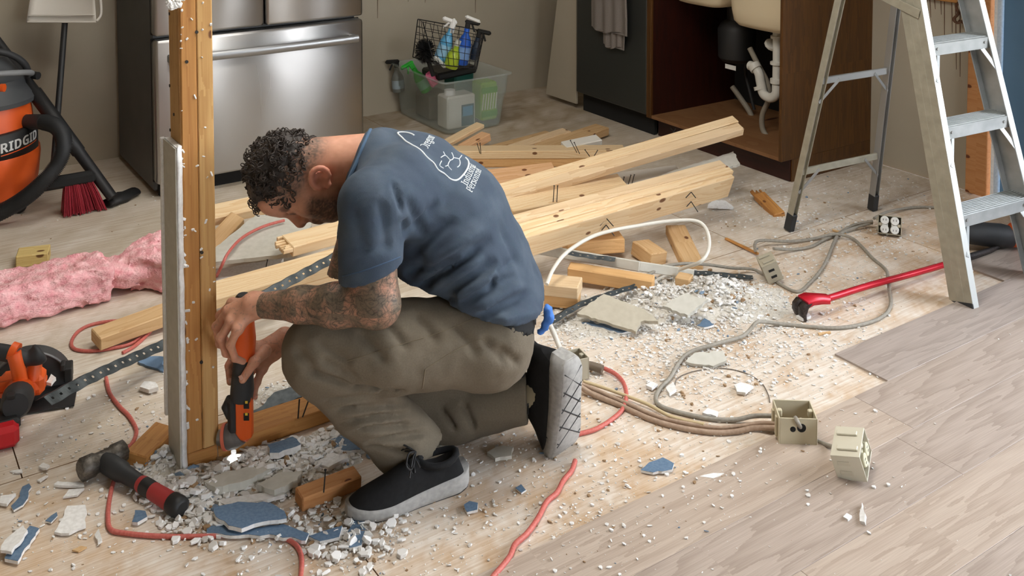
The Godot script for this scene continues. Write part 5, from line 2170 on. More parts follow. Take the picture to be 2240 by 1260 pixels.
# ------------------------------------------------------------------ electrical boxes
func outlet_box(at: Transform3D, s: Vector3, label: String, m: Material, outlets: int, closed := false) -> Node3D:      # opening towards local +y
	var t := thing("outlet_box", label, "electrical box", at.origin, "loose electrical boxes")
	var w := 0.0028
	var h := s * 0.5
	var mb := MB.new()
	for k in [-1, 1]:
		mb.box(at.translated_local(Vector3(k * (h.x - w * 0.5), 0, 0)), Vector3(w, s.y, s.z), 0.0008)
		mb.box(at.translated_local(Vector3(0, 0, k * (h.z - w * 0.5))), Vector3(s.x - 2 * w, s.y, w), 0.0008)
	mb.box(at.translated_local(Vector3(0, -h.y + w * 0.5, 0)), Vector3(s.x - 2 * w, w, s.z - 2 * w), 0.0005)
	var shell := put("shell", mb, m, t)
	for k in [-1, 1]:
		mb = MB.new()
		mb.box(at.translated_local(Vector3(k * (h.x - 0.009), h.y - 0.010, 0)), Vector3(0.012, 0.018, 0.012), 0.002)
		put("screw_boss", mb, m, shell)
		mb = MB.new()
		mb.box(at.translated_local(Vector3(-h.x - 0.003, h.y * 0.1 * k, k * h.z * 0.5)), Vector3(0.005, s.y * 0.7, 0.012), 0.001)
		put("nail_ear", mb, m, shell)
	for k in outlets:
		var x := (k - (outlets - 1) * 0.5) * 0.036
		mb = MB.new()
		for e in [-1, 1]:
			mb.lathe(at.translated_local(Vector3(x, h.y - 0.010, e * 0.016)), [Vector2(0, 0), Vector2(0.0155, 0), Vector2(0.0155, 0.010), Vector2(0.014, 0.012), Vector2(0, 0.012)], 18)
		mb.box(at.translated_local(Vector3(x, h.y - 0.010, 0)), Vector3(0.024, 0.010, 0.05), 0.002)
		var o := put("outlet", mb, M.white_plastic if outlets > 1 else mat(c8(226, 220, 190), 0.45), t)
		for e in [-1, 1]:
			for g in [-1, 1]:
				mb = MB.new()
				mb.box(at.translated_local(Vector3(x + g * 0.005, h.y + 0.0022, e * 0.018)), Vector3(0.0018, 0.0008, 0.007), 0.0)
				put("slot", mb, M.black_matte, o)
	return t


func build_boxes() -> void:
	var beige := mat(c8(206, 196, 168), 0.55)
	var dusty := mat(c8(176, 168, 148), 0.75)
	var rb := Basis(UP, -0.06)
	var b1 := Transform3D(rb, P(1738, 925, 0.036))
	var t := outlet_box(b1, Vector3(0.094, 0.072, 0.085), "open beige double electrical box with wires inside, near the planks", beige, 0)
	for k in 3:
		var mb := MB.new()
		var a := b1 * Vector3(-0.03 + 0.02 * k, -0.02, 0.01)
		mb.tube(spline([b1 * Vector3(-0.04, -0.03, -0.02 + 0.02 * k), a + Vector3(0, 0.012, 0), b1 * Vector3(0.02, 0.0, -0.01 * k), b1 * Vector3(0.035, -0.02, 0.015)], 6), 0.003, 7)
		put("wire", mb, mat([c8(150, 40, 32), c8(24, 24, 24), c8(214, 208, 196)][k], 0.5), t)
	var mb := MB.new()
	mb.lathe(Transform3D(b1.basis * Basis(Vector3.RIGHT, PI / 2), b1 * Vector3(0.008, 0.012, 0.0424)), [Vector2(0.0, 0), Vector2(0.011, 0), Vector2(0.011, 0.0006), Vector2(0.0, 0.0006)], 16)
	mb.lathe(Transform3D(b1.basis * Basis(Vector3.RIGHT, PI / 2), b1 * Vector3(-0.013, 0.008, 0.0424)), [Vector2(0.0, 0), Vector2(0.007, 0), Vector2(0.007, 0.0006), Vector2(0.0, 0.0006)], 16)
	put("knockout_hole", mb, M.black_matte, t)
	var by := Vector3(0.85, 0.22, 0.48).normalized()
	var bz := Vector3(-0.42, -0.30, 0.86).slide(by).normalized()
	var b2 := Transform3D(Basis(by.cross(bz), by, bz), P(1862, 992, 0.052))
	t = outlet_box(b2, Vector3(0.072, 0.068, 0.088), "cream electrical box tipped on its edge, nearest box to the viewer", mat(c8(222, 216, 196), 0.5), 1)
	for k in [-1, 1]:
		mb = MB.new()
		mb.box(b2.translated_local(Vector3(k * 0.014, -0.008, 0.0445)), Vector3(0.012, 0.028, 0.002), 0.0008)
		put("side_tab", mb, mat(c8(214, 207, 186), 0.5), t)
	var b3 := Transform3D(Basis(UP, -0.35) * Basis(Vector3.RIGHT, 1.25) * Basis(UP, 0.0), P(1946, 492, 0.034))
	outlet_box(b3, Vector3(0.085, 0.07, 0.068), "dusty electrical box with two white outlets, behind the ladder", dusty, 2)
	var b4 := Transform3D(Basis(Vector3(0, 0, 1), -1.15) * Basis(UP, 0.2), P(1684, 586, 0.048))
	t = outlet_box(b4, Vector3(0.075, 0.055, 0.06), "dusty beige box standing on its side by the white rubble", dusty, 0)
	for k in 2:
		mb = MB.new()
		mb.box(b4.translated_local(Vector3(-0.012 + 0.026 * k, 0.0, 0.0305)), Vector3(0.008, 0.02, 0.003), 0.0)
		put("side_slot", mb, M.black_matte, t)
	var b5 := Transform3D(Basis(UP, 0.4), P(1250, 800, 0.034))
	outlet_box(b5, Vector3(0.08, 0.06, 0.06), "grey electrical box half hidden behind the raised shoe sole", dusty, 0)


# ------------------------------------------------------------------ cables and cords: points are (column, row, height of the middle)
func cable(called: String, label: String, cat: String, e: Array, r: float, m: Material, group := "", flat := 1.0) -> void:
	var pts := []
	for q in e:
		pts.append(Z(q[0], q[1], q[3]) if q.size() > 3 else P(q[0], q[1], maxf(q[2], r)))
	var mb := MB.new()
	mb.tube(spline(pts, 7), r, 8)
	tag(put(called, mb, m), label, cat, group)


func build_cables() -> void:
	var hz := -(P(1738, 925, 0.036).z + 0.045)
	var red := tri_uv(mat(Color.WHITE, 0.5, 0.0, noise_tex(221, 0.05, c8(186, 84, 76), c8(212, 128, 116))), 8.0)
	var white := mat(c8(226, 222, 212), 0.5)
	var grey := tri_uv(mat(Color.WHITE, 0.6, 0.0, noise_tex(222, 0.05, c8(134, 128, 118), c8(168, 162, 150))), 5.0)
	var tan := tri_uv(mat(Color.WHITE, 0.6, 0.0, noise_tex(223, 0.05, c8(150, 124, 104), c8(188, 164, 142))), 5.0)
	cable("extension_cord", "red extension cord running past the hammer and bending along the blue chips", "cord",
		[[232, 826, 0.006], [240, 860, 0], [262, 890, 0], [282, 910, 0], [298, 940, 0], [292, 965, 0.01], [278, 985, 0.012], [270, 1010, 0.008], [250, 1050, 0], [240, 1090, 0], [236, 1130, 0], [242, 1158, 0], [270, 1166, 0], [330, 1172, 0], [400, 1174, 0], [470, 1172, 0], [550, 1168, 0], [605, 1172, 0], [640, 1186, 0], [656, 1206, 0], [660, 1235, 0], [654, 1290, 0]], 0.0052, red, "red extension cord on the floor")
	cable("extension_cord", "loop of red extension cord under the board end left of the post", "cord",
		[[380, 704, 0.02], [340, 716, 0], [290, 750, 0], [245, 762, 0], [200, 768, 0], [165, 764, 0], [156, 750, 0], [168, 728, 0], [195, 712, 0], [240, 703, 0], [300, 702, 0.0], [352, 708, 0.0]], 0.0052, red, "red extension cord on the floor")
	cable("extension_cord", "short run of red cord crossing under the metal strip left of the post", "cord", [[330, 724, 0.0], [312, 742, 0], [290, 760, 0], [268, 772, 0]], 0.0052, red, "red extension cord on the floor")
	cable("extension_cord", "red cord arching over the drywall sheet right of the post", "cord", [[474, 604, 0.03], [484, 584, 0.08], [500, 552, 0.115], [530, 520, 0.12], [575, 496, 0.125], [622, 482, 0.128]], 0.0052, red, "red extension cord on the floor")
	cable("extension_cord", "twisted red cord running from the raised shoe toward the viewer", "cord",
		[[1258, 1008, 0], [1250, 1030, 0], [1232, 1052, 0], [1218, 1078, 0], [1196, 1098, 0], [1180, 1128, 0.006], [1166, 1150, 0], [1150, 1170, 0], [1126, 1192, 0], [1116, 1216, 0.006], [1098, 1240, 0], [1076, 1266, 0], [1060, 1300, 0]], 0.0062, red, "red extension cord on the floor")
	cable("extension_cord", "red cord curling out behind the raised shoe past the grey connector", "cord",
		[[1322, 806, 0.01], [1346, 818, 0.01], [1364, 838, 0.01], [1370, 866, 0.01], [1362, 895, 0], [1335, 920, 0], [1300, 940, 0], [1262, 950, 0]], 0.0058, red, "red extension cord on the floor")
	cable("cord_connector", "grey-brown cord connector lying behind the top of the raised shoe", "connector", [[1282, 798, 0.02], [1300, 802, 0.02], [1318, 808, 0.018]], 0.012, mat(c8(112, 98, 84), 0.6))
	cable("black_cable", "black cord passing under the kneeling person's hip to the box", "cord", [[1130, 775, 0.03], [1165, 782, 0.02], [1200, 795, 0.015], [1230, 805, 0.012]], 0.006, M.black)
	cable("cable", "white cable arching up over the front of the lumber heap", "cable",
		[[1196, 622, 0, 3.12], [1212, 586, 0, 3.18], [1240, 552, 0, 3.24], [1290, 520, 0, 3.32], [1340, 504, 0, 3.36], [1400, 493, 0, 3.40], [1460, 484, 0, 3.42], [1515, 482, 0, 3.42], [1540, 494, 0, 3.40], [1551, 522, 0, 3.36], [1548, 552, 0, 3.33], [1530, 574, 0, 3.30], [1490, 588, 0.05], [1450, 604, 0.03], [1424, 622, 0.0], [1408, 632, 0.0]], 0.0062, white, "loose house cables")
	cable("cable", "grey cable running from the lumber blocks to the pry bar claw and back up", "cable",
		[[1284, 604, 0.03], [1330, 602, 0.04], [1372, 603, 0.05], [1396, 608, 0.05], [1420, 600, 0.05], [1450, 584, 0.05], [1490, 577, 0.05], [1540, 578, 0.035], [1600, 586, 0.025], [1650, 590, 0.012], [1690, 612, 0.006], [1742, 638, 0], [1772, 618, 0.004], [1796, 590, 0.01], [1812, 560, 0.01], [1824, 530, 0.012], [1836, 512, 0.012], [1870, 498, 0.012], [1908, 488, 0.02]], 0.0055, grey, "loose house cables")
	cable("cable", "long grey cable looping past the pry bar and across the rubble to the open box", "cable",
		[[1652, 548, 0.03], [1652, 532, 0.03], [1668, 526, 0.025], [1730, 528, 0.012], [1780, 522, 0.008], [1826, 512, 0.02], [1862, 520, 0.012], [1884, 538, 0.008], [1908, 564, 0.006], [1936, 588, 0.006], [1942, 606, 0.03], [1946, 640, 0.008], [1948, 668, 0], [1934, 690, 0], [1900, 706, 0], [1850, 716, 0.004], [1800, 717, 0.004], [1720, 710, 0.004], [1670, 704, 0.02], [1654, 706, 0.03], [1638, 724, 0.015], [1618, 738, 0.01], [1560, 754, 0.012], [1510, 770, 0.01], [1484, 795, 0.012], [1466, 826, 0.008], [1444, 850, 0.006], [1434, 872, 0.006], [1448, 890, 0.006], [1500, 906, 0.004], [1560, 917, 0.004], [1610, 918, 0.008], [1650, 910, 0.02], [1696, 910, 0.026]], 0.0058, grey, "loose house cables")
	cable("cable", "short grey cable between the side-lying box and the twin outlet box", "cable", [[1692, 544, 0.03], [1730, 546, 0.01], [1772, 540, 0.006], [1800, 526, 0.006], [1830, 513, 0.008], [1868, 492, 0.012], [1910, 484, 0.03]], 0.0055, grey, "loose house cables")
	cable("cable", "grey cable leaving the twin outlet box and passing behind the ladder rail", "cable", [[1912, 478, 0.03], [1940, 464, 0.02], [1985, 455, 0.008], [2030, 453, 0.006], [2075, 458, 0.006], [2110, 470, 0.006]], 0.0055, grey, "loose house cables")
	cable("cable", "thick brownish cable from the raised shoe to the open box, nearest of the bundle", "cable", [[1270, 846, 0.02], [1300, 864, 0.01], [1350, 884, 0.006], [1420, 916, 0.005], [1490, 936, 0.005], [1560, 946, 0.005], [1610, 944, 0.005], [1650, 936, 0.008], [1700, 936, 0.02]], 0.0068, tan, "loose house cables")
	cable("cable", "brownish cable lying against the thick one in the bundle to the open box", "cable", [[1272, 840, 0.02], [1310, 856, 0.012], [1370, 882, 0.010], [1440, 912, 0.008], [1500, 926, 0.008], [1570, 936, 0.006], [1620, 932, 0.008], [1660, 926, 0.015], [1700, 926, 0.026]], 0.0055, tan, "loose house cables")
	cable("cable", "thin cream cable lying over the bundle behind the raised shoe", "cable", [[1276, 834, 0.02], [1320, 848, 0.015], [1370, 866, 0.012], [1420, 886, 0.012], [1470, 912, 0.01], [1540, 928, 0.012]], 0.0045, mat(c8(206, 186, 146), 0.6), "loose house cables")
	cable("cable", "short grey cable linking the open box to the tipped cream box", "cable", [[1740, 914, 0, hz + 0.012], [1746, 926, 0, hz - 0.012], [1758, 944, 0.022], [1778, 960, 0.008], [1804, 972, 0.008], [1836, 982, 0.03]], 0.0055, grey, "loose house cables")
	cable("cable", "pale stiff cable standing beside the kneeling person's hip", "cable", [[1200, 705, 0.10], [1214, 735, 0.06], [1228, 768, 0.03], [1240, 780, 0.03]], 0.0075, white, "loose house cables")
	cable("thin_wire", "thin dark curved wire lying on the bare plywood left of the open box", "wire", [[1476, 850, 0], [1482, 828, 0], [1520, 812, 0], [1580, 806, 0], [1630, 816, 0], [1664, 836, 0], [1680, 862, 0], [1684, 880, 0]], 0.0016, mat(c8(120, 110, 100), 0.7))


func fold_px(f: Field, x0: float, y0: float, x1: float, y1: float, w: float, amp: float) -> void:
	var e := Vector3(0, EYE, 0)
	var pts := []
	for k in 9:
		var h := f.hit(e, ray(lerpf(x0, x1, k / 8.0), lerpf(y0, y1, k / 8.0)), 4.0)
		if h == Vector3.INF or (not pts.is_empty() and ((h - pts[-1]).length() < 0.001 or (h - pts[-1]).length() > 0.06)):
			continue
		pts.append(h)
	if pts.size() > 2:
		f.crease(pts, w, amp)


func merge(parts: Array) -> ArrayMesh:      # [mesh, material] pairs into one mesh
	var m := ArrayMesh.new()
	for p in parts:
		for s in p[0].get_surface_count():
			m.add_surface_from_arrays(Mesh.PRIMITIVE_TRIANGLES, p[0].surface_get_arrays(s))
			m.surface_set_material(m.get_surface_count() - 1, p[1])
	return m


func tattoo_tex() -> ImageTexture:
	var n := 448
	var im := Image.create(n, n, false, Image.FORMAT_RGB8)
	var cell := noise(401, 1.0, FastNoiseLite.TYPE_CELLULAR, 1)
	cell.cellular_return_type = FastNoiseLite.RETURN_DISTANCE2_SUB
	var cell2 := noise(402, 1.0, FastNoiseLite.TYPE_CELLULAR, 1)
	cell2.cellular_return_type = FastNoiseLite.RETURN_DISTANCE2_SUB
	var w := noise(403, 1.0, FastNoiseLite.TYPE_SIMPLEX, 2)
	var skin := c8(198, 142, 116)
	for y in n:
		for x in n:
			var p := Vector2(x, y) / n * 6.0
			var q := p + Vector2(w.get_noise_2d(p.x * 0.7, p.y * 0.7), w.get_noise_2d(p.x * 0.7 + 40, p.y * 0.7)) * 1.1
			var d := cell.get_noise_2d(q.x * 1.1, q.y * 1.1) + 1.0
			var d2 := cell2.get_noise_2d(q.x * 2.6, q.y * 2.6) + 1.0
			var band := w.get_noise_2d(p.x * 0.55 + 9, p.y * 0.55)
			var shade := smoothstep(-0.35, 0.25, band) * 0.75 + (1.0 - smoothstep(0.05, 0.6, d)) * 0.45
			var line := maxf(1.0 - smoothstep(0.03, 0.10, d), (1.0 - smoothstep(0.03, 0.11, d2)) * 0.75)
			var c := skin.lerp(c8(104, 94, 78), clampf(shade, 0, 0.9))
			c = c.lerp(c8(58, 52, 44), line * 0.85)
			im.set_pixel(x, y, c)
	return ImageTexture.create_from_image(im)


func build_person() -> void:
	var t := thing("person", "kneeling person in a dusty blue t-shirt and khaki trousers, head bowed over a power tool", "person", P(960, 1040))
	var eye := Vector3(0, EYE, 0)
	# ================= trousers
	var f := Field.new(Vector3(-0.60, 0.0, -2.74), Vector3(0.16, 0.52, -2.10), 0.0062)
	var hl := Z(1064, 742, 2.35)
	var kl := Z(708, 772, 2.27)
	f.cap(hl, Z(850, 758, 2.28), 0.102, 0.100, 0.03)
	f.cap(Z(850, 758, 2.28), kl, 0.100, 0.089, 0.02)
	f.cap(kl, Z(798, 880, 2.30), 0.087, 0.078, 0.03)
	f.cap(Z(798, 880, 2.30), Z(870, 950, 2.34), 0.078, 0.072, 0.02)
	f.cap(Z(870, 950, 2.34), Z(912, 1000, 2.355), 0.072, 0.082, 0.02)
	f.cut(Z(897, 990, 2.35), Vector3(0.42, -0.89, -0.10).normalized(), 0.15)
	var hr := Z(1066, 730, 2.56)
	f.cap(hl, hr, 0.100, 0.098, 0.04)
	f.cap(Z(1080, 700, 2.45), Z(1072, 735, 2.45), 0.09, 0.10, 0.04, 1.5)
	f.cap(hr, Z(835, 915, 2.52), 0.095, 0.075, 0.03)
	f.cap(Z(835, 925, 2.52), Z(1000, 905, 2.50), 0.072, 0.066, 0.02)
	f.cap(Z(1000, 905, 2.50), Z(1160, 866, 2.50), 0.066, 0.060, 0.02)
	var wr := [[660, 812, 780, 852, .010, -.012], [760, 848, 890, 864, .010, -.013], [690, 780, 790, 836, .008, -.010], [700, 880, 868, 866, .009, -.009], [716, 904, 892, 884, .009, -.008], [738, 930, 906, 904, .009, -.009],
		[760, 950, 926, 925, .009, -.008], [796, 972, 944, 944, .009, -.007], [706, 892, 880, 876, .008, .006], [728, 917, 900, 895, .008, .006], [750, 940, 916, 914, .008, .006], [800, 848, 900, 862, .010, -.008], [830, 690, 900, 770, .012, -.006], [905, 676, 962, 752, .012, -.007], [940, 690, 990, 760, .010, .005],
		[985, 700, 1050, 780, .012, -.008], [1010, 712, 1075, 790, .010, .006], [1050, 735, 1110, 800, .012, -.007], [1085, 760, 1140, 800, .010, -.006], [690, 742, 770, 800, .010, -.007], [720, 735, 800, 795, .010, .005], [780, 720, 850, 800, .014, -.005], [640, 760, 690, 810, .012, -.006],
		[1010, 876, 1040, 945, .010, -.010], [1040, 866, 1066, 942, .009, .006], [1072, 850, 1096, 944, .010, -.010], [1100, 846, 1120, 936, .008, .006], [1122, 836, 1134, 926, .010, -.009], [960, 890, 1000, 950, .010, -.008], [800, 980, 900, 996, .007, -.006], [830, 968, 940, 965, .007, .006]]
	for w in wr:
		if w[5] < 0.0:
			fold_px(f, w[0], w[1], w[2], w[3], 0.0072 if w[1] > 790 else 0.010, -0.021 if w[1] > 790 else -0.012)
	f.rough(noise(301, 1.0, FastNoiseLite.TYPE_SIMPLEX, 2), 0.0035, 14.0)
	f.cut(Z(1154, 868, 2.50), Vector3(1, 0.06, 0.05).normalized(), 0.12)
	var khaki := tri_uv(mat(Color.WHITE, 0.92, 0.0, noise_tex(302, 0.15, c8(106, 96, 81), c8(122, 112, 96))), 5.0)
	khaki.normal_enabled = true
	khaki.normal_texture = bump_tex(303, 0.35, 2.0)
	khaki.normal_scale = 0.25
	var trousers := put("trousers", f.mesh(), khaki, t)
	# side seams and the pocket stitching
	for s in [[[760, 790], [860, 758], [960, 728], [1040, 695]], [[930, 808], [990, 770], [1050, 742], [1072, 760]], [[930, 808], [924, 850]]]:
		var pts := []
		for q in s:
			var h := f.hit(eye, ray(q[0], q[1]), 4.0)
			if h != Vector3.INF:
				pts.append(h)
		if pts.size() > 1:
			var sp := spline(pts, 8)
			for k in sp.size():
				var h := f.hit(eye, (sp[k] - eye).normalized(), 4.0)
				if h != Vector3.INF and (h - sp[k]).length() < 0.03:
					sp[k] = h
			var b := MB.new()
			b.tube(sp, 0.0013, 5)
			put("seam", b, mat(c8(120, 108, 90), 0.9), trousers)
	# ================= belt
	var fb := Field.new(Z(1000, 790, 2.20), Vector3(Z(1210, 700, 2.45).x, Z(1100, 640, 2.4).y, -2.74).max(Z(1210, 640, 2.2)), 0.0075)
	fb = Field.new(Vector3(-0.22, 0.26, -2.74), Vector3(0.16, 0.54, -2.14), 0.0075)
	fb.cap(hl, hr, 0.113, 0.110, 0.04)
	fb.cap(Z(1080, 700, 2.45), Z(1072, 735, 2.45), 0.104, 0.114, 0.04, 1.5)
	var bn := Vector3(0.55, -0.83, 0).normalized()
	fb.cut(Z(1118, 728, 2.27), Vector3(-0.56, -0.83, 0).normalized(), 0.5)
	put("belt", fb.mesh(), M.black_matte, t)
	# ================= shirt
	f = Field.new(Vector3(-0.46, 0.36, -2.80), Vector3(0.15, 0.92, -2.10), 0.0064)
	f.cap(Z(830, 342, 2.45), Z(900, 402, 2.45), 0.066, 0.118, 0.03, 1.5)
	f.cap(Z(900, 402, 2.45), Z(988, 475, 2.45), 0.118, 0.130, 0.03, 1.45)
	f.cap(Z(988, 475, 2.45), Z(1046, 574, 2.45), 0.130, 0.124, 0.03, 1.4)
	f.cap(Z(1046, 574, 2.45), Z(1084, 652, 2.45), 0.119, 0.116, 0.03, 1.75)
	f.cap(Z(1084, 652, 2.45), Z(1086, 705, 2.45), 0.116, 0.108, 0.02, 1.95)
	f.cap(Z(930, 540, 2.45), Z(1010, 650, 2.45), 0.10, 0.10, 0.04, 1.4)
	f.cap(Z(840, 440, 2.26), Z(800, 398, 2.66), 0.078, 0.078, 0.04)
	f.cap(Z(880, 400, 2.33), Z(850, 440, 2.28), 0.08, 0.08, 0.04)
	f.cap(Z(812, 440, 2.23), Z(811, 560, 2.205), 0.073, 0.0680, 0.02)
	f.cap(Z(811, 560, 2.205), Z(812, 620, 2.20), 0.0680, 0.071, 0.01)
	f.cap(Z(812, 400, 2.66), Z(785, 540, 2.62), 0.070, 0.062, 0.02)
	wr = [[884, 600, 1010, 566, .010, -.012], [888, 560, 1000, 478, .012, -.009], [900, 640, 1080, 520, .013, -.011], [905, 615, 1030, 540, .011, .008], [880, 588, 970, 580, .009, -.009], [955, 655, 1090, 570, .013, -.010], [935, 640, 1060, 560, .011, .007], [1000, 664, 1130, 600, .013, -.009],
		[990, 655, 1110, 585, .011, .007], [1040, 692, 1170, 640, .012, -.009], [1030, 680, 1150, 620, .010, .007], [884, 480, 900, 580, .010, -.009], [890, 430, 930, 520, .012, -.006], [1080, 705, 1185, 680, .010, .006], [884, 520, 960, 440, .010, -.006], [915, 590, 1060, 500, .009, .006], [1090, 480, 1140, 590, .014, -.004],
		[770, 450, 800, 560, .014, -.003], [830, 430, 850, 560, .014, -.004], [762, 560, 860, 530, .010, -.003], [860, 395, 882, 470, .008, -.008], [1060, 640, 1130, 560, .010, -.006], [900, 660, 1000, 655, .010, -.010], [1070, 700, 1110, 718, .008, -.006]]
	for w in wr:
		fold_px(f, w[0], w[1], w[2], w[3], w[4] * 0.85, w[5] * 1.9)
	f.rough(noise(311, 1.0, FastNoiseLite.TYPE_SIMPLEX, 2), 0.003, 12.0)
	f.cut(Z(812, 596, 2.20), Vector3(0.29, -0.957, 0.0).normalized(), 0.12)
	f.cut(Z(778, 560, 2.62), Vector3(-0.1, -0.99, 0.0).normalized(), 0.085)
	f.cut(Z(1110, 722, 2.23), Vector3(-0.25, -0.96, 0).normalized(), 0.42)
	f.cut(Z(786, 318, 2.45), Vector3(-0.93, 0.37, 0.0).normalized(), 0.075)
	var dn := noise(312, 1.0, FastNoiseLite.TYPE_SIMPLEX, 4)
	var paint := func(p: Vector3, _n: Vector3) -> Color:
		var d := clampf(dn.get_noise_3d(p.x * 9.0, p.y * 9.0, p.z * 9.0) * 0.9 + 0.15, 0, 1)
		return Color(0.056, 0.082, 0.120).lerp(Color(0.095, 0.125, 0.168), d)
	var blue := mat(Color.WHITE, 0.95, 0.0, noise_tex(313, 0.2, Color(0.88, 0.88, 0.88), Color.WHITE), true)
	tri_uv(blue, 6.0)
	blue.normal_enabled = true
	blue.normal_texture = bump_tex(314, 0.4, 2.0)
	blue.normal_scale = 0.2
	var shirt := put("shirt", f.mesh(paint), blue, t)
	# hems and seams
	var stitch := mat(c8(64, 84, 108), 0.95)
	for s in [[[749, 604], [790, 594], [830, 580], [876, 562]], [[742, 402], [775, 386], [815, 383], [855, 396], [876, 430], [882, 480]], [[1060, 712], [1110, 716], [1150, 712], [1190, 700]]]:
		var pts := []
		for q in spline([Vector3(s[0][0], s[0][1], 0), Vector3(s[1][0], s[1][1], 0), Vector3(s[2][0], s[2][1], 0), Vector3(s[3][0], s[3][1], 0)], 8):
			var h := f.hit(eye, ray(q.x, q.y), 4.0)
			if h != Vector3.INF and (pts.is_empty() or (h - pts[-1]).length() < 0.04):
				pts.append(h)
		if pts.size() > 3:
			var b := MB.new()
			b.tube(pts, 0.0016, 5)
			put("seam", b, stitch, shirt)
	# white print on the back: outline, ring drawing, words that run across the back
	var ink := mat(c8(206, 212, 216), 0.85)
	var lines := [[[906, 296], [888, 290], [870, 291], [884, 306], [908, 321], [930, 340], [948, 356], [958, 371], [972, 380], [986, 392], [1000, 394], [1012, 384], [1023, 368], [1025, 354], [1018, 345]],
		[[964, 345], [974, 340], [985, 350], [992, 345], [988, 334]], [[985, 350], [980, 362], [988, 372]], [[992, 345], [1004, 348], [1006, 360], [1000, 366]], [[966, 352], [962, 362], [970, 368]], [[1004, 348], [1010, 340]], [[980, 362], [974, 364]], [[974, 340], [970, 332]]]
	for k in lines.size():
		var pts := []
		for q in lines[k]:
			var h := f.hit(eye, ray(q[0], q[1]), 4.0)
			if h != Vector3.INF:
				pts.append(h)
		if pts.size() < 2:
			continue
		var sp := spline(pts, 5)
		for i in sp.size():
			sp[i] -= f.grad(sp[i]) * f.at(sp[i])
		var b := MB.new()
		b.tube(sp, 0.0024 if k == 0 else 0.0013, 6)
		put("print", b, ink, shirt)
	for w in [["Industrial", 1014, 406, 1021, 391, 0.024], ["Personnel", 1026, 417, 1033, 402, 0.024], ["Oregon", 928, 322, 934, 312, 0.028]]:
		var a := f.hit(eye, ray(w[1], w[2]), 4.0)
		var b := f.hit(eye, ray(w[3], w[4]), 4.0)
		if a == Vector3.INF or b == Vector3.INF:
			continue
		var nr := f.grad(a)
		var x := (b - a).slide(nr).normalized()
		var walk := [a]
		var dirs := [x]
		for i in 70:      # step over the cloth so that the words bend with it
			var p: Vector3 = walk[-1] + x * 0.003
			for j in 3:
				p -= f.grad(p) * f.at(p)
			x = (p - walk[-1]).slide(f.grad(p)).normalized()
			walk.append(p)
			dirs.append(x)
		var ln: float = w[5] * w[0].length() * 0.50
		var on := func(px: float, py: float) -> Vector3:
			var g := clampf((px + ln * 0.5) / 0.003, 0.0, 69.0)
			var i := int(g)
			var p: Vector3 = walk[i].lerp(walk[i + 1], g - i)
			p += f.grad(p).cross(dirs[i]) * py
			for j in 3:
				p -= f.grad(p) * f.at(p)
			return p
		var outn := func(px: float, py: float) -> Vector3: return f.grad(on.call(px, py))
		put("print", lettering(w[0], w[5], on, outn, 0.0012, "Droid Serif", 400, true), ink, shirt)
	# ================= skin: head, arms, hands
	var parts := []
	var skin := mat(Color.WHITE, 0.55, 0.0, null, true)
	skin.subsurf_scatter_enabled = true
	skin.subsurf_scatter_strength = 0.12
	var hz := 2.45
	var ux := Vector3(-0.985, 0.17, 0).normalized()      # chin to crown
	var dx := Vector3(-0.17, -0.985, 0).normalized()      # back of the head to nose
	var hb := Basis(ux, dx, ux.cross(dx))
	var fh := Field.new(Vector3(-0.66, 0.55, -2.60), Vector3(-0.28, 0.95, -2.30), 0.0042)
	fh.ball(Transform3D(hb, Z(640, 374, hz)), Vector3(0.092, 0.084, 0.075), 0.02)
	fh.ball(Transform3D(hb, Z(606, 424, hz)), Vector3(0.052, 0.052, 0.062), 0.03)
	fh.ball(Transform3D(hb, Z(690, 418, hz)), Vector3(0.066, 0.066, 0.058), 0.03)
	fh.ball(Transform3D(hb, Z(728, 452, hz)), Vector3(0.034, 0.036, 0.040), 0.03)
	fh.cap(Z(712, 352, hz), Z(806, 344, hz), 0.057, 0.057, 0.03, 1.08)
	fh.ball(Transform3D(hb, Z(672, 446, hz - 0.042)), Vector3(0.030, 0.026, 0.020), 0.02)      # cheek
	fh.ball(Transform3D(hb, Z(672, 446, hz + 0.042)), Vector3(0.030, 0.026, 0.020), 0.02)
	fh.cap(Z(618, 464, hz - 0.035), Z(616, 466, hz + 0.035), 0.010, 0.010, 0.015)      # brow
	fh.cap(Z(630, 468, hz), Z(655, 486, hz), 0.008, 0.0125, 0.012)      # nose
	fh.ball(Transform3D(hb, Z(660, 485, hz)), Vector3(0.012, 0.013, 0.014), 0.008)
	for s in [-1, 1]:
		fh.ball(Transform3D(hb, Z(668, 480, hz + s * 0.012)), Vector3(0.010, 0.009, 0.008), 0.006)
		fh.ball(Transform3D(hb, Z(637, 470, hz + s * 0.034)), Vector3(0.013, 0.012, 0.016), 0.010, true)      # socket
		fh.ball(Transform3D(hb, Z(638, 459, hz + s * 0.033)), Vector3(0.012, 0.011, 0.014), 0.003)      # closed lid
	fh.cap(Z(688, 482, hz - 0.022), Z(688, 482, hz + 0.022), 0.008, 0.008, 0.012)      # lips
	fh.cap(Z(700, 483, hz - 0.018), Z(700, 483, hz + 0.018), 0.008, 0.008, 0.010)
	for s in [-1, 1]:      # ears
		var ez: float = hz + s * 0.077
		var ep := []
		for k in 10:
			var a := -2.3 + 4.4 * k / 9.0
			ep.append(Z(700 + cos(a + 2.6) * 21.0, 390 - sin(a + 2.6) * 23.0, ez + s * 0.010 * (0.6 + 0.4 * sin(k * 0.35))))
		for k in 9:
			fh.cap(ep[k], ep[k + 1], 0.0062, 0.0062, 0.004)
		fh.ball(Transform3D(hb, Z(704, 391, ez)), Vector3(0.020, 0.020, 0.009), 0.006)
		fh.ball(Transform3D(hb, Z(702, 392, ez + s * 0.011)), Vector3(0.011, 0.010, 0.009), 0.004, true)
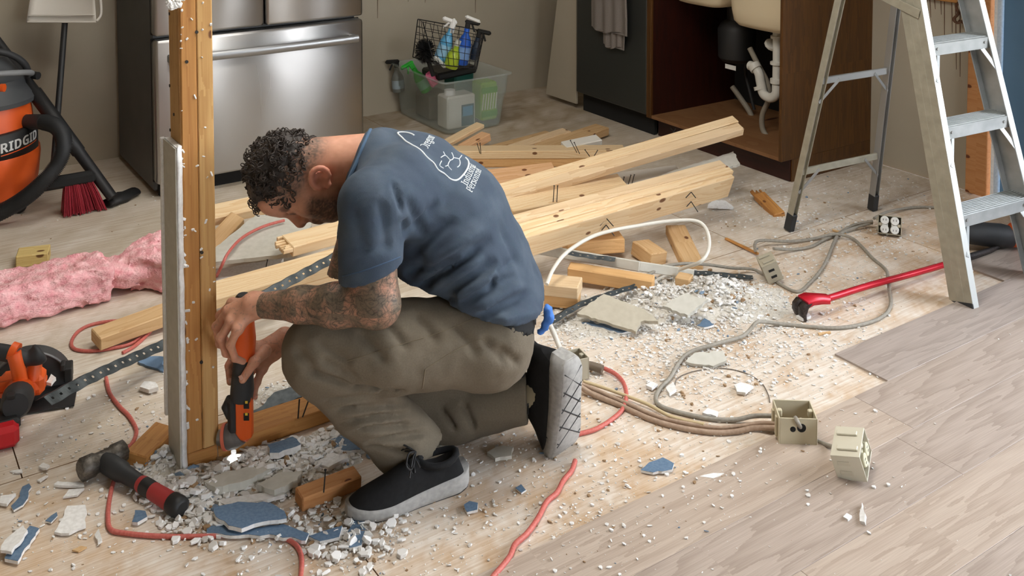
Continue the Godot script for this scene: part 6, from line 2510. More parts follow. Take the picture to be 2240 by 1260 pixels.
		fh.ball(Transform3D(hb, Z(717, 404, ez + s * 0.004)), Vector3(0.009, 0.010, 0.006), 0.006)
	var sn := noise(321, 1.0, FastNoiseLite.TYPE_SIMPLEX, 3)
	var hn := noise(322, 1.0, FastNoiseLite.TYPE_SIMPLEX, 2)
	var flesh := func(p: Vector3) -> Color:
		var d := clampf(0.5 + 0.8 * sn.get_noise_3d(p.x * 40.0, p.y * 40.0, p.z * 40.0), 0, 1)
		return Color(0.56, 0.27, 0.17).lerp(Color(0.65, 0.33, 0.22), d)
	var face := func(p: Vector3, _n: Vector3) -> Color:
		var c: Color = flesh.call(p)
		var q := p - eye
		var z := -q.z
		var y2 := q.y * cos(PITCH) + z * sin(PITCH)
		var z2 := z * cos(PITCH) - q.y * sin(PITCH)
		var px := PX + F * q.x / z2
		var py := PY - F * y2 / z2
		var grain := hn.get_noise_3d(p.x * 260.0, p.y * 260.0, p.z * 260.0)
		# clipped hair at the sides and nape, stubble of the beard
		var fade := smoothstep(0.0, 1.0, (735.0 - px - maxf(0.0, py - 330.0) * 0.55) / 50.0) * smoothstep(455.0, 425.0, py + (px - 600.0) * 0.02) 
		var beard := smoothstep(655.0, 690.0, px) * smoothstep(418.0, 446.0, py) * smoothstep(790.0, 760.0, px)
		var ear := Vector2((px - 702.0) / 27.0, (py - 390.0) / 28.0).length()
		var offear := smoothstep(0.95, 1.1, ear)
		c = c.lerp(Color(0.09, 0.07, 0.055), clampf(fade * 0.75 * (1.0 + grain * 0.7), 0, 0.9) * offear)
		c = c.lerp(Color(0.055, 0.04, 0.032), clampf(beard * 0.82 * (1.0 + grain * 0.6), 0, 0.92) * offear)
		if ear < 1.0:
			c = c.lerp(Color(0.60, 0.20, 0.15), 0.45)
		var brow := Vector2((px - 622.0) / 14.0, (py - 458.0) / 8.0).length()
		c = c.lerp(Color(0.07, 0.05, 0.04), 0.7 * (1.0 - smoothstep(0.6, 1.0, brow)))
		var lash := Vector2((px - 640.0) / 9.0, (py - 468.0) / 3.0).length()
		c = c.lerp(Color(0.06, 0.035, 0.03), 0.7 * (1.0 - smoothstep(0.6, 1.1, lash)))
		return c
	parts.append([fh.mesh(face), skin])
	# arms
	var fa := Field.new(Vector3(-0.62, 0.38, -2.72), Vector3(-0.20, 0.72, -2.12), 0.0055)
	var el := Z(824, 664, 2.195)
	fa.cap(Z(810, 500, 2.215), el, 0.054, 0.049, 0.02)
	fa.ball(Transform3D(Basis(), Z(832, 678, 2.195)), Vector3(0.032, 0.032, 0.034), 0.02)
	fa.cap(el, Z(735, 668, 2.215), 0.048, 0.0455, 0.02)
	fa.cap(Z(735, 668, 2.215), Z(660, 666, 2.245), 0.0455, 0.037, 0.02)
	fa.cap(Z(660, 666, 2.245), Z(580, 668, 2.285), 0.037, 0.0285, 0.02)
	fa.cap(Z(800, 460, 2.63), Z(742, 640, 2.585), 0.052, 0.044, 0.02)
	fa.cap(Z(738, 652, 2.585), Z(680, 700, 2.55), 0.044, 0.040, 0.02)
	fa.cap(Z(680, 700, 2.55), Z(606, 752, 2.50), 0.040, 0.029, 0.02)
	var ink_skin := tri_uv(mat(Color.WHITE, 0.55, 0.0, tattoo_tex()), 4.2)
	ink_skin.subsurf_scatter_enabled = true
	ink_skin.subsurf_scatter_strength = 0.08
	parts.append([fa.mesh(), ink_skin])
	# hands, each on a fine grid of its own
	var tn := noise(323, 1.0, FastNoiseLite.TYPE_SIMPLEX, 2)
	var handpaint := func(p: Vector3, n: Vector3) -> Color:
		var c: Color = flesh.call(p)
		var v := absf(tn.get_noise_3d(p.x * 32.0, p.y * 32.0, p.z * 32.0))
		return c.lerp(Color(0.20, 0.15, 0.12), 0.5 * (1.0 - smoothstep(0.02, 0.06, v)) * clampf(n.y * 1.5 + 0.6, 0, 1))
	var hands := [
		{"w": [[596, 667, 2.28], [556, 668, 2.295]], "palm": [[556, 668, 2.295], [520, 690, 2.31]], "pr": [0.030, 0.031], "k": [[[508, 664, 2.345], [482, 690, 2.365], [480, 724, 2.39], [494, 744, 2.40]], [[500, 680, 2.31], [474, 714, 2.325], [480, 752, 2.35], [500, 764, 2.365]], [[506, 702, 2.28], [484, 738, 2.285], [494, 772, 2.305], [514, 782, 2.325]], [[520, 720, 2.26], [504, 754, 2.262], [514, 784, 2.278], [532, 791, 2.30]], [[556, 652, 2.33], [548, 690, 2.425], [540, 726, 2.44]]]},
		{"w": [[622, 740, 2.51], [596, 762, 2.49]], "palm": [[596, 762, 2.49], [566, 780, 2.465]], "pr": [0.029, 0.029], "k": [[[556, 758, 2.475], [516, 764, 2.462], [500, 800, 2.43], [503, 836, 2.415]], [[556, 778, 2.485], [524, 796, 2.475], [512, 824, 2.445], [516, 850, 2.43]], [[562, 796, 2.485], [540, 826, 2.475], [530, 848, 2.45], [538, 862, 2.43]], [[574, 806, 2.475], [562, 836, 2.46], [556, 856, 2.44], [558, 868, 2.425]], [[580, 768, 2.435], [556, 792, 2.378], [531, 830, 2.368]]]}]
	for h in hands:
		var lo := Vector3.INF
		var hi := -Vector3.INF
		for q in h.k + [h.w, h.palm]:
			for r in q:
				var p := Z(r[0], r[1], r[2])
				lo = lo.min(p)
				hi = hi.max(p)
		var g := Field.new(lo - Vector3.ONE * 0.045, hi + Vector3.ONE * 0.045, 0.0032)
		g.cap(Z(h.w[0][0], h.w[0][1], h.w[0][2]), Z(h.w[1][0], h.w[1][1], h.w[1][2]), 0.0275, 0.028, 0.015)
		g.cap(Z(h.palm[0][0], h.palm[0][1], h.palm[0][2]), Z(h.palm[1][0], h.palm[1][1], h.palm[1][2]), h.pr[0] * 0.92, h.pr[1] * 0.92, 0.015)
		for k in 5:
			var pts := []
			for q in h.k[k]:
				pts.append(Z(q[0], q[1], q[2]))
			var rr: Array = [0.0115, 0.0100, 0.0090, 0.0080] if k < 3 else [0.0105, 0.0092, 0.0080, 0.0072] if k == 3 else [0.0150, 0.0118, 0.0095]
			if k < 4:
				g.cap(Z(h.palm[0][0], h.palm[0][1], h.palm[0][2]), pts[0], 0.016, 0.0125, 0.012)
			for i in pts.size() - 1:
				g.cap(pts[i], pts[i + 1], rr[i], rr[i + 1], 0.005)
			g.ball(Transform3D(Basis(), pts[0]), Vector3.ONE * 0.0130, 0.006)
			g.ball(Transform3D(Basis(), pts[1]), Vector3.ONE * rr[1] * 1.10, 0.004)
		parts.append([g.mesh(handpaint), skin])
	# the trunk under the clothes ties head and arms together
	var ft := Field.new(Vector3(-0.42, 0.40, -2.76), Vector3(0.10, 0.86, -2.14), 0.014)
	ft.cap(Z(835, 375, hz), Z(960, 470, hz), 0.045, 0.085, 0.03, 1.3)
	ft.cap(Z(960, 470, hz), Z(1060, 620, hz), 0.085, 0.08, 0.03, 1.3)
	ft.cap(Z(845, 430, 2.30), Z(815, 400, 2.62), 0.055, 0.055, 0.03)
	parts.append([ft.mesh(func(_p: Vector3, _n: Vector3) -> Color: return Color(0.6, 0.3, 0.2)), skin])
	put("body", merge(parts), null, t)
	# nails
	for q in [[527, 826, 2.357, 0.5], [504, 832, 2.402, 0.2]]:
		var b := MB.new()
		var p := Z(q[0], q[1], q[2])
		b.box(Transform3D(Basis(Vector3(0, 0, 1), 0.5), p), Vector3(0.009, 0.011, 0.002), 0.0009)
		put("fingernail", b, mat(c8(196, 150, 132), 0.35), t)
	# collar and chain
	var cb := MB.new()
	var cp := []
	var c0 := Z(793, 327, hz)
	for k in 33:
		var an := TAU * k / 32.0
		var d := Vector3(0.37, 0.93, 0) * cos(an) + Vector3(0, 0, 1) * sin(an)
		var h := f.hit(c0 + d * 0.2, -d, 0.2)
		if h != Vector3.INF:
			cp.append(h - d * 0.001)
	cb.tube(cp, 0.005, 8, false)
	put("collar", cb, blue_plain(), shirt)
	# ================= hair
	var fhair := Field.new(Vector3(-0.675, 0.58, -2.60), Vector3(-0.42, 0.94, -2.30), 0.005)
	fhair.ball(Transform3D(hb, Z(627, 366, hz)), Vector3(0.095, 0.087, 0.081), 0.02)
	fhair.ball(Transform3D(hb, Z(585, 400, hz)), Vector3(0.050, 0.060, 0.070), 0.03)
	fhair.rough(noise(331, 1.0, FastNoiseLite.TYPE_CELLULAR, 1), 0.012, 62.0)
	fhair.rough(hn, 0.005, 90.0)
	fhair.cut(Z(612, 440, hz), Vector3(0.30, -0.95, 0).normalized(), 0.5)
	fhair.cut(Z(662, 390, hz), Vector3(0.93, -0.36, 0).normalized(), 0.5)
	var hairm := mat(c8(44, 36, 32), 0.6)
	hairm.rim_enabled = true
	var hair := put("hair", fhair.mesh(), hairm, t)
	var hr2 := RandomNumberGenerator.new()
	hr2.seed = 77
	var curls := MB.new()
	var made := 0
	var cc := Z(627, 370, hz)
	while made < 620:
		var d := Vector3(hr2.randfn(), hr2.randfn(), hr2.randfn()).normalized()
		var l := hb.inverse() * d
		var p := cc + hb * (l * Vector3(0.096, 0.088, 0.082) * hr2.randf_range(0.97, 1.08))
		if (p - Z(612, 444, hz)).dot(Vector3(0.30, -0.95, 0).normalized()) > 0.0 or (p - Z(664, 385, hz)).dot(Vector3(0.93, -0.36, 0).normalized()) > 0.0:
			continue
		made += 1
		var s := d.cross(Vector3(hr2.randfn(), hr2.randfn(), hr2.randfn())).normalized()
		var u := d.cross(s)
		var pts := []
		var rr := hr2.randf_range(0.004, 0.0085)
		var turns := hr2.randf_range(0.7, 1.5)
		for k in 11:
			var a := TAU * turns * k / 10.0
			pts.append(p + (s * cos(a) + u * 0.8 * sin(a)) * rr * (1.0 - 0.3 * k / 10.0) + d * (0.010 * sin(a * 0.6) - 0.003))
		curls.tube(pts, 0.0013, 4, false)
	for k in 60:      # fringe hanging over the brow
		var p := Z(548 + hr2.randf() * 60.0, 432 + hr2.randf() * 26.0, hz + hr2.randf_range(-0.05, 0.05))
		var pts := []
		var rr := hr2.randf_range(0.004, 0.008)
		for i in 11:
			var a := TAU * 1.1 * i / 10.0 + k
			pts.append(p + Vector3(cos(a) * rr, sin(a) * rr - 0.0012 * i, sin(a * 0.7 + k) * rr))
		curls.tube(pts, 0.0013, 4, false)
	put("curls", curls, mat(c8(52, 43, 38), 0.5), hair).set_meta("kind", "stuff")
	# ================= shoes
	var heel := P(1004, 1060)
	var toe := P(792, 1126)
	var x := (toe - heel).normalized()
	shoe(t, Transform3D(Basis(x, UP, x.cross(UP)), heel - x * 0.018), 0.29, true)
	var sup := Vector3(-0.72, 0.12, -0.69).normalized()      # from sole to instep of the raised foot
	var down := (Z(1236, 1014, 2.43) - Z(1253, 800, 2.40)).slide(sup).normalized()
	shoe(t, Transform3D(Basis(down, sup, down.cross(sup)), Z(1256, 788, 2.40)), 0.305, false, 1.75)
	var sk := MB.new()
	var rad := []
	var sp2 := spline([Z(1130, 868, 2.51), Z(1160, 863, 2.495), Z(1185, 857, 2.48), Z(1206, 854, 2.465)], 6)
	for k in sp2.size():
		rad.append(0.034 + (0.0012 if k % 2 else 0.0))
	sk.tube(sp2, rad, 18)
	put("sock", sk, mat(c8(150, 138, 112), 0.95), t)
	# ================= cloth at the hip pocket
	var bc := Field.new(Z(1160, 740, 2.45), Z(1230, 650, 2.28), 0.005)
	for q in [[1196, 672, 1198, 690], [1198, 690, 1194, 712], [1194, 712, 1182, 726], [1200, 680, 1206, 700]]:
		bc.cap(Z(q[0], q[1], 2.37), Z(q[2], q[3], 2.365), 0.012, 0.013, 0.01)
	bc.rough(noise(341, 1.0, FastNoiseLite.TYPE_CELLULAR, 2), 0.010, 60.0)
	tag(put("blue_rag", bc.mesh(), mat(c8(72, 124, 204), 0.8)), "crumpled bright blue rag tucked at the back of the person's belt", "rag")
	build_multitool()


func blue_plain() -> StandardMaterial3D:
	return mat(c8(74, 98, 124), 0.95)


func shoe(t: Node3D, xf0: Transform3D, ln: float, flat: bool, tall := 1.0) -> void:      # local x heel to toe, y up from the sole, z across
	var black := tri_uv(mat(Color.WHITE, 0.95, 0.0, noise_tex(351, 0.05, c8(9, 9, 10), c8(28, 28, 30))), 6.0)
	var pale := tri_uv(mat(Color.WHITE, 0.8, 0.0, noise_tex(352, 0.04, c8(148, 146, 142), c8(186, 184, 180))), 6.0)
	var s := ln / 0.29
	var bend := 0.0 if flat else 0.85
	var xf := func(p: Vector3) -> Vector3:      # the raised foot bends at the ball
		p /= s
		if bend > 0.0 and p.x > 0.19:
			var rr := 0.1 / bend
			var a := (p.x - 0.19) / rr
			p = Vector3(0.19 + (rr - p.y) * sin(a), rr - (rr - p.y) * cos(a), p.z)
		return xf0 * (p * s)
	var widths := [[0.0, 0.018], [0.008, 0.030], [0.03, 0.037], [0.08, 0.038], [0.13, 0.041], [0.19, 0.049], [0.23, 0.048], [0.262, 0.038], [0.282, 0.024], [0.290, 0.010]]
	var hw := func(x: float) -> float:
		for k in widths.size() - 1:
			if x <= widths[k + 1][0]:
				return lerpf(widths[k][1], widths[k + 1][1], (x - widths[k][0]) / (widths[k + 1][0] - widths[k][0]))
		return 0.01
	var bottom := func(x: float) -> float: return 0.012 * pow(maxf(0.0, (x - 0.20) / 0.09), 2.0) + 0.010 * pow(maxf(0.0, (0.05 - x) / 0.05), 2.0)
	var top := func(x: float) -> float: return lerpf(0.046, 0.028, clampf(x / 0.2, 0, 1)) + 0.010 * pow(maxf(0.0, (x - 0.22) / 0.07), 2.0) + 0.008 * pow(maxf(0.0, (0.03 - x) / 0.03), 2.0)
	var mb := MB.new()
	var rings := []
	for k in 25:
		var x: float = 0.29 * (0.5 - 0.5 * cos(PI * k / 24.0))
		var w: float = hw.call(x)
		var b: float = bottom.call(x)
		var h: float = top.call(x)
		var ring := PackedVector3Array()
		for q in [[-0.86, 0.0], [-0.97, 0.12], [-1.0, 0.4], [-0.94, 0.7], [-0.92, 1.0], [0.92, 1.0], [0.94, 0.7], [1.0, 0.4], [0.97, 0.12], [0.86, 0.0]]:
			ring.append(xf.call(Vector3(x, lerpf(b, h, q[1]), q[0] * w) * s))
		rings.append(ring)
	mb.loft(rings)
	var sh := Node3D.new()
	sh.name = "shoe"
	t.add_child(sh, true)
	var so := put("sole", mb, pale, sh)
	mb = MB.new()
	rings = []
	for k in 25:
		var x: float = 0.002 + 0.286 * (0.5 - 0.5 * cos(PI * k / 24.0))
		var w: float = hw.call(x) * 0.9
		var b: float = bottom.call(x)
		var ring := PackedVector3Array()
		for q in [[-0.98, -0.0012], [-1.06, 0.006], [1.06, 0.006], [0.98, -0.0012]]:
			ring.append(xf.call(Vector3(x, b + q[1], q[0] * w) * s))
		rings.append(ring)
	mb.loft(rings)
	put("outsole", mb, pale if tall > 1.0 else M.rubber, so)
	# upper
	var prof := [[0.016, 0.056, 0.5], [0.024, 0.078, 0.55], [0.038, 0.082, 0.7], [0.07, 0.076, 0.72], [0.10, 0.078, 0.75], [0.12, 0.092, 0.70], [0.138, 0.092, 0.72], [0.16, 0.086, 0.78], [0.19, 0.072, 0.82], [0.22, 0.062, 0.86], [0.25, 0.054, 0.85], [0.27, 0.045, 0.82], [0.284, 0.034, 0.7]]
	mb = MB.new()
	rings = []
	for p in prof:
		var w: float = hw.call(p[0]) * 0.93
		var b: float = top.call(p[0]) - 0.006
		var ring := PackedVector3Array()
		for a in 20:
			var an := TAU * a / 20 + PI / 20
			var ca := cos(an)
			var sa := sin(an)
			var zz: float = signf(ca) * pow(absf(ca), 0.75) * w * (1.0 if sa < 0 else lerpf(1.0, p[2], sa))
			var yy: float = b + maxf(0.0, sa) * (p[1] * tall - b) if sa > 0 else b + sa * 0.004
			ring.append(xf.call(Vector3(p[0], yy, -zz) * s))
		rings.append(ring)
	mb.loft(rings)
	put("upper", mb, black, sh)
	# dark outsole skin with crossing grooves
	mb = MB.new()
	for k in 6:
		for d in [-1, 1]:
			var x0: float = 0.025 + 0.042 * k
			var x1: float = x0 + 0.052
			if x1 > 0.275:
				continue
			mb.tube([xf.call(Vector3(x0, bottom.call(x0) - 0.0014, -d * hw.call(x0) * 0.82) * s), xf.call(Vector3(x1, bottom.call(x1) - 0.0014, d * hw.call(x1) * 0.82) * s)], 0.0016, 4)
	put("tread_groove", mb, M.rubber, sh)
	# laces
	mb = MB.new()
	for k in 4:
		var x := 0.125 + 0.018 * k
		var y := (0.098 - 0.0095 * k) * lerpf(1.0, tall, 0.7)
		for d in [-1, 1]:
			mb.tube(spline([xf.call(Vector3(x, y - 0.014, -0.024 * d) * s), xf.call(Vector3(x + 0.006, y + 0.001, 0.0) * s), xf.call(Vector3(x + 0.012, y - 0.022, 0.024 * d) * s)], 4), 0.0022, 6)
	for d in [-1, 1]:
		mb.tube(spline([xf.call(Vector3(0.125, 0.108, 0.0) * s), xf.call(Vector3(0.15, 0.122, -0.02 * d) * s), xf.call(Vector3(0.165, 0.112, -0.045 * d) * s), xf.call(Vector3(0.15, 0.098, -0.04 * d) * s), xf.call(Vector3(0.125, 0.108, 0.0) * s)], 6), 0.0021, 6)
		mb.tube(spline([xf.call(Vector3(0.125, 0.108, 0.0) * s), xf.call(Vector3(0.14, 0.11, 0.02 * d) * s), xf.call(Vector3(0.16, 0.085, 0.05 * d) * s)], 6), 0.0021, 6)
	put("lace", mb, M.black, sh)
	# padded collar
	mb = MB.new()
	var cp := []
	for k in 17:
		var a := TAU * k / 16.0
		cp.append(xf.call(Vector3(0.072 + 0.046 * cos(a), 0.076 * tall + 0.008 * cos(a) * cos(a), 0.028 * sin(a)) * s))
	mb.tube(cp, 0.008, 8, false)
	put("collar", mb, black, sh)
	if flat:      # small oval emblem with slanted bars on the outer side
		mb = MB.new()
		var c := Vector3(0.135, 0.058, 0.0395)
		var at := func(u: float, v: float) -> Vector3: return xf.call((c + Vector3(u, v * 0.93, 0.004 - v * 0.22 - maxf(0.0, -u) * 0.06 + u * 0.10)) * s)
		var ov := []
		for k in 21:
			var a := TAU * k / 20.0
			ov.append(at.call(cos(a) * 0.021 + sin(a) * 0.004, sin(a) * 0.0095))
		mb.tube(ov, 0.0015, 5, false)
		for v in [-0.003, 0.003]:
			mb.tube(spline([at.call(-0.012, v - 0.002), at.call(-0.004, v + 0.002), at.call(0.004, v - 0.001), at.call(0.013, v + 0.002)], 4), 0.0009, 5)
		put("emblem", mb, mat(c8(150, 152, 152), 0.5), sh)


func build_multitool() -> void:
	var z := 2.40
	var q := func(px: float, py: float, dz := 0.0) -> Vector3: return Z(px, py, z + dz)
	var t := thing("multi_tool", "orange and black oscillating multi tool held upright against the post", "power tool", P(505, 975))
	var mb := MB.new()
	mb.tube([q.call(532, 644, -0.01), q.call(532, 650, -0.01), q.call(534, 690), q.call(535, 700)], [0.014, 0.019, 0.021, 0.021], 16)
	put("end_cap", mb, M.black, t)
	mb = MB.new()
	mb.tube([q.call(535, 698), q.call(536, 740), q.call(534, 782)], [0.0225, 0.026, 0.025], 18)
	put("rear_body", mb, M.orange, t)
	mb = MB.new()
	mb.tube([q.call(534, 778), q.call(531, 820), q.call(530, 850), q.call(528, 872)], [0.024, 0.0255, 0.028, 0.027], 18)
	put("grip", mb, M.rubber, t)
	mb = MB.new()
	var a: Vector3 = q.call(531, 852)
	var b: Vector3 = q.call(532, 962)
	mb.box(along(b, a, Vector3(0, 0, 1)), Vector3((a - b).length(), 0.042, 0.046), 0.012)
	var front := put("front_body", mb, M.orange, t)
	mb = MB.new()
	mb.box(along(q.call(514, 945), q.call(512, 862), Vector3(0, 0, 1)), Vector3(0.09, 0.050, 0.026), 0.010)
	mb.tube([q.call(506, 870), q.call(500, 890), q.call(506, 912)], [0.012, 0.017, 0.012], 12)
	put("side_grip", mb, M.rubber, t)
	# lettering plate: two stacked dark marks
	for k in 2:
		mb = MB.new()
		mb.box(Transform3D(Basis(), q.call(539, 886 + 26 * k, -0.0235)), Vector3(0.013, 0.018, 0.0012), 0.0)
		put("mark", mb, M.black_matte, front)
		mb = MB.new()
		mb.box(Transform3D(Basis(), q.call(539, 880 + 26 * k, -0.0243)), Vector3(0.006, 0.006, 0.0012), 0.0)
		put("mark", mb, mat(c8(226, 190, 60), 0.5), front)
	mb = MB.new()
	mb.tube(spline([q.call(526, 945), q.call(515, 952), q.call(500, 955), q.call(488, 957)], 4), [0.026, 0.027, 0.028, 0.028, 0.029, 0.030, 0.030, 0.030, 0.030, 0.029, 0.028, 0.027, 0.026], 18)
	put("gear_head", mb, mat(c8(110, 106, 104), 0.5, 0.3), t)
	mb = MB.new()
	mb.tube([q.call(497, 955), q.call(490, 956)], 0.031, 20)
	put("ring", mb, mat(c8(220, 112, 84), 0.5), t)
	mb = MB.new()
	mb.tube([q.call(488, 957), q.call(477, 957)], [0.020, 0.017], 14)
	put("blade_mount", mb, M.steel, t)
	mb = MB.new()
	mb.box(Transform3D(Basis(Vector3(0, 0, 1), 0.05), q.call(480, 972, 0.02)), Vector3(0.0016, 0.05, 0.034), 0.0004)
	put("blade", mb, M.steel, t)
	# work light in the head, shining on the plate
	mb = MB.new()
	var lp: Vector3 = q.call(511, 990, -0.012)
	mb.lathe(Transform3D(Basis(), lp), [Vector2(0, -0.002), Vector2(0.006, -0.002), Vector2(0.006, 0.004), Vector2(0, 0.004)], 12)
	var led := mat(c8(255, 255, 255), 0.3)
	led.emission_enabled = true
	led.emission = Color(1, 1, 1)
	led.emission_energy_multiplier = 3.0
	put("work_light", mb, led, t)
	var sp := SpotLight3D.new()
	sp.name = "work_light_beam"
	sp.position = lp - UP * 0.004
	sp.light_energy = 0.5
	sp.spot_angle = 48.0
	sp.spot_range = 8.0
	sp.spot_attenuation = 2.0
	sp.light_size = 0.005
	sp.shadow_enabled = true
	add_child(sp)
	sp.look_at_from_position(sp.position, sp.position + Vector3(0.02, -1, -0.15), Vector3(0, 0, 1))


func chip(called: String, label: String, cat: String, group: String, e: Array, h: float, th: float, m: Material, tilt := 0.0) -> void:
	var pts := []
	for k in e.size():
		var q: Array = e[k]
		pts.append(P(q[0], q[1], h + th + (tilt * k / e.size() if k < e.size() - 1 else tilt * 0.4)))
	if called == "blue_chip":      # white plaster core under a painted face
		var c := Vector3.ZERO
		for p: Vector3 in pts:
			c += p / pts.size()
		var t := thing(called, label, cat, Vector3(c.x, 0, c.z), group)
		var face := MB.new()
		put("core", sheet(pts, th * 0.75, face), M.gypsum, t)
		put("painted_face", face, m, t)
		return
	tag(put(called, sheet(pts, th * 0.7), m), label, cat, group)


func build_debris() -> void:
	var blue := tri_uv(mat(Color.WHITE, 0.6, 0.0, noise_tex(501, 0.06, c8(86, 112, 140), c8(112, 136, 160), 256)), 6.0)
	# ---- drywall pieces with blue paint, one by one
	var list := [
		["large blue painted drywall piece in front of the hammer's end, nearest the shoe", [[468, 1112], [520, 1098], [588, 1100], [622, 1118], [626, 1134], [590, 1138], [556, 1146], [528, 1156], [500, 1148], [472, 1130]], 0.012, 0.012],
		["long blue painted sliver under the large blue piece beside the red cord", [[452, 1150], [520, 1146], [560, 1156], [620, 1146], [676, 1168], [668, 1184], [600, 1170], [520, 1170], [452, 1166]], 0.0, 0.010],
		["narrow blue painted strip leaning on a white one in the near left corner", [[10, 1222], [66, 1150], [86, 1156], [38, 1228]], 0.0, 0.010],
		["two-lobed blue chip at the left edge, above the strips", [[24, 1108], [44, 1086], [48, 1064], [64, 1058], [68, 1066], [60, 1090], [50, 1104], [30, 1116]], 0.0, 0.006],
		["small blue chip left of the red cord's bend", [[98, 1140], [124, 1120], [126, 1128], [112, 1142]], 0.0, 0.005],
		["small folded blue chip inside the red cord's bend", [[288, 1142], [296, 1116], [318, 1118], [322, 1130], [300, 1142]], 0.0, 0.010],
		["blue chip lying just below the nearer shoe's toe", [[760, 1122], [792, 1124], [800, 1142], [766, 1144]], 0.0, 0.008],
		["upright blue chip in the white crumbs at the bottom edge of the pile", [[760, 1164], [776, 1140], [800, 1158], [790, 1192], [764, 1198]], 0.0, 0.010],
		["blue chip beside the red cord where it turns toward the viewer", [[676, 1172], [716, 1160], [748, 1150], [742, 1174], [700, 1184]], 0.0, 0.010],
		["bluish grey drywall block on the wall plate right of the post", [[585, 974], [640, 955], [658, 972], [610, 990], [590, 990]], 0.018, 0.02],
		["bluish grey chip under the near knee, beyond the wall plate", [[718, 968], [748, 946], [792, 960], [788, 984], [740, 984]], 0.0, 0.012],
		["blue chip alone on the bare plywood between the shoes and the planks", [[1402, 1028], [1420, 1012], [1450, 1001], [1474, 1014], [1470, 1026], [1428, 1034]], 0.0, 0.008],
		["small blue chip in front of the nearer shoe's heel", [[1014, 1104], [1028, 1096], [1046, 1100], [1044, 1114], [1022, 1120]], 0.0, 0.008],
		["tiny blue chip between the near shoe and the twisted red cord", [[1128, 1068], [1140, 1060], [1150, 1072], [1140, 1078]], 0.0, 0.005],
		["blue sliver among the white rubble beside the drywall pieces", [[1524, 712], [1542, 696], [1562, 710], [1540, 716]], 0.0, 0.008],
		["blue-backed drywall scrap lying under the large grey-tan piece", [[1270, 706], [1300, 700], [1390, 722], [1360, 728]], 0.0, 0.008]]
	for s in list:
		chip("blue_chip", s[0], "drywall chip", "blue painted drywall chips", s[1], s[2], s[3], blue, 0.004)
	list = [
		["white strip of drywall beside the blue strip in the near left corner", [[0, 1204], [10, 1180], [50, 1150], [60, 1160], [24, 1206]], 0.008, 0.010],
		["white torn sheet of drywall paper left of the red cord", [[118, 1164], [140, 1126], [146, 1106], [186, 1104], [188, 1150], [150, 1166]], 0.0, 0.008],
		["white chip with a point at the very left edge", [[0, 1100], [0, 1084], [34, 1080], [14, 1102]], 0.0, 0.010],
		["slim white sliver near the red cord's lower bend", [[206, 1170], [216, 1156], [222, 1184], [214, 1188]], 0.0, 0.006],
		["long thin white chip above the oval one, left of the hammer", [[118, 1060], [126, 1052], [182, 1056], [184, 1064]], 0.0, 0.008],
		["oval white chip left of the hammer handle", [[138, 1088], [150, 1070], [184, 1068], [170, 1082]], 0.0, 0.006],
		["small white chip up and left of the hammer head", [[84, 1020], [94, 1012], [108, 1018], [100, 1024]], 0.0, 0.008],
		["thin white flake farthest left of the hammer head", [[22, 1030], [48, 1026], [50, 1032], [36, 1034]], 0.0, 0.004],
		["white flake directly below the hammer head", [[80, 1050], [100, 1040], [106, 1040], [88, 1053]], 0.0, 0.005],
		["white chip at the crumbs' edge under the hammer handle", [[278, 1004], [288, 990], [306, 992], [300, 1018]], 0.0, 0.012],
		["broad white shard below the large blue piece's back edge", [[470, 1096], [560, 1080], [620, 1072], [622, 1082], [500, 1108]], 0.0, 0.012],
		["grey torn lump of drywall in front of the wall plate, nearest the post", [[446, 1052], [500, 1030], [560, 1016], [600, 1010], [592, 1026], [540, 1050], [470, 1066]], 0.0, 0.028],
		["grey torn lump of drywall in front of the nailed brown board", [[560, 1060], [610, 1034], [660, 1030], [650, 1050], [600, 1072]], 0.0, 0.022],
		["pale piece lying on top of the wall plate near the knee", [[690, 1010], [730, 990], [762, 1000], [720, 1022]], 0.0, 0.016],
		["long white shard on the plywood nearest the planks' edge", [[1530, 1042], [1560, 1034], [1584, 1034], [1560, 1046]], 0.0, 0.006],
		["white flake standing on edge on the vinyl planks", [[1880, 1140], [1886, 1098], [1892, 1142]], 0.0, 0.012],
		["small white crumb beside the flake on the vinyl planks", [[1844, 1130], [1852, 1122], [1864, 1128], [1854, 1136]], 0.0, 0.010],
		["white chip inside the thin curved wire's loop", [[1606, 842], [1620, 836], [1648, 844], [1630, 858], [1612, 856]], 0.0, 0.010],
		["white crumb beside the long grey cable's turn", [[1456, 848], [1472, 834], [1480, 850], [1464, 860]], 0.0, 0.012],
		["white crumb just behind the raised shoe", [[1412, 842], [1424, 834], [1438, 840], [1426, 848]], 0.0, 0.012],
		["pair-sized white lump below the grey cable near the bundle", [[1536, 902], [1548, 892], [1572, 900], [1566, 910]], 0.0, 0.012],
		["grey lump of drywall on the floor between the two shoes", [[1066, 990], [1086, 976], [1124, 978], [1118, 996], [1084, 1002]], 0.0, 0.012],
		["pale lump by the metal strip at the left, before the post", [[306, 846], [316, 834], [340, 836], [346, 846], [326, 852]], 0.0, 0.016],
		["white crumb lying on the circular saw under the metal strip", [[100, 836], [112, 818], [122, 826], [112, 838]], 0.05, 0.012],
		["white slip of drywall leaning near the pry bar claw", [[1548, 634], [1556, 632], [1580, 660], [1574, 664]], 0.02, 0.010],
		["pale chip on the planks beyond the ladder foot", [[2178, 562], [2206, 566], [2204, 572], [2180, 567]], 0.0, 0.004],
		["white chip under the rubble's right end by the claw", [[1740, 690], [1760, 684], [1774, 690], [1756, 697]], 0.0, 0.012]]
	for k in list.size():
		var s: Array = list[k]
		chip("white_chip", s[0], "drywall chip", "white drywall chips", s[1], s[2], s[3], M.paper_grey if s[0].begins_with("grey") else M.gypsum, 0.003 if k % 3 else 0.010)
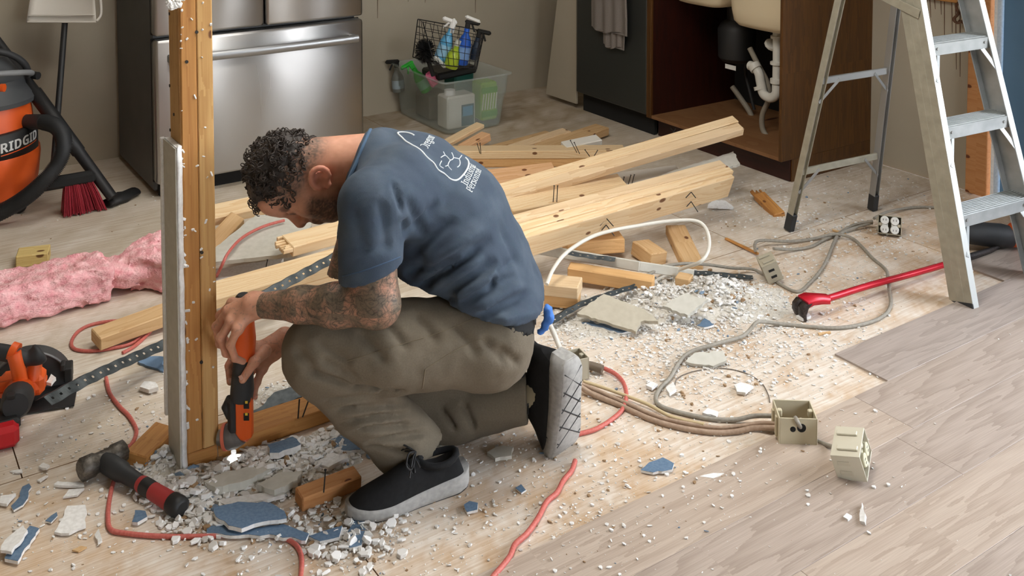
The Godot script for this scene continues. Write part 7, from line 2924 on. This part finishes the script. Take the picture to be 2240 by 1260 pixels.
	for s in [["tan splinter of wood in the near left foreground", [[158, 1202], [176, 1194], [190, 1196], [172, 1206]]], ["red-brown splinter on the bare floor under the stepladder", [[1820, 500], [1850, 508], [1852, 512], [1822, 504]]], ["thin dark splinter on the vinyl planks", [[1790, 728], [1816, 724], [1818, 728], [1792, 732]]]]:
		chip("wood_splinter", s[0], "splinter", "", s[1], 0.0, 0.005, M.old_pine)
	# ---- what nobody could count: crumbs and dust of plaster, heaped and scattered
	var protos := []
	var r := RandomNumberGenerator.new()
	r.seed = 99
	for k in 3:
		var mb := MB.new()
		var poly := PackedVector2Array()
		var m := 5 + k
		for i in m:
			var a := TAU * i / m
			poly.append(Vector2(cos(a), sin(a) * [0.6, 0.8, 0.35][k]) * r.randf_range(0.35, 0.55))
		mb.prism(Transform3D(Basis(Vector3.RIGHT, PI / 2), Vector3.ZERO), poly, [0.20, 0.32, 0.13][k], 0.03)
		protos.append(mb.mesh())
	# [middle, reach, how many, smallest, largest, heap height]
	var spots := [[P(1440, 660), 0.20, 2300, 0.004, 0.024, 0.045], [P(1560, 650), 0.20, 3000, 0.004, 0.026, 0.06], [P(1640, 660), 0.16, 1300, 0.003, 0.013, 0.03], [P(1300, 690), 0.18, 700, 0.003, 0.014, 0.02], [P(1500, 740), 0.36, 2600, 0.003, 0.015, 0.0], [P(1700, 720), 0.40, 1300, 0.003, 0.014, 0.0],
		[P(1400, 790), 0.35, 800, 0.003, 0.014, 0.0], [P(1600, 900), 0.5, 520, 0.003, 0.014, 0.0], [P(1240, 730), 0.12, 350, 0.003, 0.012, 0.015], [P(1780, 600), 0.35, 700, 0.003, 0.014, 0.0], [P(1700, 470), 0.45, 800, 0.003, 0.016, 0.0], [P(1820, 400), 0.35, 260, 0.003, 0.013, 0.0], [P(1960, 420), 0.3, 260, 0.003, 0.013, 0.0], [P(1900, 520), 0.3, 500, 0.003, 0.015, 0.0],
		[P(350, 1020), 0.10, 600, 0.004, 0.030, 0.03], [P(400, 1075), 0.10, 700, 0.005, 0.034, 0.03], [P(470, 1060), 0.10, 650, 0.005, 0.032, 0.03], [P(560, 1035), 0.12, 750, 0.005, 0.034, 0.035], [P(660, 1010), 0.12, 700, 0.005, 0.032, 0.03], [P(720, 990), 0.10, 450, 0.005, 0.030, 0.02], [P(600, 890), 0.14, 350, 0.004, 0.018, 0.03], [P(450, 1130), 0.12, 450, 0.004, 0.030, 0.012],
		[P(620, 1130), 0.22, 600, 0.004, 0.024, 0.01], [P(780, 1170), 0.14, 500, 0.004, 0.030, 0.015], [P(200, 1100), 0.35, 420, 0.003, 0.015, 0.0], [P(100, 1000), 0.3, 160, 0.002, 0.010, 0.0], [P(1000, 1120), 0.45, 520, 0.003, 0.013, 0.0], [P(1250, 1050), 0.4, 600, 0.003, 0.014, 0.0], [P(1480, 980), 0.4, 260, 0.002, 0.009, 0.0], [P(1310, 1140), 0.12, 130, 0.002, 0.011, 0.0],
		[P(1800, 1000), 0.6, 90, 0.002, 0.007, 0.0], [P(2100, 700), 0.6, 130, 0.002, 0.008, 0.0], [P(300, 900), 0.3, 380, 0.003, 0.014, 0.0], [P(230, 460), 0.5, 110, 0.002, 0.010, 0.0], [P(1100, 960), 0.25, 260, 0.002, 0.010, 0.0], [P(600, 1230), 0.4, 260, 0.002, 0.009, 0.0], [P(1050, 1200), 0.3, 160, 0.002, 0.008, 0.0]]
	var sets := [[[], []], [[], []], [[], []]]
	for s in spots:
		for i in s[2]:
			var a := r.randf() * TAU
			var d: float = s[1] * sqrt(-log(1.0 - 0.94 * r.randf())) * 0.62
			var p: Vector3 = s[0] + Vector3(cos(a) * d, 0, sin(a) * d)
			if absf(p.dot(UA)) > 3.95 or p.dot(UA) > 3.95:
				continue
			var sz: float = s[3] + (s[4] - s[3]) * pow(r.randf(), 3.0)
			var heap: float = s[5] * maxf(0.0, 1.0 - d / (s[1] * 0.9)) * r.randf()
			p.y = sz * 0.18 + heap + (0.006 if p.dot(VA) < P(1109, 1253).dot(VA) else 0.0)
			var k := r.randi() % 3
			var b := Basis(UP, r.randf() * TAU) * Basis(Vector3.RIGHT, r.randfn() * (0.25 if heap < 0.005 else 0.7))
			sets[k][0].append(Transform3D(b.scaled(Vector3.ONE * sz), p))
			var c := Color(0.87, 0.86, 0.84).lerp(Color(0.62, 0.58, 0.53), pow(r.randf(), 3.5))
			if r.randf() < 0.02:
				c = Color(0.20, 0.28, 0.38)
			elif r.randf() < 0.05:
				c = Color(0.34, 0.22, 0.12)
			sets[k][1].append(c)
	var cm := mat(Color.WHITE, 0.95, 0.0, null, true)
	var holder := thing("plaster_crumbs", "uncounted white plaster crumbs and dust scattered over the bare floor", "rubble")
	# low heaps that the crumbs lie on
	var hn := noise(511, 1.0, FastNoiseLite.TYPE_SIMPLEX, 4)
	var mound := MB.new()
	for s in spots:
		if s[5] <= 0.018:
			continue
		var rings := []
		for i in 13:
			var f := i / 12.0
			var ring := PackedVector3Array()
			for j in 40:
				var a := TAU * j / 40
				var p: Vector3 = s[0] + Vector3(cos(a), 0, sin(a)) * (s[1] * (0.02 + 0.9 * f)) * (1.0 + 0.25 * hn.get_noise_2d(cos(a) * 1.5 + s[0].x * 7.0, sin(a) * 1.5))
				p.y = maxf(0.0, s[5] * 0.75 * pow(1.0 - f, 1.3) + 0.010 * hn.get_noise_2d(p.x * 30.0, p.z * 30.0)) if i < 12 else -0.002
				ring.append(p)
			ring.reverse()
			rings.append(ring)
		mound.loft(rings, true, false)
	put("mound", mound, tri_uv(mat(Color.WHITE, 0.95, 0.0, noise_tex(515, 0.08, c8(188, 180, 166), c8(232, 228, 220))), 5.0), holder).set_meta("kind", "stuff")
	for k in 3:
		var mm := MultiMesh.new()
		mm.transform_format = MultiMesh.TRANSFORM_3D
		mm.use_colors = true
		mm.mesh = protos[k]
		mm.instance_count = sets[k][0].size()
		for i in mm.instance_count:
			mm.set_instance_transform(i, sets[k][0][i])
			mm.set_instance_color(i, sets[k][1][i])
		var o := MultiMeshInstance3D.new()
		o.name = "crumbs"
		o.multimesh = mm
		o.material_override = cm
		o.set_meta("kind", "stuff")
		holder.add_child(o, true)
	holder.set_meta("kind", "stuff")
